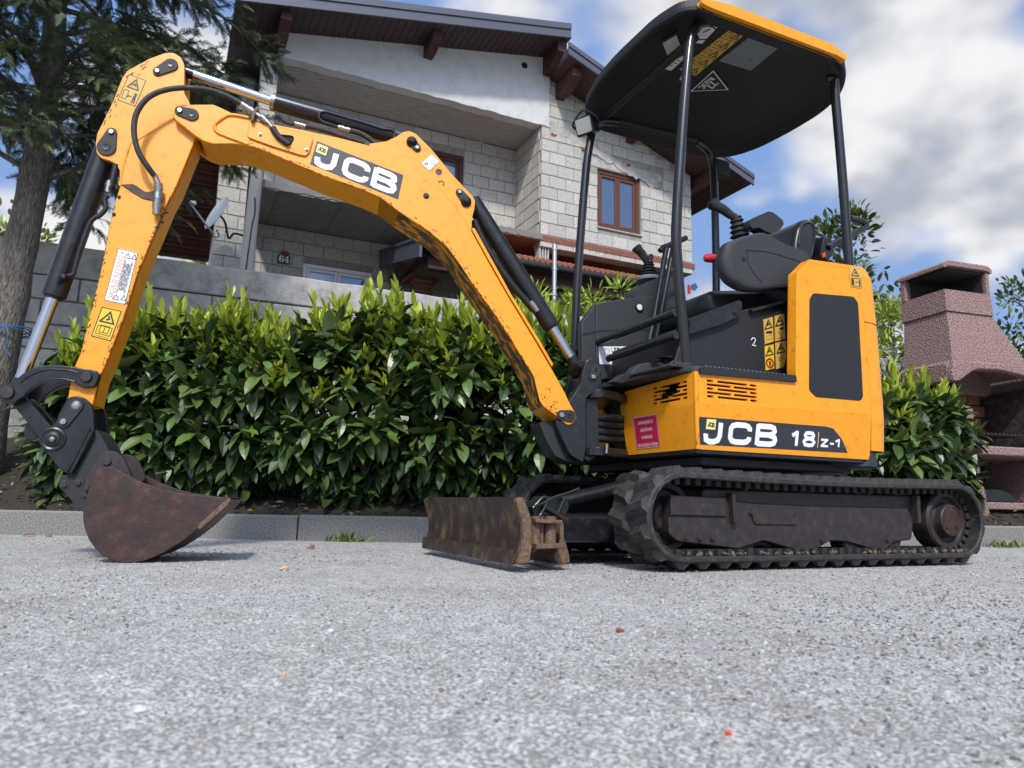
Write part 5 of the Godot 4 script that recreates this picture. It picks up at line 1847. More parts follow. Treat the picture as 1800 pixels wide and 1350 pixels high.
func canopy() -> void:
	var plans := pv([-0.605, 0.487, -0.651, 0.352, -0.639, -0.047, -0.619, -0.139, -0.559, -0.351, -0.482, -0.466, -0.388, -0.537, -0.332, -0.507])
	# plan of the roof: straight near edge, cut front corners, bowed far and rear edges
	var plan := pv([-0.42, 0.515, -0.54, 0.495, -0.60, 0.45, -0.635, 0.32, -0.64, 0.0, -0.62, -0.20, -0.565, -0.40, -0.48, -0.52, -0.38, -0.56, 0.1, -0.565, 0.38, -0.55, 0.50, -0.47, 0.56, -0.32, 0.58, -0.10, 0.575, 0.12, 0.53, 0.28, 0.44, 0.40, 0.33, 0.485, 0.22, 0.515])
	plan = round_corners(plan, 0.10, 4)
	var down := from_below(2.30)
	var liner := G.new()
	# liner: a shallow upturned tray, rim rolled over
	var c := Vector2(-0.03, 0.0)
	var steps := [[0.30, -0.050], [0.75, -0.046], [0.90, -0.032], [0.955, -0.006], [0.985, 0.004], [1.0, 0.0], [1.004, -0.014], [1.0, -0.046], [0.97, -0.060]]
	var k := plan.size()
	for i in steps.size() - 1:
		for j in k:
			var l := (j + 1) % k
			var w := []
			for q in [[j, i], [l, i], [l, i + 1], [j, i + 1]]:
				var pp: Vector2 = c + (plan[q[0]] - c) * steps[q[1]][0]
				w.append(Vector3(pp.x, pp.y, steps[q[1]][1]))
			liner.quad(w[3], w[2], w[1], w[0])
	var inner := PackedVector2Array()
	for q in plan:
		inner.append(c + (q - c) * 0.30)
	liner.sheet(inner, -0.050)
	part("canopy_liner", liner, mats.black_plastic, ex, down)
	# orange shell on top
	var shell := G.new()
	var sh := [[0.97, -0.050], [0.965, -0.068], [0.85, -0.080], [0.0, -0.086]]
	for i in sh.size() - 1:
		for j in k:
			var l := (j + 1) % k
			var w := []
			for q in [[j, i], [l, i], [l, i + 1], [j, i + 1]]:
				var pp: Vector2 = c + (plan[q[0]] - c) * sh[q[1]][0]
				w.append(Vector3(pp.x, pp.y, sh[q[1]][1]))
			shell.quad(w[3], w[2], w[1], w[0])
	part("canopy_shell", shell, mats.yellow, ex, down)
	var lip := G.new()
	# pale moulded lip along the near edge
	lip.ext(round_corners(pv([-0.55, 2.302, -0.50, 2.296, 0.24, 2.298, 0.295, 2.288, 0.30, 2.312, 0.21, 2.346, -0.40, 2.346, -0.55, 2.325]), 0.012, 3), 0.496, 0.527, 0.010, 0.8)
	part("canopy_lip", lip, mats.yellow, ex)
	# posts
	var posts := [
		curve3(PackedVector3Array([Vector3(-0.568, 0.759, 0.4), Vector3(-0.585, 0.971, 0.4), Vector3(-0.603, 1.182, 0.4), Vector3(-0.605, 1.363, 0.4), Vector3(-0.571, 1.733, 0.4), Vector3(-0.536, 2.054, 0.4), Vector3(-0.514, 2.208, 0.4), Vector3(-0.497, 2.27, 0.4), Vector3(-0.448, 2.331, 0.38), Vector3(-0.348, 2.4, 0.34)]), 5),
		curve3(PackedVector3Array([Vector3(-0.60, 0.75, -0.42), Vector3(-0.605, 0.98, -0.42), Vector3(-0.60, 1.20, -0.42), Vector3(-0.585, 1.46, -0.42), Vector3(-0.545, 1.95, -0.42), Vector3(-0.52, 2.12, -0.42), Vector3(-0.50, 2.20, -0.42), Vector3(-0.46, 2.255, -0.41), Vector3(-0.36, 2.27, -0.40)]), 5),
		curve3(PackedVector3Array([Vector3(0.385, 1.339, 0.4), Vector3(0.373, 1.815, 0.4), Vector3(0.357, 2.205, 0.4), Vector3(0.355, 2.279, 0.4), Vector3(0.33, 2.285, 0.38)]), 4),
		curve3(PackedVector3Array([Vector3(0.29, 1.20, -0.41), Vector3(0.30, 1.48, -0.41), Vector3(0.305, 1.85, -0.41), Vector3(0.30, 2.16, -0.41), Vector3(0.26, 2.25, -0.40), Vector3(0.16, 2.275, -0.38)]), 4)]
	for p in posts:
		var g := G.new()
		g.tube(p, [0.0215], 16)
		part("canopy_post", g, mats.black_gloss, ex)
	var rails := G.new()
	rails.tube(PackedVector3Array([Vector3(-0.36, 2.275, -0.40), Vector3(0.16, 2.28, -0.38)]), [0.02], 10)
	rails.tube(PackedVector3Array([Vector3(-0.45, 2.275, -0.40), Vector3(-0.45, 2.28, 0.36)]), [0.02], 10)
	part("roof_rail", rails, mats.black_plastic, ex)
	# guard bars across the front
	for b in [[0.992, 0.40, -0.40], [0.900, 0.40, -0.12]]:
		var g := G.new()
		g.tube(PackedVector3Array([Vector3(-0.615, b[0], b[1]), Vector3(-0.60, b[0] - 0.004, b[2])]), [0.0165], 12)
		part("guard_bar", g, mats.black_gloss, ex)
	var hold := G.new()
	hold.tube(curve3(PackedVector3Array([Vector3(0.371, 1.463, 0.3), Vector3(0.426, 1.495, 0.3), Vector3(0.548, 1.563, 0.3), Vector3(0.631, 1.614, 0.3), Vector3(0.641, 1.633, 0.3), Vector3(0.602, 1.644, 0.3), Vector3(0.53, 1.642, 0.3)]), 4), [0.0155], 10)
	part("grab_handle", hold, mats.black_gloss, ex)
	# work lamps
	lamp(pv([-0.949, 2.333, -0.946, 2.334, -0.946, 2.331, -0.949, 2.33]), Vector3(-0.56, 2.20, -0.40), Vector3(-0.7, -0.35, 0.35))
	# lens panel under the front of the roof
	var fq := pv([-0.552, 0.247, -0.531, 0.334, -0.409, 0.235, -0.433, 0.144])
	var fr := G.new()
	fr.ext(fq, -0.01, 0.010, 0.004)
	var lampf := part("roof_lamp", fr, mats.black_gloss, ex, down)
	var lq := PackedVector2Array()
	var mid := (fq[0] + fq[1] + fq[2] + fq[3]) / 4
	for q in fq:
		lq.append(mid + (q - mid) * 0.86)
	var lg := G.new()
	lg.ext(lq, 0.008, 0.012, 0.001)
	part("lens", lg, mats.lamp_lens, lampf)
	# mirror bracket at the far rear corner
	var mb := G.new()
	mb.box(Vector3(0.36, 2.17, -0.42), Vector3(0.11, 0.10, 0.06), 0.012)
	mb.tube(PackedVector3Array([Vector3(0.30, 2.14, -0.41), Vector3(0.36, 2.17, -0.42)]), [0.012], 8)
	part("rear_lamp", mb, mats.black_plastic, ex)
	# labels under the roof
	var u := from_below(2.302 + 0.045)
	var zz := 0.0
	var mk := func(q: PackedVector2Array, bg: Material, marks: Array) -> void:
		label_plate("roof_label", q, u, bg, marks, mats.black_print, ex)
	var strip := pv([-0.284, 0.4, -0.201, 0.41, -0.188, 0.037, -0.294, 0.043])
	for i in 5:
		var a := i / 5.0
		var b := (i + 0.94) / 5.0
		var q := PackedVector2Array([strip[0].lerp(strip[3], a), strip[1].lerp(strip[2], a), strip[1].lerp(strip[2], b), strip[0].lerp(strip[3], b)])
		mk.call(q, mats.amber_sticker, [["t", 0.70, 0.5, 0.42, 0.6, 0.09], ["r", 0.66, 0.48, 0.74, 0.62], ["b", 0.12, 0.28, 0.38, 0.72, 0.05]])
	mk.call(pv([-0.168, 0.418, 0.007, 0.418, 0.023, 0.198, -0.169, 0.19]), mats.grey_sticker, [["l", 0.012, 0.62, 0.66, 0.74, 0.66], ["l", 0.012, 0.62, 0.72, 0.78, 0.72]])
	mk.call(pv([-0.409, 0.402, -0.347, 0.408, -0.328, 0.258, -0.382, 0.244]), mats.white_sticker, [["o", 0.5, 0.5, 0.3, 0.05], ["l", 0.05, 0.3, 0.5, 0.6, 0.3]])
	mk.call(pv([-0.349, 0.144, -0.329, 0.144, -0.323, 0.022, -0.377, 0.017]), mats.white_sticker, [["l", 0.05, 0.2, 0.3, 0.8, 0.3], ["l", 0.05, 0.2, 0.5, 0.8, 0.5], ["l", 0.05, 0.2, 0.7, 0.6, 0.7]])
	mk.call(pv([-0.254, 0.014, -0.237, 0.028, -0.186, -0.001, -0.236, -0.027]), mats.white_sticker, [["l", 0.05, 0.2, 0.5, 0.8, 0.5]])
	# triangular club sticker
	var tri := pv([-0.14, 0.116, 0.043, 0.018, -0.122, -0.084])
	var tg := G.new()
	tg.ext(tri, 0.0, 0.001)
	var tp := part("roof_label", tg, mats.white_sticker, ex, u)
	var ti := PackedVector2Array()
	var tc := (tri[0] + tri[1] + tri[2]) / 3
	for q in tri:
		ti.append(tc + (q - tc) * 0.90)
	var tk := G.new()
	tk.ext(ti, 0.001, 0.0016)
	part("print", tk, mats.dark_decal, tp)
	var dirv := (tri[2] - tri[0]).normalized()
	var bas := Basis(Vector3(dirv.x, dirv.y, 0), Vector3(-dirv.y, dirv.x, 0), Vector3(0, 0, 1))
	for l in [["AU3C", 0.30, 0.036], ["77", 0.62, 0.044]]:
		var o2: Vector2 = (tri[0] + tri[2]) / 2 + (tri[1] - (tri[0] + tri[2]) / 2) * l[1] * 0.62
		lettering(l[0], Transform3D(bas, Vector3(o2.x, o2.y, 0.0022)), l[2], mats.white_sticker, tp, true, 0.85)

func lamp(_q: PackedVector2Array, at: Vector3, look: Vector3) -> void:
	var z := look.normalized()
	var x := Vector3.UP.cross(z).normalized()
	var b := Basis(x, z.cross(x), z)
	var g := G.new()
	g.xf = Transform3D(b, at)
	g.ext(rrect(-0.055, -0.048, 0.055, 0.048, 0.012), -0.05, 0.02, 0.008)
	var o := part("work_lamp", g, mats.black_gloss, ex)
	var l := G.new()
	l.xf = g.xf
	l.ext(rrect(-0.045, -0.038, 0.045, 0.038, 0.008), 0.018, 0.023, 0.002)
	part("lens", l, mats.lamp_lens, o)
	var w := G.new()
	w.xf = g.xf
	w.tube(curve3(PackedVector3Array([Vector3(-0.07, 0, -0.02), Vector3(-0.07, 0.03, 0.0), Vector3(0, 0.08, -0.01), Vector3(0.07, 0.03, 0.0), Vector3(0.07, 0, -0.02)])), [0.006], 8)
	part("lamp_bracket", w, mats.black_paint, o)

# -------------------------------------------------- swing post, boom, arm, bucket

func swing_post() -> void:
	var ear := round_corners(pv([0.061, 0.802, 0.071, 0.827, 0.091, 0.838, 0.114, 0.837, 0.131, 0.818, 0.139, 0.775, 0.146, 0.717, 0.151, 0.689, 0.091, 0.681, 0.074, 0.663, 0.077, 0.466, 0.062, 0.394, 0.003, 0.426, -0.031, 0.49, -0.061, 0.559, -0.027, 0.608, 0.002, 0.657, 0.046, 0.724]), 0.012, 4)
	var g := G.new()
	g.ext(ear, -0.035, 0.0, 0.006, 0.8)
	var far := G.new()
	far.ext(ear, -0.235, -0.20, 0.006, 0.8)
	var p := part("swing_post", g, mats.black_paint, ex, boom_xf)
	part("far_ear", far, mats.black_paint, p)
	var web := G.new()
	web.ext(round_corners(pv([0.029, 0.667, 0.069, 0.703, 0.131, 0.677, 0.142, 0.437, 0.096, 0.407, 0.03, 0.438, -0.011, 0.499, -0.031, 0.557]), 0.012, 3), -0.205, -0.03, 0.0, 0.8)
	# throat between the ears
	web.tube(PackedVector3Array([Vector3(0.033, 0.666, -0.02), Vector3(0.095, 0.695, -0.21)]), [0.03], 14)
	part("post_web", web, mats.black_paint, p)
	var chin := G.new()
	chin.ext(round_corners(pv([-0.118, 0.561, -0.044, 0.574, -0.009, 0.495, 0.036, 0.43, 0.071, 0.398, 0.011, 0.401, -0.048, 0.427, -0.087, 0.491]), 0.012, 3), -0.19, -0.045, 0.006)
	part("post_chin", chin, mats.black_plastic, p)
	# lugs of the main frame that hold the post
	var lugs := G.new()
	lugs.xf = Transform3D(Basis(Vector3.RIGHT, PI / 2), Vector3.ZERO)
	for y in [0.688, 0.447]:
		lugs.ext(round_corners(pv([-0.86, 0.03, -0.80, 0.13, -0.70, 0.09, -0.58, 0.03, -0.58, -0.26, -0.70, -0.20, -0.80, -0.13, -0.86, -0.05]), 0.05, 4), -y - 0.018, -y + 0.020, 0.005)
	part("frame_lug", lugs, mats.black_paint, ex)
	var pin := G.new()
	pin.rod(Vector3(-0.79, 0.44, 0.02), Vector3(-0.79, 0.70, 0.02), 0.035, 18)
	part("swing_pin", pin, mats.dirty_steel, ex)
	# bundle of hoses between frame and post
	for i in 4:
		var h := G.new()
		var y := 0.515 + i * 0.030
		h.tube(curve3(PackedVector3Array([Vector3(-0.57, y, -0.03), Vector3(-0.66, y - 0.006, 0.02 + i * 0.004), Vector3(-0.76, y - 0.010, 0.05), Vector3(-0.84, y, 0.04)])), [0.016], 10)
		part("hose", h, mats.black_plastic, ex)
	keeper(Vector2(0.116, 0.789), 0.021, Vector2(0.101, 0.756), 0.018, 0.0, boom_xf, ex)
	var fitting := G.new()
	fitting.rod(Vector3(-0.765, 0.438, 0.12), Vector3(-0.762, 0.478, 0.12), 0.007, 8)
	part("grease_fitting", fitting, mats.steel, ex)

func boom() -> void:
	var w := 0.185
	# lower edge and upper edge of the box beam, front (left) to foot
	var box := pv([-1.51, 1.602, -1.497, 1.595, -1.462, 1.589, -1.385, 1.6, -1.368, 1.606, -1.288, 1.592, -1.206, 1.565, -1.124, 1.538, -1.04, 1.51, -0.957, 1.489, -0.872, 1.466, -0.812, 1.445, -0.736, 1.395, -0.673, 1.358, -0.609, 1.322, -0.534, 1.265, -0.481, 1.2, -0.425, 1.121, -0.319, 0.986, -0.239, 0.87, -0.182, 0.782, -0.154, 0.74, -0.142, 0.692, -0.128, 0.643, -0.114, 0.623, -0.057, 0.585, -0.029, 0.561, -0.007, 0.55, 0.012, 0.557, 0.027, 0.575, 0.027, 0.594, 0.01, 0.623, -0.023, 0.691, -0.082, 0.788, -0.139, 0.878, -0.271, 1.079, -0.353, 1.212, -0.432, 1.346, -0.464, 1.393, -0.498, 1.44, -0.553, 1.498, -0.608, 1.554, -0.661, 1.591, -0.737, 1.621, -0.793, 1.642, -0.843, 1.662, -0.967, 1.68, -1.134, 1.697, -1.252, 1.705, -1.335, 1.716, -1.387, 1.722, -1.455, 1.747, -1.476, 1.752, -1.522, 1.746])
	var g := G.new()
	g.ext(box, -w, 0.0, 0.004, 0.9)
	var o := part("boom", g, mats.yellow, ex, boom_xf)
	# worn plate closing the underside
	var run := pv([-1.385, 1.6, -1.368, 1.606, -1.288, 1.592, -1.206, 1.565, -1.124, 1.538, -1.04, 1.51, -0.957, 1.489, -0.872, 1.466, -0.812, 1.445, -0.736, 1.395, -0.673, 1.358, -0.609, 1.322, -0.534, 1.265, -0.481, 1.2, -0.425, 1.121, -0.319, 0.986, -0.239, 0.87, -0.182, 0.782, -0.154, 0.74, -0.142, 0.692, -0.128, 0.643, -0.114, 0.623])
	for seg in [[0, 9, "yellow"], [8, 21, "yellow_scraped"]]:
		var u := G.new()
		for i in range(seg[0], seg[1]):
			var a := run[i]
			var b := run[i + 1]
			var n0 := (run[i + 1] - run[maxi(i - 1, 0)]).normalized()
			var n1 := (run[mini(i + 2, run.size() - 1)] - run[i]).normalized()
			var m0 := Vector2(n0.y, -n0.x)
			var m1 := Vector2(n1.y, -n1.x)
			a += m0 * 0.003
			b += m1 * 0.003
			u.quadn(Vector3(a.x, a.y, -w + 0.003), Vector3(b.x, b.y, -w + 0.003), Vector3(b.x, b.y, -0.003), Vector3(a.x, a.y, -0.003), Vector3(m0.x, m0.y, 0), Vector3(m1.x, m1.y, 0), Vector3(m1.x, m1.y, 0), Vector3(m0.x, m0.y, 0))
		part("underside_plate", u, mats[seg[2]], o)
	chips(pv([-1.368, 1.606, -1.288, 1.592, -1.206, 1.565, -1.124, 1.538, -1.04, 1.51, -0.957, 1.489, -0.872, 1.466, -0.812, 1.445, -0.736, 1.395, -0.673, 1.358, -0.609, 1.322, -0.534, 1.265, -0.425, 1.121, -0.319, 0.986, -0.239, 0.87, -0.182, 0.782, -0.142, 0.692]), 0.0006, 150, 0.02, 5, o)
	chips(pv([-0.039, 0.577, -0.1, 0.619, -0.137, 0.678]), 0.0068, 26, -0.05, 6, o)
	# fork cheeks at the front
	var fork := round_corners(pv([-1.616, 1.706, -1.608, 1.728, -1.587, 1.736, -1.559, 1.741, -1.475, 1.754, -1.455, 1.748, -1.387, 1.722, -1.335, 1.716, -1.324, 1.596, -1.385, 1.599, -1.462, 1.588, -1.497, 1.595, -1.529, 1.613, -1.611, 1.672]), 0.008, 3)
	for z in [[-0.022, 0.003], [-w - 0.003, -w + 0.022]]:
		var f := G.new()
		f.ext(fork, z[0], z[1], 0.004, 0.9)
		part("fork_cheek", f, mats.yellow, o)
	# bracket plates for the two cylinders
	var hump := round_corners(pv([-0.868, 1.678, -0.797, 1.699, -0.754, 1.728, -0.729, 1.75, -0.706, 1.759, -0.677, 1.749, -0.61, 1.69, -0.521, 1.59, -0.432, 1.505, -0.418, 1.484, -0.42, 1.445, -0.429, 1.404, -0.43, 1.345, -0.462, 1.362, -0.5, 1.428, -0.555, 1.489, -0.611, 1.54, -0.665, 1.576, -0.734, 1.605, -0.792, 1.628, -0.85, 1.645]), 0.006, 3)
	var hole := circle(Vector2(-0.575, 1.592), 0.0145, 20)
	for z in [[-0.036, -0.014], [-w + 0.014, -w + 0.036]]:
		var h := G.new()
		for q in holed(hump, [hole]):
			h.ext(q, z[0], z[1], 0.0)
		part("bracket_plate", h, mats.yellow, o)
	# raised rim on the near cheek, and the cover with its slot
	var rim := G.new()
	rim.tube(curve3(pv3([-1.339, 1.715, 0.004, -1.382, 1.719, 0.004, -1.414, 1.716, 0.004, -1.434, 1.701, 0.004, -1.459, 1.674, 0.004, -1.46, 1.654, 0.004, -1.447, 1.637, 0.004, -1.411, 1.625, 0.004, -1.346, 1.607, 0.004, -1.333, 1.603, 0.004]), 5), [0.007], 8)
	part("weld_rim", rim, mats.yellow, o)
	var cover := round_corners(pv([-1.332, 1.702, -1.251, 1.689, -1.157, 1.681, -1.096, 1.672, -1.091, 1.655, -1.101, 1.6, -1.113, 1.584, -1.133, 1.586, -1.239, 1.608, -1.324, 1.63, -1.337, 1.636]), 0.012, 4)
	var slot := round_corners(pv([-1.223, 1.661, -1.173, 1.662, -1.162, 1.658, -1.161, 1.643, -1.17, 1.619, -1.19, 1.62, -1.213, 1.638]), 0.006, 3)
	var cg := G.new()
	for q in holed(cover, [slot]):
		cg.ext(q, 0.001, 0.008, 0.0)
	var cov := part("cover_plate", cg, mats.yellow, o)
	var cr := G.new()
	cr.tube(PackedVector3Array(loop3(cover, 0.0065)), [0.0022], 6)
	part("cover_rim", cr, mats.yellow, cov)
	var dk := G.new()
	dk.ext(slot, 0.0005, 0.0018)
	part("slot", dk, mats.pure_dark, cov)  # near-black sheet painted in for the shade inside the open slot
	for p in [Vector2(-1.29, 1.65), Vector2(-1.11, 1.609)]:
		bolt_on(p, 0.0055, 0.008, Transform3D.IDENTITY, cov, mats.steel)
	bolt_on(Vector2(-0.625, 1.474), 0.0085, 0.0, Transform3D.IDENTITY, o, mats.dirty_steel)
	# collar at the foot
	var foot := G.new()
	foot.ext(round_corners(pv([-0.182, 0.789, -0.122, 0.826, -0.11, 0.822, -0.083, 0.781, 0.007, 0.624, 0.027, 0.594, 0.027, 0.575, 0.012, 0.557, -0.007, 0.55, -0.029, 0.561, -0.057, 0.585, -0.114, 0.623, -0.128, 0.643, -0.142, 0.692, -0.154, 0.74]), 0.006, 3), -0.02, 0.006, 0.005, 0.9)
	part("foot_plate", foot, mats.yellow, o)
	var flange := G.new()
	flange.ext(pv([-0.432, 1.351, -0.351, 1.215, -0.269, 1.082, -0.136, 0.881, -0.079, 0.79, -0.073, 0.8, -0.13, 0.893, -0.261, 1.09, -0.341, 1.224, -0.42, 1.357]), -w * 0.5, 0.004, 0.001, 0.9)
	part("top_flange", flange, mats.yellow, o)
	# mark on the side
	var dq := pv([-1.073, 1.655, -0.722, 1.553, -0.739, 1.445, -1.094, 1.553])
	var dg := G.new()
	dg.ext(dq, 0.0, 0.001)
	var decal := part("name_plate", dg, mats.dark_decal, o)
	mark_letters(dq, 0.0015, [["J", 0.03, 0.265, 0.20, 0.93, 0.215], ["C", 0.335, 0.30, 0.14, 0.90, 0.215], ["B", 0.665, 0.29, 0.12, 0.88, 0.215]], mats.white_print, decal)
	emblem(dq, 0.02, 0.08, 0.135, 0.44, 0.0015, Transform3D.IDENTITY, decal)
	# hook label
	label_plate("hook_label", pv([-0.608, 1.669, -0.573, 1.638, -0.615, 1.589, -0.651, 1.621]), Transform3D(Basis.IDENTITY, Vector3(0, 0, -0.0135)), mats.white_sticker, [["o", 0.68, 0.36, 0.17, 0.015], ["o", 0.68, 0.36, 0.10, 0.012], ["l", 0.05, 0.22, 0.72, 0.30, 0.86, 0.44, 0.80, 0.40, 0.66, 0.32, 0.68], ["b", 0.03, 0.03, 0.97, 0.97, 0.015]], mats.black_print, o)
	var lo := G.new()
	lo.ribbon(pv([-0.574, 1.543, -0.57, 1.552, -0.561, 1.553, -0.552, 1.547, -0.551, 1.541, -0.557, 1.532]), 0.004, -0.0128)
	part("hook_outline", lo, mats.dirty_steel, o)
	# pins
	keeper(Vector2(-1.547, 1.697), 0.025, Vector2(-1.591, 1.705), 0.019, 0.003, boom_xf, ex)
	keeper(Vector2(-0.693, 1.714), 0.020, Vector2(-0.67, 1.685), 0.016, -0.014, boom_xf, ex)
	keeper(Vector2(-0.455, 1.477), 0.021, Vector2(-0.485, 1.511), 0.016, -0.014, boom_xf, ex)
	keeper(Vector2(0, 0.586), 0.025, Vector2(-0.037, 0.588), 0.021, 0.006, boom_xf, ex)
	for p in [[Vector3(-1.547, 1.697, 0), 0.03], [Vector3(-0.693, 1.709, 0), 0.022], [Vector3(-0.456, 1.472, 0), 0.022], [Vector3(0.001, 0.587, 0), 0.028]]:
		var pin := G.new()
		pin.rod(Vector3(p[0].x, p[0].y, -w + 0.002), Vector3(p[0].x, p[0].y, -0.004), p[1], 16)
		part("pin", pin, mats.dirty_steel, ex, boom_xf)
	# lift cylinder: barrel, pipe, rod
	var zc := -w / 2
	cylinder("boom_cylinder", Vector3(-0.419, 1.518, -0.092), Vector3(-0.055, 0.984, -0.092), Vector3(0.069, 0.802, -0.092), 0.037, 0.021, true)
	var pp := G.new()
	pp.tube(curve3(pv3([-0.412, 1.413, -0.06, -0.368, 1.323, -0.06, -0.322, 1.252, -0.06, -0.24, 1.146, -0.06, -0.174, 1.077, -0.06, -0.144, 1.042, -0.06])), [0.016], 12)
	part("cylinder_pipe", pp, mats.black_paint, ex, boom_xf)
	var ft := G.new()
	ft.rod(Vector3(-0.161, 1.075, -0.05), Vector3(-0.129, 1.035, -0.05), 0.014, 8)
	ft.rod(Vector3(-0.152, 1.064, -0.05), Vector3(-0.141, 1.051, -0.05), 0.017, 6)
	part("hose_fitting", ft, mats.steel, ex, boom_xf)
	# arm cylinder on top: the barrel is pinned to the hump, the rod to the arm
	cylinder("arm_cylinder", Vector3(-0.701, 1.756, -0.092), Vector3(-1.256, 1.848, -0.092), Vector3(-1.637, 1.935, -0.092), 0.034, 0.0195, false)
	var cl := G.new()
	cl.rod(Vector3(-1.254, 1.847, -0.092), Vector3(-1.27, 1.85, -0.092), 0.036, 20)
	part("cylinder_collar", cl, mats.steel, ex, boom_xf)
	var pipe := G.new()
	pipe.tube(curve3(pv3([-0.994, 1.755, -0.055, -1.024, 1.763, -0.055, -1.057, 1.771, -0.055, -1.074, 1.786, -0.055, -1.073, 1.807, -0.055, -1.055, 1.817, -0.055, -1.009, 1.811, -0.055, -0.891, 1.79, -0.055, -0.815, 1.775, -0.055, -0.777, 1.775, -0.055, -0.762, 1.762, -0.055, -0.766, 1.741, -0.055])), [0.0055], 8)
	part("cylinder_pipe", pipe, mats.black_gloss, ex, boom_xf)
	var f2 := G.new()
	f2.rod(Vector3(-0.996, 1.753, -0.05), Vector3(-0.947, 1.745, -0.05), 0.0115, 6)
	f2.rod(Vector3(-0.984, 1.751, -0.05), Vector3(-0.973, 1.749, -0.05), 0.0145, 6)
	f2.rod(Vector3(-0.959, 1.747, -0.05), Vector3(-0.952, 1.745, -0.05), 0.0145, 6)
	f2.rod(Vector3(-1.168, 1.745, -0.05), Vector3(-1.125, 1.738, -0.05), 0.010, 6)
	part("hose_fitting", f2, mats.steel, ex, boom_xf)
	var hs := G.new()
	hs.tube(curve3(pv3([-0.95, 1.748, -0.055, -0.907, 1.741, -0.055, -0.869, 1.724, -0.055, -0.835, 1.7, -0.055])), [0.0115], 10)
	hs.tube(curve3(pv3([-1.229, 1.774, -0.06, -1.21, 1.756, -0.06, -1.187, 1.747, -0.06, -1.164, 1.748, -0.06])), [0.009], 10)
	hs.tube(curve3(pv3([-1.133, 1.745, -0.06, -1.073, 1.741, -0.06, -0.981, 1.723, -0.06, -0.886, 1.701, -0.06])), [0.011], 10)
	part("hose", hs, mats.rubber, ex, boom_xf)
	# looping hose from boom to arm
	var lp := G.new()
	lp.tube(curve3(PackedVector3Array([Vector3(-1.657, 1.426, 0.02), Vector3(-1.677, 1.451, 0.035), Vector3(-1.707, 1.493, 0.045), Vector3(-1.725, 1.542, 0.05), Vector3(-1.734, 1.592, 0.05), Vector3(-1.732, 1.644, 0.05), Vector3(-1.714, 1.694, 0.05), Vector3(-1.684, 1.733, 0.05), Vector3(-1.64, 1.764, 0.045), Vector3(-1.586, 1.784, 0.04), Vector3(-1.532, 1.796, 0.03), Vector3(-1.475, 1.797, 0.025), Vector3(-1.417, 1.784, 0.02), Vector3(-1.365, 1.762, 0.016)]), 6), [0.0105], 14)
	part("arm_hose", lp, mats.rubber, ex, boom_xf)
	var en := G.new()
	en.rod(Vector3(-1.369, 1.764, 0.016), Vector3(-1.32, 1.737, 0.014), 0.0125, 12)
	en.rod(Vector3(-1.338, 1.746, 0.014), Vector3(-1.325, 1.739, 0.014), 0.0165, 6)
	en.rod(Vector3(-1.316, 1.733, 0.014), Vector3(-1.264, 1.701, 0.014), 0.011, 6)
	en.rod(Vector3(-1.291, 1.722, 0.014), Vector3(-1.275, 1.709, 0.014), 0.0145, 6)
	en.rod(Vector3(-1.266, 1.704, 0.014), Vector3(-1.243, 1.678, 0.014), 0.0085, 10)
	part("hose_fitting", en, mats.steel, ex, boom_xf)
	var gr := G.new()
	gr.tube(curve3(pv3([-1.245, 1.682, 0.014, -1.231, 1.66, 0.014, -1.21, 1.639, 0.014, -1.178, 1.619, 0.014])), [0.0125], 12)
	part("hose_boot", gr, mats.black_plastic, ex, boom_xf)
	var clip := G.new()
	clip.ext(round_corners(pv([-1.319, 1.742, -1.309, 1.758, -1.302, 1.752, -1.313, 1.716, -1.317, 1.693, -1.328, 1.692, -1.326, 1.721]), 0.004, 2), -0.02, 0.028, 0.002)
	part("hose_clip", clip, mats.tan_rust, ex, boom_xf)

# chipped paint: small dark flakes missing along an edge line of a flat side
func chips(line: PackedVector2Array, z: float, n: int, inward: float, seed_: int, parent: Node) -> void:
	var r := RandomNumberGenerator.new()
	r.seed = seed_
	var g := G.new()
	var total := 0.0
	for i in line.size() - 1:
		total += line[i].distance_to(line[i + 1])
	for k in n:
		var s := r.randf() * total
		var i := 0
		while i < line.size() - 2 and s > line[i].distance_to(line[i + 1]):
			s -= line[i].distance_to(line[i + 1])
			i += 1
		var d := (line[i + 1] - line[i]).normalized()
		var m := Vector2(-d.y, d.x) * signf(inward)
		var c := line[i] + d * s + m * (0.0015 + absf(inward) * pow(r.randf(), 3.0))
		var l := r.randf_range(0.002, 0.011)
		var w := r.randf_range(0.0010, 0.0030)
		var p := PackedVector2Array()
		for j in 7:
			var a := TAU * j / 7.0
			p.append(c + d * cos(a) * l * r.randf_range(0.5, 1.0) + m * sin(a) * w * r.randf_range(0.5, 1.0))
		g.sheet(p, z)
	part("paint_chips", g, mats.dirty_steel, parent).set_meta("kind", "stuff")

func loop3(p: PackedVector2Array, z: float) -> Array:
	var o := []
	for q in p:
		o.append(Vector3(q.x, q.y, z))
	o.append(o[0])
	return o

func cylinder(called: String, base: Vector3, mouth: Vector3, end: Vector3, r: float, rr: float, eye_black: bool) -> void:
	var b := G.new()
	b.rod(base, mouth, r, 28)
	var o := part(called, b, mats.black_paint, ex, boom_xf)
	var d := (end - mouth).normalized()
	var k := G.new()
	k.rod(mouth - d * 0.003, mouth + d * 0.010, r * 0.72, 24)
	part("gland", k, mats.black_plastic, o)
	var s := G.new()
	s.rod(mouth, end - d * 0.05, rr, 24)
	part("rod", s, mats.chrome, o)
	var e := G.new()
	e.rod(end - d * 0.065, end, rr * 1.15, 18)
	e.rod(end - Vector3(0, 0, 0.05), end + Vector3(0, 0, 0.05), rr * 1.6, 20)
	part("rod_eye", e, mats.black_paint, o)

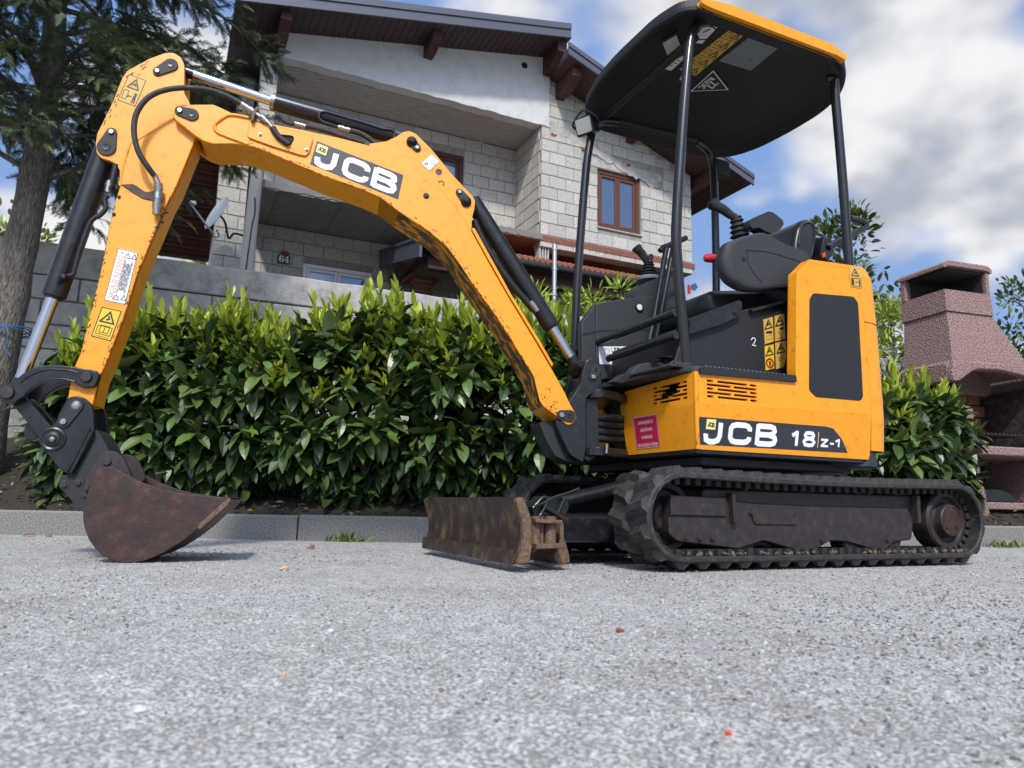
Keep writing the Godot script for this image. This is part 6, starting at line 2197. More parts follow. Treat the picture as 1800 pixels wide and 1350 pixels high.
func arm() -> void:
	var z0 := -0.145
	var z1 := -0.040
	# upper cheeks: the broad head of the arm
	var head := round_corners(pv([-1.885, 1.552, -1.878, 1.515, -1.862, 1.497, -1.831, 1.49, -1.805, 1.479, -1.791, 1.453, -1.788, 1.425, -1.792, 1.393, -1.744, 1.408, -1.69, 1.466, -1.561, 1.596, -1.535, 1.629, -1.557, 1.746, -1.566, 1.76, -1.595, 1.81, -1.596, 1.842, -1.603, 1.928, -1.619, 1.957, -1.644, 1.97, -1.665, 1.968, -1.681, 1.962, -1.733, 1.929, -1.804, 1.867, -1.818, 1.837, -1.827, 1.8, -1.84, 1.737, -1.87, 1.636, -1.884, 1.592]), 0.006, 3)
	for z in [[-0.062, -0.036], [-0.149, -0.123]]:
		var c := G.new()
		c.ext(head, z[0], z[1], 0.005, 0.9)
		part("arm_cheek", c, mats.yellow, ex, boom_xf)
	# box beam
	var box := pv([-1.737, 1.591, -1.619, 1.691, -1.532, 1.628, -1.538, 1.598, -1.587, 1.408, -1.612, 1.339, -1.691, 1.048, -1.719, 0.886, -1.743, 0.788, -1.763, 0.701, -1.782, 0.641, -1.792, 0.549, -1.835, 0.538, -1.876, 0.565, -1.874, 0.609, -1.864, 0.693, -1.852, 0.734, -1.833, 0.907, -1.816, 1.054, -1.806, 1.229, -1.793, 1.337, -1.784, 1.384, -1.78, 1.469, -1.762, 1.572])
	var g := G.new()
	g.ext(box, z0, -0.030, 0.004, 0.9)
	var o := part("arm", g, mats.yellow, ex, boom_xf)
	# raised weld along the box
	var wl := G.new()
	wl.tube(curve3(pv3([-1.613, 1.694, -0.031, -1.668, 1.645, -0.031, -1.725, 1.597, -0.031, -1.738, 1.584, -0.031, -1.759, 1.571, -0.031, -1.771, 1.527, -0.031, -1.779, 1.468, -0.031, -1.783, 1.389, -0.031]), 4), [0.0035], 6)
	part("weld_seam", wl, mats.yellow, o)
	# worn front edge facing the machine
	var e := G.new()
	var run := pv([-1.537, 1.596, -1.586, 1.406, -1.611, 1.338, -1.69, 1.047, -1.718, 0.885, -1.741, 0.787, -1.762, 0.701, -1.78, 0.641, -1.79, 0.548])
	for i in run.size() - 1:
		var d := (run[i + 1] - run[i]).normalized()
		var n := Vector2(-d.y, d.x) * 0.003
		var a := run[i] + n
		var b := run[i + 1] + n
		e.quad(Vector3(a.x, a.y, -0.034), Vector3(a.x, a.y, z0), Vector3(b.x, b.y, z0), Vector3(b.x, b.y, -0.034))
	part("worn_edge", e, mats.yellow, o)
	# torn bracket across the arm with the hose end
	var br := G.new()
	br.ext(pv([-1.78, 1.394, -1.742, 1.402, -1.726, 1.396, -1.692, 1.375, -1.652, 1.384, -1.634, 1.384, -1.625, 1.355, -1.632, 1.338, -1.665, 1.343, -1.701, 1.348, -1.739, 1.369]), -0.030, -0.026, 0.001)
	part("clip_plate", br, mats.rusty_red, o)
	var vf := G.new()
	vf.rod(Vector3(-1.658, 1.432, 0.01), Vector3(-1.639, 1.391, 0.005), 0.0115, 12)
	vf.rod(Vector3(-1.643, 1.403, 0.004), Vector3(-1.639, 1.375, 0), 0.0165, 6)
	vf.rod(Vector3(-1.64, 1.375, 0), Vector3(-1.641, 1.324, -0.004), 0.0135, 12)
	vf.rod(Vector3(-1.641, 1.364, -0.002), Vector3(-1.64, 1.341, -0.002), 0.018, 6)
	vf.rod(Vector3(-1.642, 1.328, -0.004), Vector3(-1.642, 1.306, -0.006), 0.017, 12)
	vf.rod(Vector3(-1.642, 1.308, -0.006), Vector3(-1.641, 1.282, -0.008), 0.0145, 12)
	part("hose_fitting", vf, mats.steel, o)
	# labels
	var q1 := pv([-1.797, 1.854, -1.734, 1.837, -1.763, 1.722, -1.827, 1.74])
	label_plate("warning_label", q1, Transform3D(Basis.IDENTITY, Vector3(0, 0, -0.0365)), mats.amber_sticker, [["b", 0.01, 0.01, 0.99, 0.99, 0.02], ["t", 0.5, 0.27, 0.62, 0.34, 0.045], ["l", 0.05, 0.38, 0.34, 0.52, 0.26, 0.62, 0.34], ["b", 0.12, 0.56, 0.36, 0.88, 0.02], ["l", 0.035, 0.42, 0.73, 0.62, 0.73], ["t", 0.42, 0.73, 0.05, 0.10, 0.02], ["d", 0.78, 0.60, 0.045], ["r", 0.70, 0.64, 0.86, 0.78], ["l", 0.045, 0.74, 0.76, 0.72, 0.94], ["l", 0.045, 0.83, 0.76, 0.85, 0.94]], mats.black_print, o)
	var q2 := pv([-1.765, 1.144, -1.696, 1.132, -1.721, 0.928, -1.793, 0.939])
	var wl2 := label_plate("white_warning_label", q2, Transform3D(Basis.IDENTITY, Vector3(0, 0, -0.0302)), mats.white_sticker, [["b", 0.01, 0.01, 0.99, 0.99, 0.008], ["t", 0.55, 0.10, 0.28, 0.09, 0.012], ["t", 0.88, 0.09, 0.22, 0.09, 0.012], ["t", 0.50, 0.90, 0.28, 0.09, 0.012], ["t", 0.86, 0.88, 0.22, 0.09, 0.012], ["l", 0.012, 0.18, 0.06, 0.34, 0.08]], mats.black_print, o, "white warning label with faded red title")
	var up := (q2[0] - q2[3]).normalized()
	var bas := Basis(Vector3(up.x, up.y, 0), Vector3(-up.y, up.x, 0), Vector3(0, 0, 1))
	var c0 := spot(q2, 0.30, 0.52)
	lettering("WARNING", Transform3D(bas, Vector3(c0.x, c0.y, 0.0017)), 0.026, mats.faded_red, wl2, true, 0.95)
	var txt := ["THE EXCAVATOR MUST BE OPERATED", "BY TRAINED PERSONNEL ONLY", "READ THE OPERATOR'S MANUAL", "BEFORE USING THE MACHINE", "KEEP CLEAR OF THE WORKING AREA"]
	for i in 5:
		var c1 := spot(q2, 0.50 + i * 0.085, 0.50)
		lettering(txt[i], Transform3D(bas, Vector3(c1.x, c1.y, 0.0017)), 0.0068, mats.black_print, wl2, false, 0.80)
	label_plate("yellow_label", pv([-1.798, 0.914, -1.73, 0.903, -1.756, 0.786, -1.823, 0.801]), Transform3D(Basis.IDENTITY, Vector3(0, 0, -0.0302)), mats.yellow_sticker, [["b", 0.02, 0.015, 0.98, 0.985, 0.025], ["t", 0.5, 0.29, 0.68, 0.34, 0.05], ["l", 0.05, 0.42, 0.38, 0.56, 0.34, 0.48, 0.24], ["b", 0.14, 0.60, 0.86, 0.86, 0.02], ["b", 0.28, 0.58, 0.72, 0.80, 0.02], ["l", 0.02, 0.5, 0.58, 0.5, 0.80], ["l", 0.015, 0.1, 0.93, 0.9, 0.93]], mats.black_print, o)
	keeper(Vector2(-1.65, 1.916), 0.0265, Vector2(-1.696, 1.879), 0.0175, -0.036, boom_xf, ex)
	keeper(Vector2(-1.846, 1.54), 0.034, Vector2(-1.834, 1.602), 0.019, -0.036, boom_xf, ex)
	for p in [[Vector3(-1.642, 1.898, 0), 0.026], [Vector3(-1.837, 1.527, 0), 0.028]]:
		var pin := G.new()
		pin.rod(Vector3(p[0].x, p[0].y, -0.148), Vector3(p[0].x, p[0].y, -0.038), p[1], 16)
		part("pin", pin, mats.dirty_steel, ex, boom_xf)
	chips(pv([-1.586, 1.406, -1.611, 1.338, -1.69, 1.047, -1.718, 0.885, -1.741, 0.787, -1.762, 0.701, -1.78, 0.641]), -0.0294, 130, -0.012, 7, o)
	chips(pv([-1.792, 1.335, -1.805, 1.227, -1.815, 1.053, -1.832, 0.906, -1.851, 0.733]), -0.0294, 60, 0.010, 8, o)
	chips(pv([-1.868, 1.633, -1.838, 1.733, -1.816, 1.833, -1.731, 1.925]), -0.0354, 40, -0.03, 9, o)
	# little bolts along the beam
	for p in [Vector2(-1.782, 1.345), Vector2(-1.793, 1.274), Vector2(-1.613, 1.303), Vector2(-1.637, 1.241), Vector2(-1.623, 1.263)]:
		bolt_on(p, 0.0045, -0.030, Transform3D.IDENTITY, o, mats.dirty_steel)
	# bucket cylinder
	cylinder("bucket_cylinder", Vector3(-1.864, 1.559, -0.092), Vector3(-1.984, 0.955, -0.092), Vector3(-2.069, 0.576, -0.092), 0.042, 0.0215, true)
	var pipe := G.new()
	pipe.tube(curve3(pv3([-1.824, 1.352, -0.042, -1.834, 1.331, -0.042, -1.827, 1.3, -0.042, -1.843, 1.271, -0.042, -1.863, 1.255, -0.042, -1.878, 1.226, -0.042, -1.898, 1.126, -0.042, -1.907, 1.059, -0.042, -1.911, 1.032, -0.042, -1.929, 1.022, -0.042])), [0.009], 10)
	pipe.tube(curve3(pv3([-1.809, 1.478, -0.045, -1.814, 1.419, -0.045, -1.823, 1.372, -0.045])), [0.014], 12)
	part("cylinder_pipe", pipe, mats.black_paint, ex, boom_xf)
	var f := G.new()
	f.rod(Vector3(-1.824, 1.41, -0.042), Vector3(-1.827, 1.363, -0.042), 0.0125, 6)
	f.rod(Vector3(-1.824, 1.401, -0.042), Vector3(-1.825, 1.387, -0.042), 0.0155, 6)
	part("hose_fitting", f, mats.steel, ex, boom_xf)
	var boss := G.new()
	boss.rod(Vector3(-1.946, 1.019, -0.06), Vector3(-1.932, 1.008, -0.02), 0.018, 14)
	part("port_boss", boss, mats.black_paint, ex, boom_xf)

func bucket() -> void:
	# curved guide links, near and far
	var link := pv([-2.081, 0.593, -2.059, 0.606, -2.041, 0.622, -2.022, 0.643, -2.006, 0.659, -1.977, 0.673, -1.949, 0.682, -1.915, 0.684, -1.886, 0.683, -1.855, 0.68, -1.828, 0.675, -1.803, 0.674, -1.785, 0.67, -1.775, 0.658, -1.775, 0.643, -1.783, 0.616, -1.796, 0.609, -1.82, 0.607, -1.843, 0.614, -1.852, 0.626, -1.876, 0.634, -1.906, 0.636, -1.931, 0.63, -1.95, 0.623, -1.972, 0.609, -1.988, 0.594, -2.001, 0.579, -2.008, 0.561, -2.021, 0.554, -2.03, 0.543, -2.054, 0.536, -2.071, 0.541, -2.082, 0.557, -2.085, 0.575])
	for z in [[-0.030, -0.004], [-0.182, -0.156]]:
		var g := G.new()
		g.ext(link, z[0], z[1], 0.004, 0.85)
		var l := part("guide_link", g, mats.black_paint, ex, boom_xf)
		if z[0] > -0.1:
			var rib := G.new()
			rib.tube(curve3(pv3([-2.022, 0.614, -0.003, -1.996, 0.64, -0.003, -1.948, 0.664, -0.003, -1.885, 0.667, -0.003, -1.842, 0.66, -0.003])), [0.003], 6)
			rib.tube(curve3(pv3([-2, 0.579, -0.003, -1.978, 0.605, -0.003, -1.935, 0.629, -0.003, -1.89, 0.634, -0.003, -1.849, 0.626, -0.003])), [0.0035], 6)
			part("link_rib", rib, mats.black_paint, l)
			for p in [[Vector2(-2.058, 0.575), 0.022], [Vector2(-1.815, 0.645), 0.019]]:
				var b := G.new()
				b.ext(circle(p[0], p[1], 24), -0.004, 0.006, 0.003)
				part("pin_end", b, mats.dirty_steel, l)
	var lower := pv([-2.064, 0.548, -2.024, 0.575, -2.004, 0.557, -1.967, 0.516, -1.923, 0.467, -1.909, 0.454, -1.919, 0.413, -1.944, 0.408, -1.955, 0.427, -1.994, 0.47, -2.029, 0.511])
	for z in [[-0.062, -0.040], [-0.146, -0.124]]:
		var g := G.new()
		g.ext(round_corners(lower, 0.01, 3), z[0], z[1], 0.004, 0.9)
		part("bucket_link", g, mats.black_paint, ex, boom_xf)
	var tab := G.new()
	tab.ext(round_corners(pv([-2.02, 0.479, -1.98, 0.477, -1.957, 0.433, -1.991, 0.415, -2.013, 0.419, -2.021, 0.439]), 0.01, 3), -0.11, -0.08, 0.004)
	part("link_tab", tab, mats.black_paint, ex, boom_xf)
	for p in [[Vector3(-2.058, 0.575, 0), 0.02], [Vector3(-1.815, 0.645, 0), 0.02]]:
		var pin := G.new()
		pin.rod(Vector3(p[0].x, p[0].y, -0.18), Vector3(p[0].x, p[0].y, -0.01), p[1], 16)
		part("pin", pin, mats.dirty_steel, ex, boom_xf)
	# quick hitch: two cheeks and its body
	var cheek := round_corners(pv([-1.866, 0.565, -1.857, 0.571, -1.845, 0.574, -1.83, 0.575, -1.815, 0.57, -1.801, 0.56, -1.788, 0.547, -1.778, 0.518, -1.769, 0.464, -1.769, 0.431, -1.789, 0.376, -1.815, 0.313, -1.835, 0.297, -1.864, 0.312, -1.891, 0.347, -1.92, 0.381, -1.935, 0.403, -1.939, 0.421, -1.937, 0.439, -1.922, 0.447, -1.907, 0.466, -1.896, 0.478, -1.888, 0.515]), 0.008, 3)
	for z in [[-0.024, 0.0], [-0.186, -0.162]]:
		var g := G.new()
		g.ext(cheek, z[0], z[1], 0.004, 0.85)
		part("hitch_cheek", g, mats.black_paint, ex, boom_xf)
	var body := G.new()
	body.ext(round_corners(pv([-1.78, 0.465, -1.762, 0.454, -1.746, 0.434, -1.722, 0.394, -1.7, 0.346, -1.743, 0.228, -1.779, 0.166, -1.819, 0.207, -1.864, 0.255, -1.863, 0.297, -1.845, 0.293, -1.811, 0.354]), 0.008, 3), -0.176, -0.012, 0.005, 0.9)
	part("hitch_body", body, mats.black_plastic, ex, boom_xf)
	var bar := G.new()
	bar.tube(PackedVector3Array([Vector3(-1.784, 0.459, 0.004), Vector3(-1.81, 0.381, 0.004), Vector3(-1.84, 0.304, 0.004)]), [0.007], 8)
	bar.tube(PackedVector3Array([Vector3(-1.774, 0.451, 0.004), Vector3(-1.799, 0.377, 0.004), Vector3(-1.827, 0.301, 0.004)]), [0.008], 8)
	part("hitch_rib", bar, mats.black_paint, ex, boom_xf)
	keeper(Vector2(-1.835, 0.54), 0.0245, Vector2(-1.868, 0.48), 0.021, 0.0, boom_xf, ex)
	var ringp := Vector3(-1.897, 0.418, 0)
	var rg := G.new()
	rg.xf = Transform3D(Basis(Vector3.RIGHT, PI / 2), ringp)
	rg.lathe(pv([0.042, 0.0, 0.042, 0.005, 0.036, 0.008, 0.030, 0.005, 0.026, 0.005, 0.024, 0.010, 0.016, 0.012, 0.014, 0.016, 0.0, 0.017]), 28)
	part("pin_boss", rg, mats.black_paint, ex, boom_xf)
	for p in [[Vector3(-1.835, 0.54, 0), 0.0165, mats.steel], [Vector3(-1.892, 0.417, 0.014), 0.010, mats.steel], [Vector3(-1.868, 0.48, 0), 0.010, mats.tan_rust]]:
		var b := G.new()
		b.xf = Transform3D(Basis(Vector3.RIGHT, PI / 2), p[0])
		b.lathe(pv([p[1], 0.0, p[1], 0.008, p[1] * 0.7, 0.012, 0.0, 0.013]), 20)
		part("pin_end", b, p[2], ex, boom_xf)
	for p in [Vector2(-1.848, 0.261), Vector2(-1.804, 0.27), Vector2(-1.776, 0.229)]:
		bolt_on(p, 0.011, -0.012, boom_xf, ex, mats.dirty_steel)
	# ears of the bucket
	var ear := round_corners(pv([-1.748, 0.35, -1.729, 0.377, -1.704, 0.385, -1.677, 0.377, -1.659, 0.357, -1.641, 0.326, -1.625, 0.29, -1.654, 0.269, -1.72, 0.287, -1.754, 0.267, -1.765, 0.231, -1.777, 0.246, -1.774, 0.29]), 0.008, 3)
	for z in [[0.0, 0.02], [-0.205, -0.185]]:
		var g := G.new()
		g.ext(ear, z[0], z[1], 0.004, 0.85)
		part("bucket_ear", g, mats.dirty_steel, ex, boom_xf)
	var pb := G.new()
	pb.ext(circle(Vector2(-1.71, 0.345), 0.014, 16), 0.02, 0.028, 0.002)
	pb.rod(Vector3(-1.772, 0.355, -0.2), Vector3(-1.716, 0.346, 0), 0.018, 14)
	part("bucket_pin", pb, mats.dirty_steel, ex, boom_xf)
	# bucket: side plates, wrapper, lip, side cutters
	var plate := pv([-1.74, 0.273, -1.739, 0.297, -1.727, 0.312, -1.705, 0.324, -1.673, 0.326, -1.638, 0.305, -1.604, 0.287, -1.57, 0.272, -1.519, 0.255, -1.468, 0.243, -1.415, 0.236, -1.366, 0.231, -1.321, 0.23, -1.288, 0.229, -1.282, 0.221, -1.374, 0.123, -1.429, 0.074, -1.483, 0.037, -1.516, 0.019, -1.545, 0.008, -1.573, 0.002, -1.602, 0.001, -1.627, 0.004, -1.65, 0.011, -1.677, 0.026, -1.702, 0.049, -1.724, 0.077, -1.739, 0.109, -1.748, 0.139, -1.752, 0.17, -1.751, 0.2, -1.745, 0.231])
	var bk := G.new()
	bk.ext(plate, 0.066, 0.080, 0.003, 0.9)
	var o := part("bucket", bk, mats.rusty_red, ex, boom_xf)
	var b2 := G.new()
	b2.ext(plate, -0.266, -0.252, 0.003, 0.9)
	part("far_side", b2, mats.rusty_red, o)
	var wrap := pv([-1.739, 0.297, -1.74, 0.273, -1.745, 0.231, -1.751, 0.2, -1.752, 0.17, -1.748, 0.139, -1.739, 0.109, -1.724, 0.077, -1.702, 0.049, -1.677, 0.026, -1.65, 0.011, -1.627, 0.004, -1.602, 0.001, -1.573, 0.002, -1.545, 0.008, -1.516, 0.019, -1.483, 0.037, -1.429, 0.074, -1.374, 0.123, -1.282, 0.221])
	var wr := G.new()
	var th := 0.010
	for i in wrap.size() - 1:
		var a := wrap[i]
		var b := wrap[i + 1]
		var n0 := (wrap[i + 1] - wrap[maxi(i - 1, 0)]).normalized()
		var n1 := (wrap[mini(i + 2, wrap.size() - 1)] - wrap[i]).normalized()
		var m0 := Vector2(n0.y, -n0.x)
		var m1 := Vector2(n1.y, -n1.x)
		wr.quadn(Vector3(a.x, a.y, -0.254), Vector3(b.x, b.y, -0.254), Vector3(b.x, b.y, 0.068), Vector3(a.x, a.y, 0.068), Vector3(m0.x, m0.y, 0), Vector3(m1.x, m1.y, 0), Vector3(m1.x, m1.y, 0), Vector3(m0.x, m0.y, 0))
		var c := a - m0 * th
		var d := b - m1 * th
		wr.quadn(Vector3(c.x, c.y, 0.068), Vector3(d.x, d.y, 0.068), Vector3(d.x, d.y, -0.254), Vector3(c.x, c.y, -0.254), -Vector3(m0.x, m0.y, 0), -Vector3(m1.x, m1.y, 0), -Vector3(m1.x, m1.y, 0), -Vector3(m0.x, m0.y, 0))
	part("wrapper", wr, mats.rusty_red, o)
	var cut := G.new()
	cut.ext(round_corners(pv([-1.382, 0.118, -1.378, 0.133, -1.335, 0.178, -1.298, 0.217, -1.286, 0.227, -1.278, 0.221, -1.28, 0.209, -1.3, 0.187, -1.342, 0.145, -1.371, 0.115]), 0.006, 3), 0.076, 0.094, 0.004, 0.9)
	part("side_cutter", cut, mats.tan_rust, o)
	var lipb := G.new()
	lipb.ext(pv([-1.329, 0.19, -1.295, 0.225, -1.289, 0.219, -1.293, 0.205, -1.322, 0.176]), -0.268, 0.082, 0.003)
	part("lip", lipb, mats.rusty_red, o)

# ------------------------------------------------------------------ plants

# one leaf along +z, blade facing +y: folded along its rib, arched, pointed
func leaf_mesh(w: float, arch: float, fold: float) -> ArrayMesh:
	var g := G.new()
	var n := 5
	var rows := []
	for i in n + 1:
		var t := float(i) / n
		var hw := w * 0.5 * pow(sin(PI * clampf(pow(t, 0.85) * 0.94 + 0.03, 0.0, 1.0)), 0.8)
		if i == n:
			hw = 0.004
		var y := -arch * t * t + 0.06 * t
		rows.append([Vector3(-hw, y + hw * fold, t), Vector3(0, y, t), Vector3(hw, y + hw * fold, t)])
	for i in n:
		var a: Array = rows[i]
		var b: Array = rows[i + 1]
		var up := (Vector3(0, 1, 2.0 * arch * (i + 0.5) / n)).normalized()
		for k in 2:
			var nn := (up + Vector3(fold * (1.0 if k == 0 else -1.0) * 0.8, 0, 0)).normalized()
			g.quadn(a[k], b[k], b[k + 1], a[k + 1], nn, nn, nn, nn)
	# leaf stalk
	g.quad(Vector3(-0.012, -0.01, -0.09), Vector3(-0.012, 0.0, 0.03), Vector3(0.012, 0.0, 0.03), Vector3(0.012, -0.01, -0.09))
	return g.mesh()

func leaf_at(p: Vector3, dir: Vector3, size: float, roll: float) -> Transform3D:
	var z := dir.normalized()
	var x := Vector3.UP.cross(z)
	if x.length() < 0.05:
		x = Vector3.RIGHT
	x = x.normalized()
	var y := z.cross(x)
	var b := Basis(x, y, z).rotated(z, roll)
	return Transform3D(b.scaled_local(Vector3.ONE * size), p)

# a shoot with a spiral of leaves; returns through the two lists
func shoot(base: Vector3, dir: Vector3, length: float, count: int, spread: float, size: float, droop: float, out: Array, tints: Array, c0: Color, c1: Color) -> void:
	var d := dir.normalized()
	var x := d.cross(Vector3(0.3, 0.2, 1.0)).normalized()
	var y := d.cross(x)
	var turn := rng.randf() * TAU
	for i in count:
		var t := float(i) / maxf(1.0, count - 1)
		turn += 2.4 + rng.randf_range(-0.3, 0.3)
		var side := x * cos(turn) + y * sin(turn)
		var a := spread * lerpf(1.15, 0.55, t) + rng.randf_range(-0.15, 0.15)
		var ld := (d * cos(a) + side * sin(a)).normalized()
		ld.y -= droop * lerpf(1.2, 0.5, t) * rng.randf_range(0.5, 1.3)
		var s := size * rng.randf_range(0.72, 1.12) * lerpf(1.0, 0.72, t * t)
		out.append(leaf_at(base + d * length * (0.25 + 0.75 * t), ld, s, rng.randf_range(-0.5, 0.5)))
		var k := rng.randf()
		var c := c0.lerp(c1, k * k)
		var v := rng.randf_range(0.8, 1.2)
		tints.append(Color(c.r * v, c.g * v, c.b * v))

func hedge(label: String, x0: float, x1: float, top0: float, top1: float, round_left: float, round_right: float, called: String) -> void:
	var o := root_of(called, label, "hedge" if x1 - x0 > 2.5 else "shrub", Vector3((x0 + x1) / 2, 0.1, kerb_line((x0 + x1) / 2) - 0.66))
	var org := o.position
	var old := []
	var oldc := []
	var young := []
	var youngc := []
	var lump := FastNoiseLite.new()
	lump.seed = 33
	lump.frequency = 1.6
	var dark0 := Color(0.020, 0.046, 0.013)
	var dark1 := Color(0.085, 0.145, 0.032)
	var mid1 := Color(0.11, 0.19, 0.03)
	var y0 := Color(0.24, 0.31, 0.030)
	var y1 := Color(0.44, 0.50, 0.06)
	var stems := G.new()
	var n := int((x1 - x0) * 500.0)
	for i in n:
		var x := lerpf(x0, x1, rng.randf())
		var e := minf(1.0, minf((x - x0) / maxf(round_left, 0.01), (x1 - x) / maxf(round_right, 0.01)))
		e = sqrt(maxf(0.0, 1.0 - pow(1.0 - e, 2.0)))
		var top := lerpf(top0, top1, (x - x0) / (x1 - x0)) * lerpf(0.62, 1.0, e) + lump.get_noise_2d(x * 1.1, 5.0) * 0.22
		var zc := kerb_line(x) - 0.66
		# where on the cross-section: mostly on the side towards the road and on top
		var a := rng.randf_range(-0.62, 1.0) if rng.randf() < 0.8 else rng.randf_range(0.9, 2.4)
		var half := 0.46 * lerpf(0.5, 1.0, e)
		var cy := 0.72
		var ca := cos(a * PI / 2)
		var sa := sin(a * PI / 2)
		var px := signf(ca) * pow(absf(ca), 0.62)
		var py := signf(sa) * pow(absf(sa), 0.62)
		var bulge := 1.0 + lump.get_noise_3d(x * 1.6, a * 1.4, 2.0) * 0.34
		var hgt := (top - 0.16 - cy) if sa > 0.0 else 0.46 + lump.get_noise_2d(x * 1.2, 55.0) * 0.22
		var p := Vector3(x, cy + py * hgt, zc + px * half * bulge * (1.0 if sa > -0.2 else lerpf(1.0, 0.55, clampf(-sa, 0, 1))))
		var normal := Vector3(rng.randf_range(-0.5, 0.5), sa * 0.75, ca * 0.9).normalized()
		var inset := rng.randf_range(0.04, 0.18) if rng.randf() < 0.66 else rng.randf_range(0.18, 0.5)
		var dir := (normal + Vector3(rng.randf_range(-0.35, 0.35), 0.35, rng.randf_range(-0.2, 0.2))).normalized()
		var base := p - normal * inset - org
		if sa > 0.62 and rng.randf() < 0.52:
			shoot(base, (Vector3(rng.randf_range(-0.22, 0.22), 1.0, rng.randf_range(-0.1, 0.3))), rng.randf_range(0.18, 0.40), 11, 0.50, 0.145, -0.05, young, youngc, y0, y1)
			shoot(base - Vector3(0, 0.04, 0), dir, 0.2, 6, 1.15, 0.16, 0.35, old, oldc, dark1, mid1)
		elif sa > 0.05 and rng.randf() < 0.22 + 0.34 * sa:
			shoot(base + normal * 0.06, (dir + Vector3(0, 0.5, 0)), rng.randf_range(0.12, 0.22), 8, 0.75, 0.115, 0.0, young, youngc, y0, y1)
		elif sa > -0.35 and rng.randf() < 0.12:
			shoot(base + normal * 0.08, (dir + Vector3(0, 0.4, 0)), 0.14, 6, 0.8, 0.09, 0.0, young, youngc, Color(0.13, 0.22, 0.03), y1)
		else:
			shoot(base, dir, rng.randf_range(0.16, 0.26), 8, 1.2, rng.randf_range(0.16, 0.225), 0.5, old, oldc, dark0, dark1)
		if i % 34 == 0 and sa > -0.3:
			var root := Vector3(x + rng.randf_range(-0.15, 0.15), 0.0, zc + rng.randf_range(-0.12, 0.12) - 0.0) - Vector3(org.x, 0.0, org.z)
			var mid := root.lerp(base, 0.55) + Vector3(0, 0.1, -0.05)
			stems.tube(curve3(PackedVector3Array([root, mid, base]), 3), [0.011, 0.010, 0.009, 0.007, 0.006, 0.005, 0.004], 5, false)
	part("stems", stems, mats.bark, o).set_meta("kind", "stuff")
	var meshes := [leaf_mesh(0.42, 0.14, 0.28), leaf_mesh(0.38, 0.28, 0.22)]
	var slim := leaf_mesh(0.33, 0.06, 0.45)
	# the leaves that show largest are parts, the others one mass
	var rank := []
	for i in old.size():
		var t: Transform3D = old[i]
		var w := t.origin + org
		if w.y < 1.35 and absf(w.x) < -w.z * 0.70:
			rank.append([-w.z - t.basis.x.length() * 1.2, i])
	rank.sort_custom(func(a, b): return a[0] < b[0])
	var taken := {}
	for k in mini(220, rank.size()):
		taken[rank[k][1]] = true
	var tone := []
	for k in 5:
		var c := dark0.lerp(dark1, k / 4.0)
		var m: StandardMaterial3D = mats.leaf.duplicate()
		m.vertex_color_use_as_albedo = false
		m.albedo_color = c.linear_to_srgb()
		tone.append(m)
	var rest := [[], []]
	var restc := [[], []]
	for i in old.size():
		if taken.has(i):
			var q := clampi(int((oldc[i].g - 0.02) / 0.07 * 5.0), 0, 4)
			part("leaf", meshes[i % 2], tone[q], o, old[i])
		else:
			rest[i % 2].append(old[i])
			restc[i % 2].append(oldc[i])
	var ytone := []
	for k in 3:
		var m: StandardMaterial3D = mats.leaf_young.duplicate()
		m.vertex_color_use_as_albedo = false
		m.albedo_color = y0.lerp(y1, k / 2.0).linear_to_srgb()
		ytone.append(m)
	var yr := []
	for i in young.size():
		var w: Vector3 = young[i].origin + org
		yr.append([-w.z, i])
	yr.sort_custom(func(a, b): return a[0] < b[0])
	var ytaken := {}
	for k in mini(80, yr.size()):
		ytaken[yr[k][1]] = true
	var yo := []
	var yc := []
	for i in young.size():
		if ytaken.has(i):
			part("leaf", slim, ytone[i % 3], o, young[i])
		else:
			yo.append(young[i])
			yc.append(youngc[i])
	for k in 2:
		many("foliage", meshes[k], mats.leaf, rest[k], restc[k], o)
	many("young_foliage", slim, mats.leaf_young, yo, yc, o)

# a flat spray of cypress foliage along +z
func spray_mesh(seed_: int) -> ArrayMesh:
	var r := RandomNumberGenerator.new()
	r.seed = seed_
	var g := G.new()
	var blade := func(a: Vector3, d: Vector3, l: float, w: float) -> void:
		var s := d.cross(Vector3(0, 1, 0))
		if s.length() < 0.01:
			s = Vector3.RIGHT
		s = s.normalized() * w
		var m := a + d * l * 0.45
		g.flat(a - s * 0.4, m + s, m - s)
		g.flat(m - s, m + s, a + d * l)
	for i in 13:
		var t := i / 12.0
		var p := Vector3(0, -0.16 * t * t, t)
		blade.call(p, Vector3(0, -0.3 * t, 1).normalized(), 0.14, 0.014)
		if i == 0:
			continue
		for s in [-1.0, 1.0]:
			var l := 0.42 * (1.0 - t * 0.72) * r.randf_range(0.75, 1.15)
			var d := Vector3(s * r.randf_range(0.75, 1.0), r.randf_range(-0.35, 0.2), r.randf_range(0.7, 1.0)).normalized()
			for k in 4:
				var u := k / 4.0
				var q := p + d * l * u
				blade.call(q, d, l * 0.32, 0.016)
				for e in [-1.0, 1.0]:
					var dd: Vector3 = (d + Vector3(-d.z, 0, d.x) * e * 0.75 + Vector3(0, r.randf_range(-0.25, 0.25), 0)).normalized()
					blade.call(q, dd, l * 0.26 * (1.0 - u * 0.5), 0.013)
	return g.mesh()

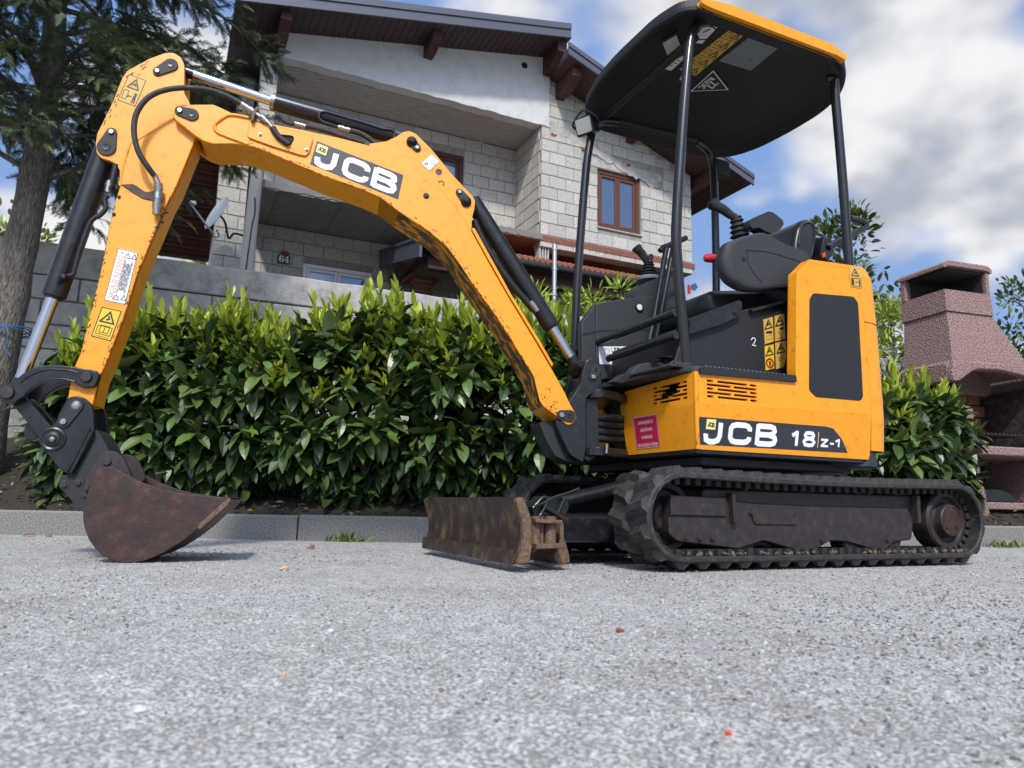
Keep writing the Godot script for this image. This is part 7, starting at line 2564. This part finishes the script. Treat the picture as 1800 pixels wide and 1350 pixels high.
func cypress() -> void:
	var o := root_of("cypress_tree", "tall dark green cypress with bare grey trunk at the left behind the bucket", "tree", Vector3(-3.55, 0.1, -4.90))
	var trunk := G.new()
	var spine := curve3(PackedVector3Array([Vector3(0, -0.15, 0), Vector3(0.03, 0.6, 0), Vector3(0.08, 1.5, 0.0), Vector3(0.13, 2.4, -0.02), Vector3(0.12, 3.6, -0.03), Vector3(0.0, 5.2, 0), Vector3(0.02, 7.4, 0)]), 5)
	var rad := []
	for i in spine.size():
		rad.append(lerpf(0.155, 0.03, float(i) / spine.size()) + (0.04 if i == 0 else 0.0) + rng.randf_range(-0.008, 0.008))
	trunk.tube(spine, rad, 20)
	part("trunk", trunk, mats.bark, o)
	var limbs := G.new()
	var spots := []
	var tints := []
	for i in 120:
		var f := i / 119.0
		var y := lerpf(2.05, 7.2, pow(f, 0.85))
		var az := i * 2.399 + rng.randf_range(-0.3, 0.3)
		var reach := lerpf(1.75, 0.5, pow(f, 1.2)) * rng.randf_range(0.65, 1.12)
		var out := Vector3(cos(az), 0, sin(az))
		if out.z > 0.5:
			reach *= 0.75
		if y < 2.75:
			reach *= 0.55 if out.x > -0.2 else 0.8
			y += 0.25
		var a := Vector3(0.11, y, -0.02)
		var path := curve3(PackedVector3Array([a, a + out * reach * 0.4 + Vector3(0, 0.16, 0), a + out * reach * 0.75 + Vector3(0, 0.12, 0), a + out * reach + Vector3(0, -0.10, 0)]), 4)
		limbs.tube(path, [0.024, 0.022, 0.02, 0.018, 0.016, 0.015, 0.013, 0.011, 0.010, 0.008, 0.006, 0.005, 0.003], 5, false)
		for k in path.size():
			var t := float(k) / path.size()
			if t < 0.22:
				continue
			for m in 4:
				var side := (out.cross(Vector3.UP) * (1.0 if m % 2 else -1.0) * rng.randf_range(0.3, 1.0) + out * rng.randf_range(0.3, 1.0) + Vector3(0, rng.randf_range(-0.55, 0.35), 0)).normalized()
				var l := rng.randf_range(0.16, 0.42) * (1.15 - 0.4 * t)
				var s := path[k]
				limbs.tube(PackedVector3Array([s, s + side * l]), [0.004, 0.002], 3, false)
				for q in 8:
					var u := (q + 0.7) / 8.0
					var d := (side + Vector3(rng.randf_range(-0.6, 0.6), rng.randf_range(-0.75, 0.15), rng.randf_range(-0.6, 0.6))).normalized()
					var b := Basis.looking_at(-d, Vector3.UP.rotated(d, rng.randf_range(-0.8, 0.8)))
					spots.append(Transform3D(b.scaled_local(Vector3.ONE * rng.randf_range(0.06, 0.125)), s + side * l * u))
					var v := rng.randf()
					var c := Color(0.028, 0.056, 0.026).lerp(Color(0.085, 0.125, 0.05), v)
					if rng.randf() < 0.10:
						c = Color(0.17, 0.21, 0.06)
					tints.append(c)
	part("branches", limbs, mats.bark, o).set_meta("kind", "stuff")
	var n := spots.size()
	for k in 3:
		var w := []
		var c := []
		for i in range(k, n, 3):
			w.append(spots[i])
			c.append(tints[i])
		many("crown", spray_mesh(11 + k), mats.needle, w, c, o)
	# twine tied round the trunk
	var tw := root_of("blue_twine", "blue twine tied round the trunk of the tall cypress", "twine", Vector3(-3.48, 1.32, -4.90))
	var g := G.new()
	for r in 3:
		var ring := PackedVector3Array()
		for i in 25:
			var a := TAU * i / 24.0
			ring.append(Vector3(cos(a) * 0.158, r * 0.014 + sin(a * 2.0 + r) * 0.01, sin(a) * 0.158))
		g.tube(ring, [0.004], 6)
	g.tube(curve3(PackedVector3Array([Vector3(0.11, 0.01, 0.135), Vector3(0.14, -0.05, 0.15), Vector3(0.12, -0.13, 0.14), Vector3(0.16, -0.19, 0.13)])), [0.004], 6)
	g.tube(curve3(PackedVector3Array([Vector3(0.11, 0.01, 0.135), Vector3(0.09, -0.04, 0.16), Vector3(0.10, -0.10, 0.15)])), [0.004], 6)
	part("loops", g, mats.blue_twine, tw)

# a broadleaf tree or bush: limbs and clumps of small leaves
func leafy(called: String, label: String, category: String, at: Vector3, height: float, width: float, trunk_to: float, count: int, size: float, c0: Color, c1: Color, group := "", slim := false, seed_ := 1) -> void:
	var o := root_of(called, label, category, at, 0.0, group)
	var r := RandomNumberGenerator.new()
	r.seed = seed_
	var wood := G.new()
	wood.tube(curve3(PackedVector3Array([Vector3(0, -0.2, 0), Vector3(0.03, height * 0.3, 0), Vector3(-0.02, height * 0.6, 0.02), Vector3(0.02, height * 0.92, 0)]), 4), [height * 0.018, height * 0.016, height * 0.014, height * 0.012, height * 0.010, height * 0.008, height * 0.006, height * 0.005, height * 0.004, height * 0.003], 7)
	var w := []
	var c := []
	var clumps := maxi(6, count / 60)
	for i in clumps:
		var f := r.randf()
		var y := lerpf(trunk_to, height, f)
		var az := r.randf() * TAU
		var rad := width * 0.5 * sin(PI * clampf(0.18 + 0.78 * f, 0, 1)) * sqrt(r.randf_range(0.05, 1.0))
		var p := Vector3(cos(az) * rad, y, sin(az) * rad)
		wood.tube(PackedVector3Array([Vector3(0, maxf(0.1, y - rad * 0.7), 0), p]), [height * 0.004, height * 0.001], 4, false)
		var cr := width * r.randf_range(0.08, 0.16)
		for k in count / clumps:
			var d := Vector3(r.randfn(), r.randfn() * 0.8, r.randfn()) * cr * 0.6
			var dir := (d.normalized() + Vector3(0, r.randf_range(-0.5, 0.9), 0) + p * 0.15 / width).normalized()
			w.append(leaf_at(p + d, dir, size * r.randf_range(0.6, 1.2), r.randf_range(-1.0, 1.0)))
			var v := r.randf()
			c.append(c0.lerp(c1, v))
	part("trunk", wood, mats.bark, o)
	many("crown", leaf_mesh(0.22 if slim else 0.48, 0.12, 0.3), mats.leaf_young, w, c, o)

func plants() -> void:
	hedge("long cherry laurel hedge with yellow young shoots along the wall behind the boom", -2.95, 1.75, 1.44, 1.38, 0.8, 0.1, "laurel_hedge")
	hedge("rounded cherry laurel shrub between the excavator's rear and the garden fireplace", 1.95, 3.42, 1.34, 1.20, 0.1, 0.6, "laurel_shrub")
	cypress()
	var wall := Transform3D(Basis(Vector3.UP, deg_to_rad(24.0)), Vector3(-2.5736, 0, -6.2))
	# bright bushes on the upper level, behind the guard bars
	var spots := [[3.35, -0.55, 0.72, "left"], [3.95, -0.60, 0.86, "middle"], [4.55, -0.62, 0.98, "right"]]
	var names := ["lowest yellow-green bush on the wall, beside the boom cylinder", "middle yellow-green bush on the wall, behind the canopy's far post", "tallest yellow-green bush on the wall, behind the left joystick"]
	for i in 3:
		var s: Array = spots[i]
		leafy("wall_bush", names[i], "bush", wall * Vector3(s[0], 1.9, s[1]), s[2], 0.95, 0.1, 620, 0.13, Color(0.16, 0.26, 0.03), Color(0.38, 0.48, 0.06), "bushes above the retaining wall", true, 50 + i)
	leafy("slender_tree", "slender loose tree rising behind the operator's seat", "tree", Vector3(5.55, 0.6, -12.0), 4.75, 2.0, 1.2, 2600, 0.15, Color(0.035, 0.06, 0.018), Color(0.14, 0.18, 0.05), "", false, 61)
	leafy("yellow_hedge_bush", "bright yellow-green bush between the excavator and the fireplace chimney", "bush", Vector3(5.0, 0.2, -9.4), 2.75, 1.5, 0.3, 2600, 0.11, Color(0.16, 0.24, 0.025), Color(0.38, 0.44, 0.06), "", true, 62)
	leafy("dark_evergreen", "dark green evergreen below the bright bush beside the fireplace hood", "bush", Vector3(4.7, 0.2, -8.4), 1.95, 1.3, 0.2, 2600, 0.09, Color(0.012, 0.028, 0.014), Color(0.03, 0.055, 0.022), "", true, 63)
	leafy("distant_tree", "distant pale tree seen under the low roof beside the house", "tree", Vector3(-9.0, 1.5, -22.0), 6.2, 6.5, 1.0, 2400, 0.26, Color(0.20, 0.24, 0.06), Color(0.42, 0.44, 0.16), "", false, 64)
	leafy("distant_tree", "distant green tree at the far right edge behind the fireplace", "tree", Vector3(10.4, 0.2, -14.5), 4.6, 2.2, 0.8, 2400, 0.14, Color(0.03, 0.06, 0.02), Color(0.10, 0.15, 0.04), "", false, 65)
	leafy("distant_tree", "distant light tree showing between the cypress trunk and the bucket cylinder", "tree", Vector3(-14.5, 1.2, -21.0), 6.8, 6.0, 0.8, 2400, 0.26, Color(0.12, 0.16, 0.05), Color(0.34, 0.38, 0.12), "", false, 66)
	# litter on the bed and a few weeds at the kerb
	var lit := []
	var tone := []
	for i in 2600:
		var x := rng.randf_range(-4.6, 5.0)
		var t := rng.randf()
		var p := Vector3(x, 0.0, kerb_line(x) - 0.14 - t * 0.9)
		p.y = 0.125 + (t * 0.9 + 0.04) * 0.42 + rng.randf_range(-0.012, 0.02)
		lit.append(leaf_at(p, Vector3(rng.randf_range(-1, 1), rng.randf_range(-0.15, 0.15), rng.randf_range(-1, 1)), rng.randf_range(0.02, 0.055), rng.randf_range(-0.5, 0.5)))
		var v := rng.randf()
		tone.append(Color(0.06, 0.035, 0.02).lerp(Color(0.40, 0.31, 0.19), v * v))
	var ground := get_node("planting_bed")
	many("leaf_litter", leaf_mesh(0.5, 0.1, 0.3), mats.leaf, lit, tone, ground)
	var tufts := [[Vector3(3.35, 0.0, -5.06), "small green weed growing at the kerb beside the sprocket"], [Vector3(3.62, 0.0, -5.12), "grass tuft growing at the kerb under the fireplace"], [Vector3(-0.9, 0.0, -4.2), "tiny weed growing in the kerb joint left of the blade"]]
	for q in tufts:
		var o := root_of("weed", q[1], "weed", q[0], 0.0, "weeds along the kerb")
		var w := []
		var c := []
		for i in 60:
			var a := rng.randf() * TAU
			w.append(leaf_at(Vector3(rng.randfn() * 0.05, 0.0, rng.randfn() * 0.02), Vector3(cos(a), rng.randf_range(0.5, 2.5), sin(a)), rng.randf_range(0.03, 0.08), rng.randf_range(-0.5, 0.5)))
			c.append(Color(0.06, 0.11, 0.02).lerp(Color(0.2, 0.26, 0.05), rng.randf()))
		many("leaves", leaf_mesh(0.2, 0.3, 0.3), mats.leaf_young, w, c, o)

# ------------------------------------------------------------------ small things

func stone(label: String, at: Vector3, size: Vector3, m: Material, seed_: int, category := "stone", group := "") -> void:
	var r := RandomNumberGenerator.new()
	r.seed = seed_
	var g := G.new()
	var pts := []
	for i in 7:
		var row := []
		for j in 10:
			var th := PI * i / 6.0
			var ph := TAU * j / 10.0
			var k := 1.0 + r.randf_range(-0.22, 0.22)
			if i == 0 or i == 6:
				k = 1.0
			row.append(Vector3(sin(th) * cos(ph), cos(th), sin(th) * sin(ph)) * size * 0.5 * k)
		pts.append(row)
	for i in 6:
		for j in 10:
			g.quad(pts[i][j], pts[i + 1][j], pts[i + 1][(j + 1) % 10], pts[i][(j + 1) % 10])
	var o := part(category.replace(" ", "_"), g, m, self, Transform3D(Basis(Vector3.UP, r.randf() * TAU), at + Vector3(0, size.y * 0.36, 0)), label)
	o.set_meta("category", category)
	if group:
		o.set_meta("group", group)

func small_things() -> void:
	stone("tan stone lying on the road between the bucket and the blade", Vector3(-0.71, 0, -2.40), Vector3(0.036, 0.018, 0.03), mats.stone_tan, 3)
	stone("dark brown crumb on the road in front of the blade", Vector3(0.20, 0, -1.36), Vector3(0.020, 0.009, 0.016), mats.dead_leaf, 4, "crumb")
	stone("small orange chip on the road nearest the viewer", Vector3(0.22, 0, -0.77), Vector3(0.008, 0.005, 0.007), mats.orange_red, 5, "chip")
	stone("pale pebble on the road at the lower left", Vector3(-0.38, 0, -0.81), Vector3(0.016, 0.008, 0.013), mats.stone_pale, 6, "pebble")
	stone("pale pebble on the road left of the middle", Vector3(-0.30, 0, -1.30), Vector3(0.014, 0.008, 0.012), mats.stone_pale, 7, "pebble")
	stone("brown pebble on the road just below the middle", Vector3(-0.28, 0, -0.98), Vector3(0.012, 0.007, 0.011), mats.stone_tan, 8, "pebble")
	# dead leaves by the kerb
	var k := [[Vector3(-2.66, 0.004, -4.10), "brown dead leaf by the kerb left of the bucket"], [Vector3(-2.55, 0.004, -4.14), "curled dead leaf by the kerb next to the bucket"], [Vector3(-0.95, 0.004, -3.55), "reddish dead leaf on the road between bucket and blade"]]
	for q in k:
		var o := part("dead_leaf", leaf_mesh(0.5, 0.2, 0.5), mats.dead_leaf, self, leaf_at(q[0], Vector3(rng.randf_range(-1, 1), 0.1, rng.randf_range(-1, 1)), 0.07, 0.3), q[1])
		o.set_meta("category", "leaf")
		o.set_meta("group", "dead leaves on the road")
	# loose chippings on the road
	var w := []
	var c := []
	for i in 26000:
		var z := -0.35 - pow(rng.randf(), 1.4) * 3.6
		var x := rng.randf_range(-0.78, 0.78) * (-z + 0.4)
		var s := rng.randf_range(0.0016, 0.0042)
		w.append(Transform3D(Basis(Vector3(rng.randfn(), rng.randfn(), rng.randfn()).normalized(), rng.randf() * TAU).scaled_local(Vector3(s * 1.4, s * 0.8, s)), Vector3(x, s * 0.15, z)))
		var v := rng.randf_range(0.10, 0.42)
		c.append(Color(v, v * 0.985, v * 0.96))
	var chip := G.new()
	var oct := [Vector3(1, 0, 0.2), Vector3(0.1, 0, 1), Vector3(-1, 0.1, 0), Vector3(0, -0.1, -1)]
	for i in 4:
		chip.flat(oct[(i + 1) % 4], oct[i], Vector3(0.1, 0.9, 0))
		chip.flat(oct[i], oct[(i + 1) % 4], Vector3(0, -0.9, 0.1))
	var cm: StandardMaterial3D = mat("chipping", Color.WHITE, 0.85)
	cm.vertex_color_use_as_albedo = true
	many("chippings", chip.mesh(), cm, w, c, get_node("road"))
	house_things()

func house_things() -> void:
	var home := Transform3D(Basis(Vector3.UP, deg_to_rad(25.0)), Vector3(0.4485, 0, -10.2))
	var turn := deg_to_rad(25.0)
	# pole at the left corner of the house, with a cable
	var p := root_of("utility_pole", "pale weathered pole with black cable at the left corner of the house", "pole", home * Vector3(-4.06, 1.9, 0.10), turn)
	var g := G.new()
	g.tube(PackedVector3Array([Vector3(0, -0.1, 0), Vector3(0.01, 1.2, 0), Vector3(0.035, 2.2, 0), Vector3(0.06, 2.95, 0)]), [0.082, 0.078, 0.072, 0.068], 16)
	part("shaft", g, mats.pole_grey, p)
	var cb := G.new()
	cb.tube(curve3(PackedVector3Array([Vector3(-0.01, 0.9, 0.085), Vector3(0.02, 1.5, 0.085), Vector3(0.045, 1.72, 0.08), Vector3(0.03, 1.9, 0.085)])), [0.008], 6)
	cb.tube(curve3(PackedVector3Array([Vector3(0.09, 2.42, 0.05), Vector3(0.03, 2.36, 0.082), Vector3(-0.01, 2.22, 0.08), Vector3(0.01, 2.5, 0.08), Vector3(0.05, 2.9, 0.07)])), [0.008], 6)
	part("cable", cb, mats.cable, p)
	# satellite dish
	var d := root_of("satellite_dish", "white satellite dish with its arm pointing left, beside the pole", "satellite dish", home * Vector3(-4.401, 3.682, -0.25), turn)
	var n := Vector3(-0.86, 0.36, 0.36).normalized()
	var b := Basis.looking_at(-n, Vector3.UP)
	var dish := G.new()
	dish.xf = Transform3D(b * Basis(Vector3.RIGHT, PI / 2) * Basis.from_scale(Vector3(0.92, 1.0, 1.0)), Vector3.ZERO)
	dish.lathe(pv([0.0, 0.0, 0.08, 0.003, 0.16, 0.012, 0.235, 0.028, 0.240, 0.030, 0.240, 0.022, 0.16, 0.004, 0.08, -0.006, 0.0, -0.010]), 36)
	part("reflector", dish, mats.dish_white, d)
	var low := b * Vector3(0, -0.24, 0.02)
	var lnb := low + n * 0.27 + Vector3(0, 0.14, 0)
	var ag := G.new()
	ag.tube(PackedVector3Array([low - n * 0.08 + Vector3(0, -0.03, 0), low, lnb]), [0.013], 8)
	part("arm", ag, mats.galvanised, d)
	var lg := G.new()
	lg.rod(lnb, lnb - n * 0.07 + Vector3(0, 0.05, 0), 0.026, 12)
	lg.rod(lnb + Vector3(0.01, 0.02, 0.03), lnb + Vector3(0.05, -0.01, 0.03), 0.018, 10)
	part("receiver", lg, mats.window_white, d)
	var mg := G.new()
	mg.tube(curve3(PackedVector3Array([-n * 0.01, -n * 0.10 + Vector3(0, -0.05, 0), -n * 0.14 + Vector3(0.02, -0.22, 0), Vector3(0.20, -0.20, -0.05), Vector3(0.32, -0.20, -0.08)])), [0.014], 8)
	mg.tube(curve3(PackedVector3Array([low, low + Vector3(0.05, -0.10, 0.02), low + Vector3(0.12, -0.09, 0.02), low + Vector3(0.09, 0.0, 0.0)])), [0.007], 6)
	part("bracket", mg, mats.cable, d)
	# house number
	var plate := root_of("house_number", "dark blue enamel number plate 64 on the ground-floor wall", "number plate", home * (Vector3(-3.483, 3.529, -1.17)), turn)
	var pg := G.new()
	pg.ext(rrect(-0.085, -0.062, 0.085, 0.062, 0.008), -0.012, 0.004, 0.002)
	part("plate", pg, mats.sign_blue, plate)
	var t := TextMesh.new()
	var f := SystemFont.new()
	f.font_names = PackedStringArray(["Droid Serif"])
	f.font_weight = 700
	t.font = f
	t.text = "64"
	t.font_size = 32
	t.pixel_size = 0.0038
	t.depth = 0.001
	part("lettering", t, mats.window_white, plate, Transform3D(Basis.IDENTITY, Vector3(0, 0, 0.005)))
	var bb := G.new()
	bb.box(Vector3.ZERO, Vector3(0.10, 0.055, 0.03), 0.004)
	var bo := part("brick_piece", bb, mats.red_brick, self, Transform3D(Basis(Vector3.UP, turn), home * (Vector3(-3.472, 3.624, -1.18))), "broken red brick piece set in the wall above the number plate")
	bo.set_meta("category", "brick")
	# galvanised post
	var gp := root_of("steel_post", "thin galvanised steel post in front of the porch roof", "post", home * Vector3(-0.36, 1.9, 0.95), turn)
	var sg := G.new()
	sg.tube(PackedVector3Array([Vector3(0, 0, 0), Vector3(0.0, 1.70, 0)]), [0.030], 12)
	part("tube", sg, mats.galvanised, gp)
	var cl := G.new()
	for y in [1.0, 1.35, 1.62]:
		cl.rod(Vector3(0, y, 0), Vector3(0, y + 0.025, 0), 0.040, 12)
	part("collar", cl, mats.galvanised, gp)
	# overhead wires
	var wires := [[Vector3(4.0, 3.35, -14.0), Vector3(20.0, 5.2, -24.0), "upper overhead wire crossing the sky behind the fireplace"], [Vector3(4.0, 2.95, -14.0), Vector3(20.0, 4.5, -24.0), "lower overhead wire crossing the sky behind the fireplace"]]
	for q in wires:
		var wg := G.new()
		var a: Vector3 = q[0]
		var e: Vector3 = q[1]
		var path := PackedVector3Array()
		for i in 13:
			var u := i / 12.0
			path.append(a.lerp(e, u) - Vector3(0, 0.5 * sin(PI * u), 0))
		wg.tube(path, [0.011], 6)
		var o := part("overhead_wire", wg, mats.cable, self, Transform3D.IDENTITY, q[2])
		o.set_meta("category", "wire")
		o.set_meta("group", "overhead wires")
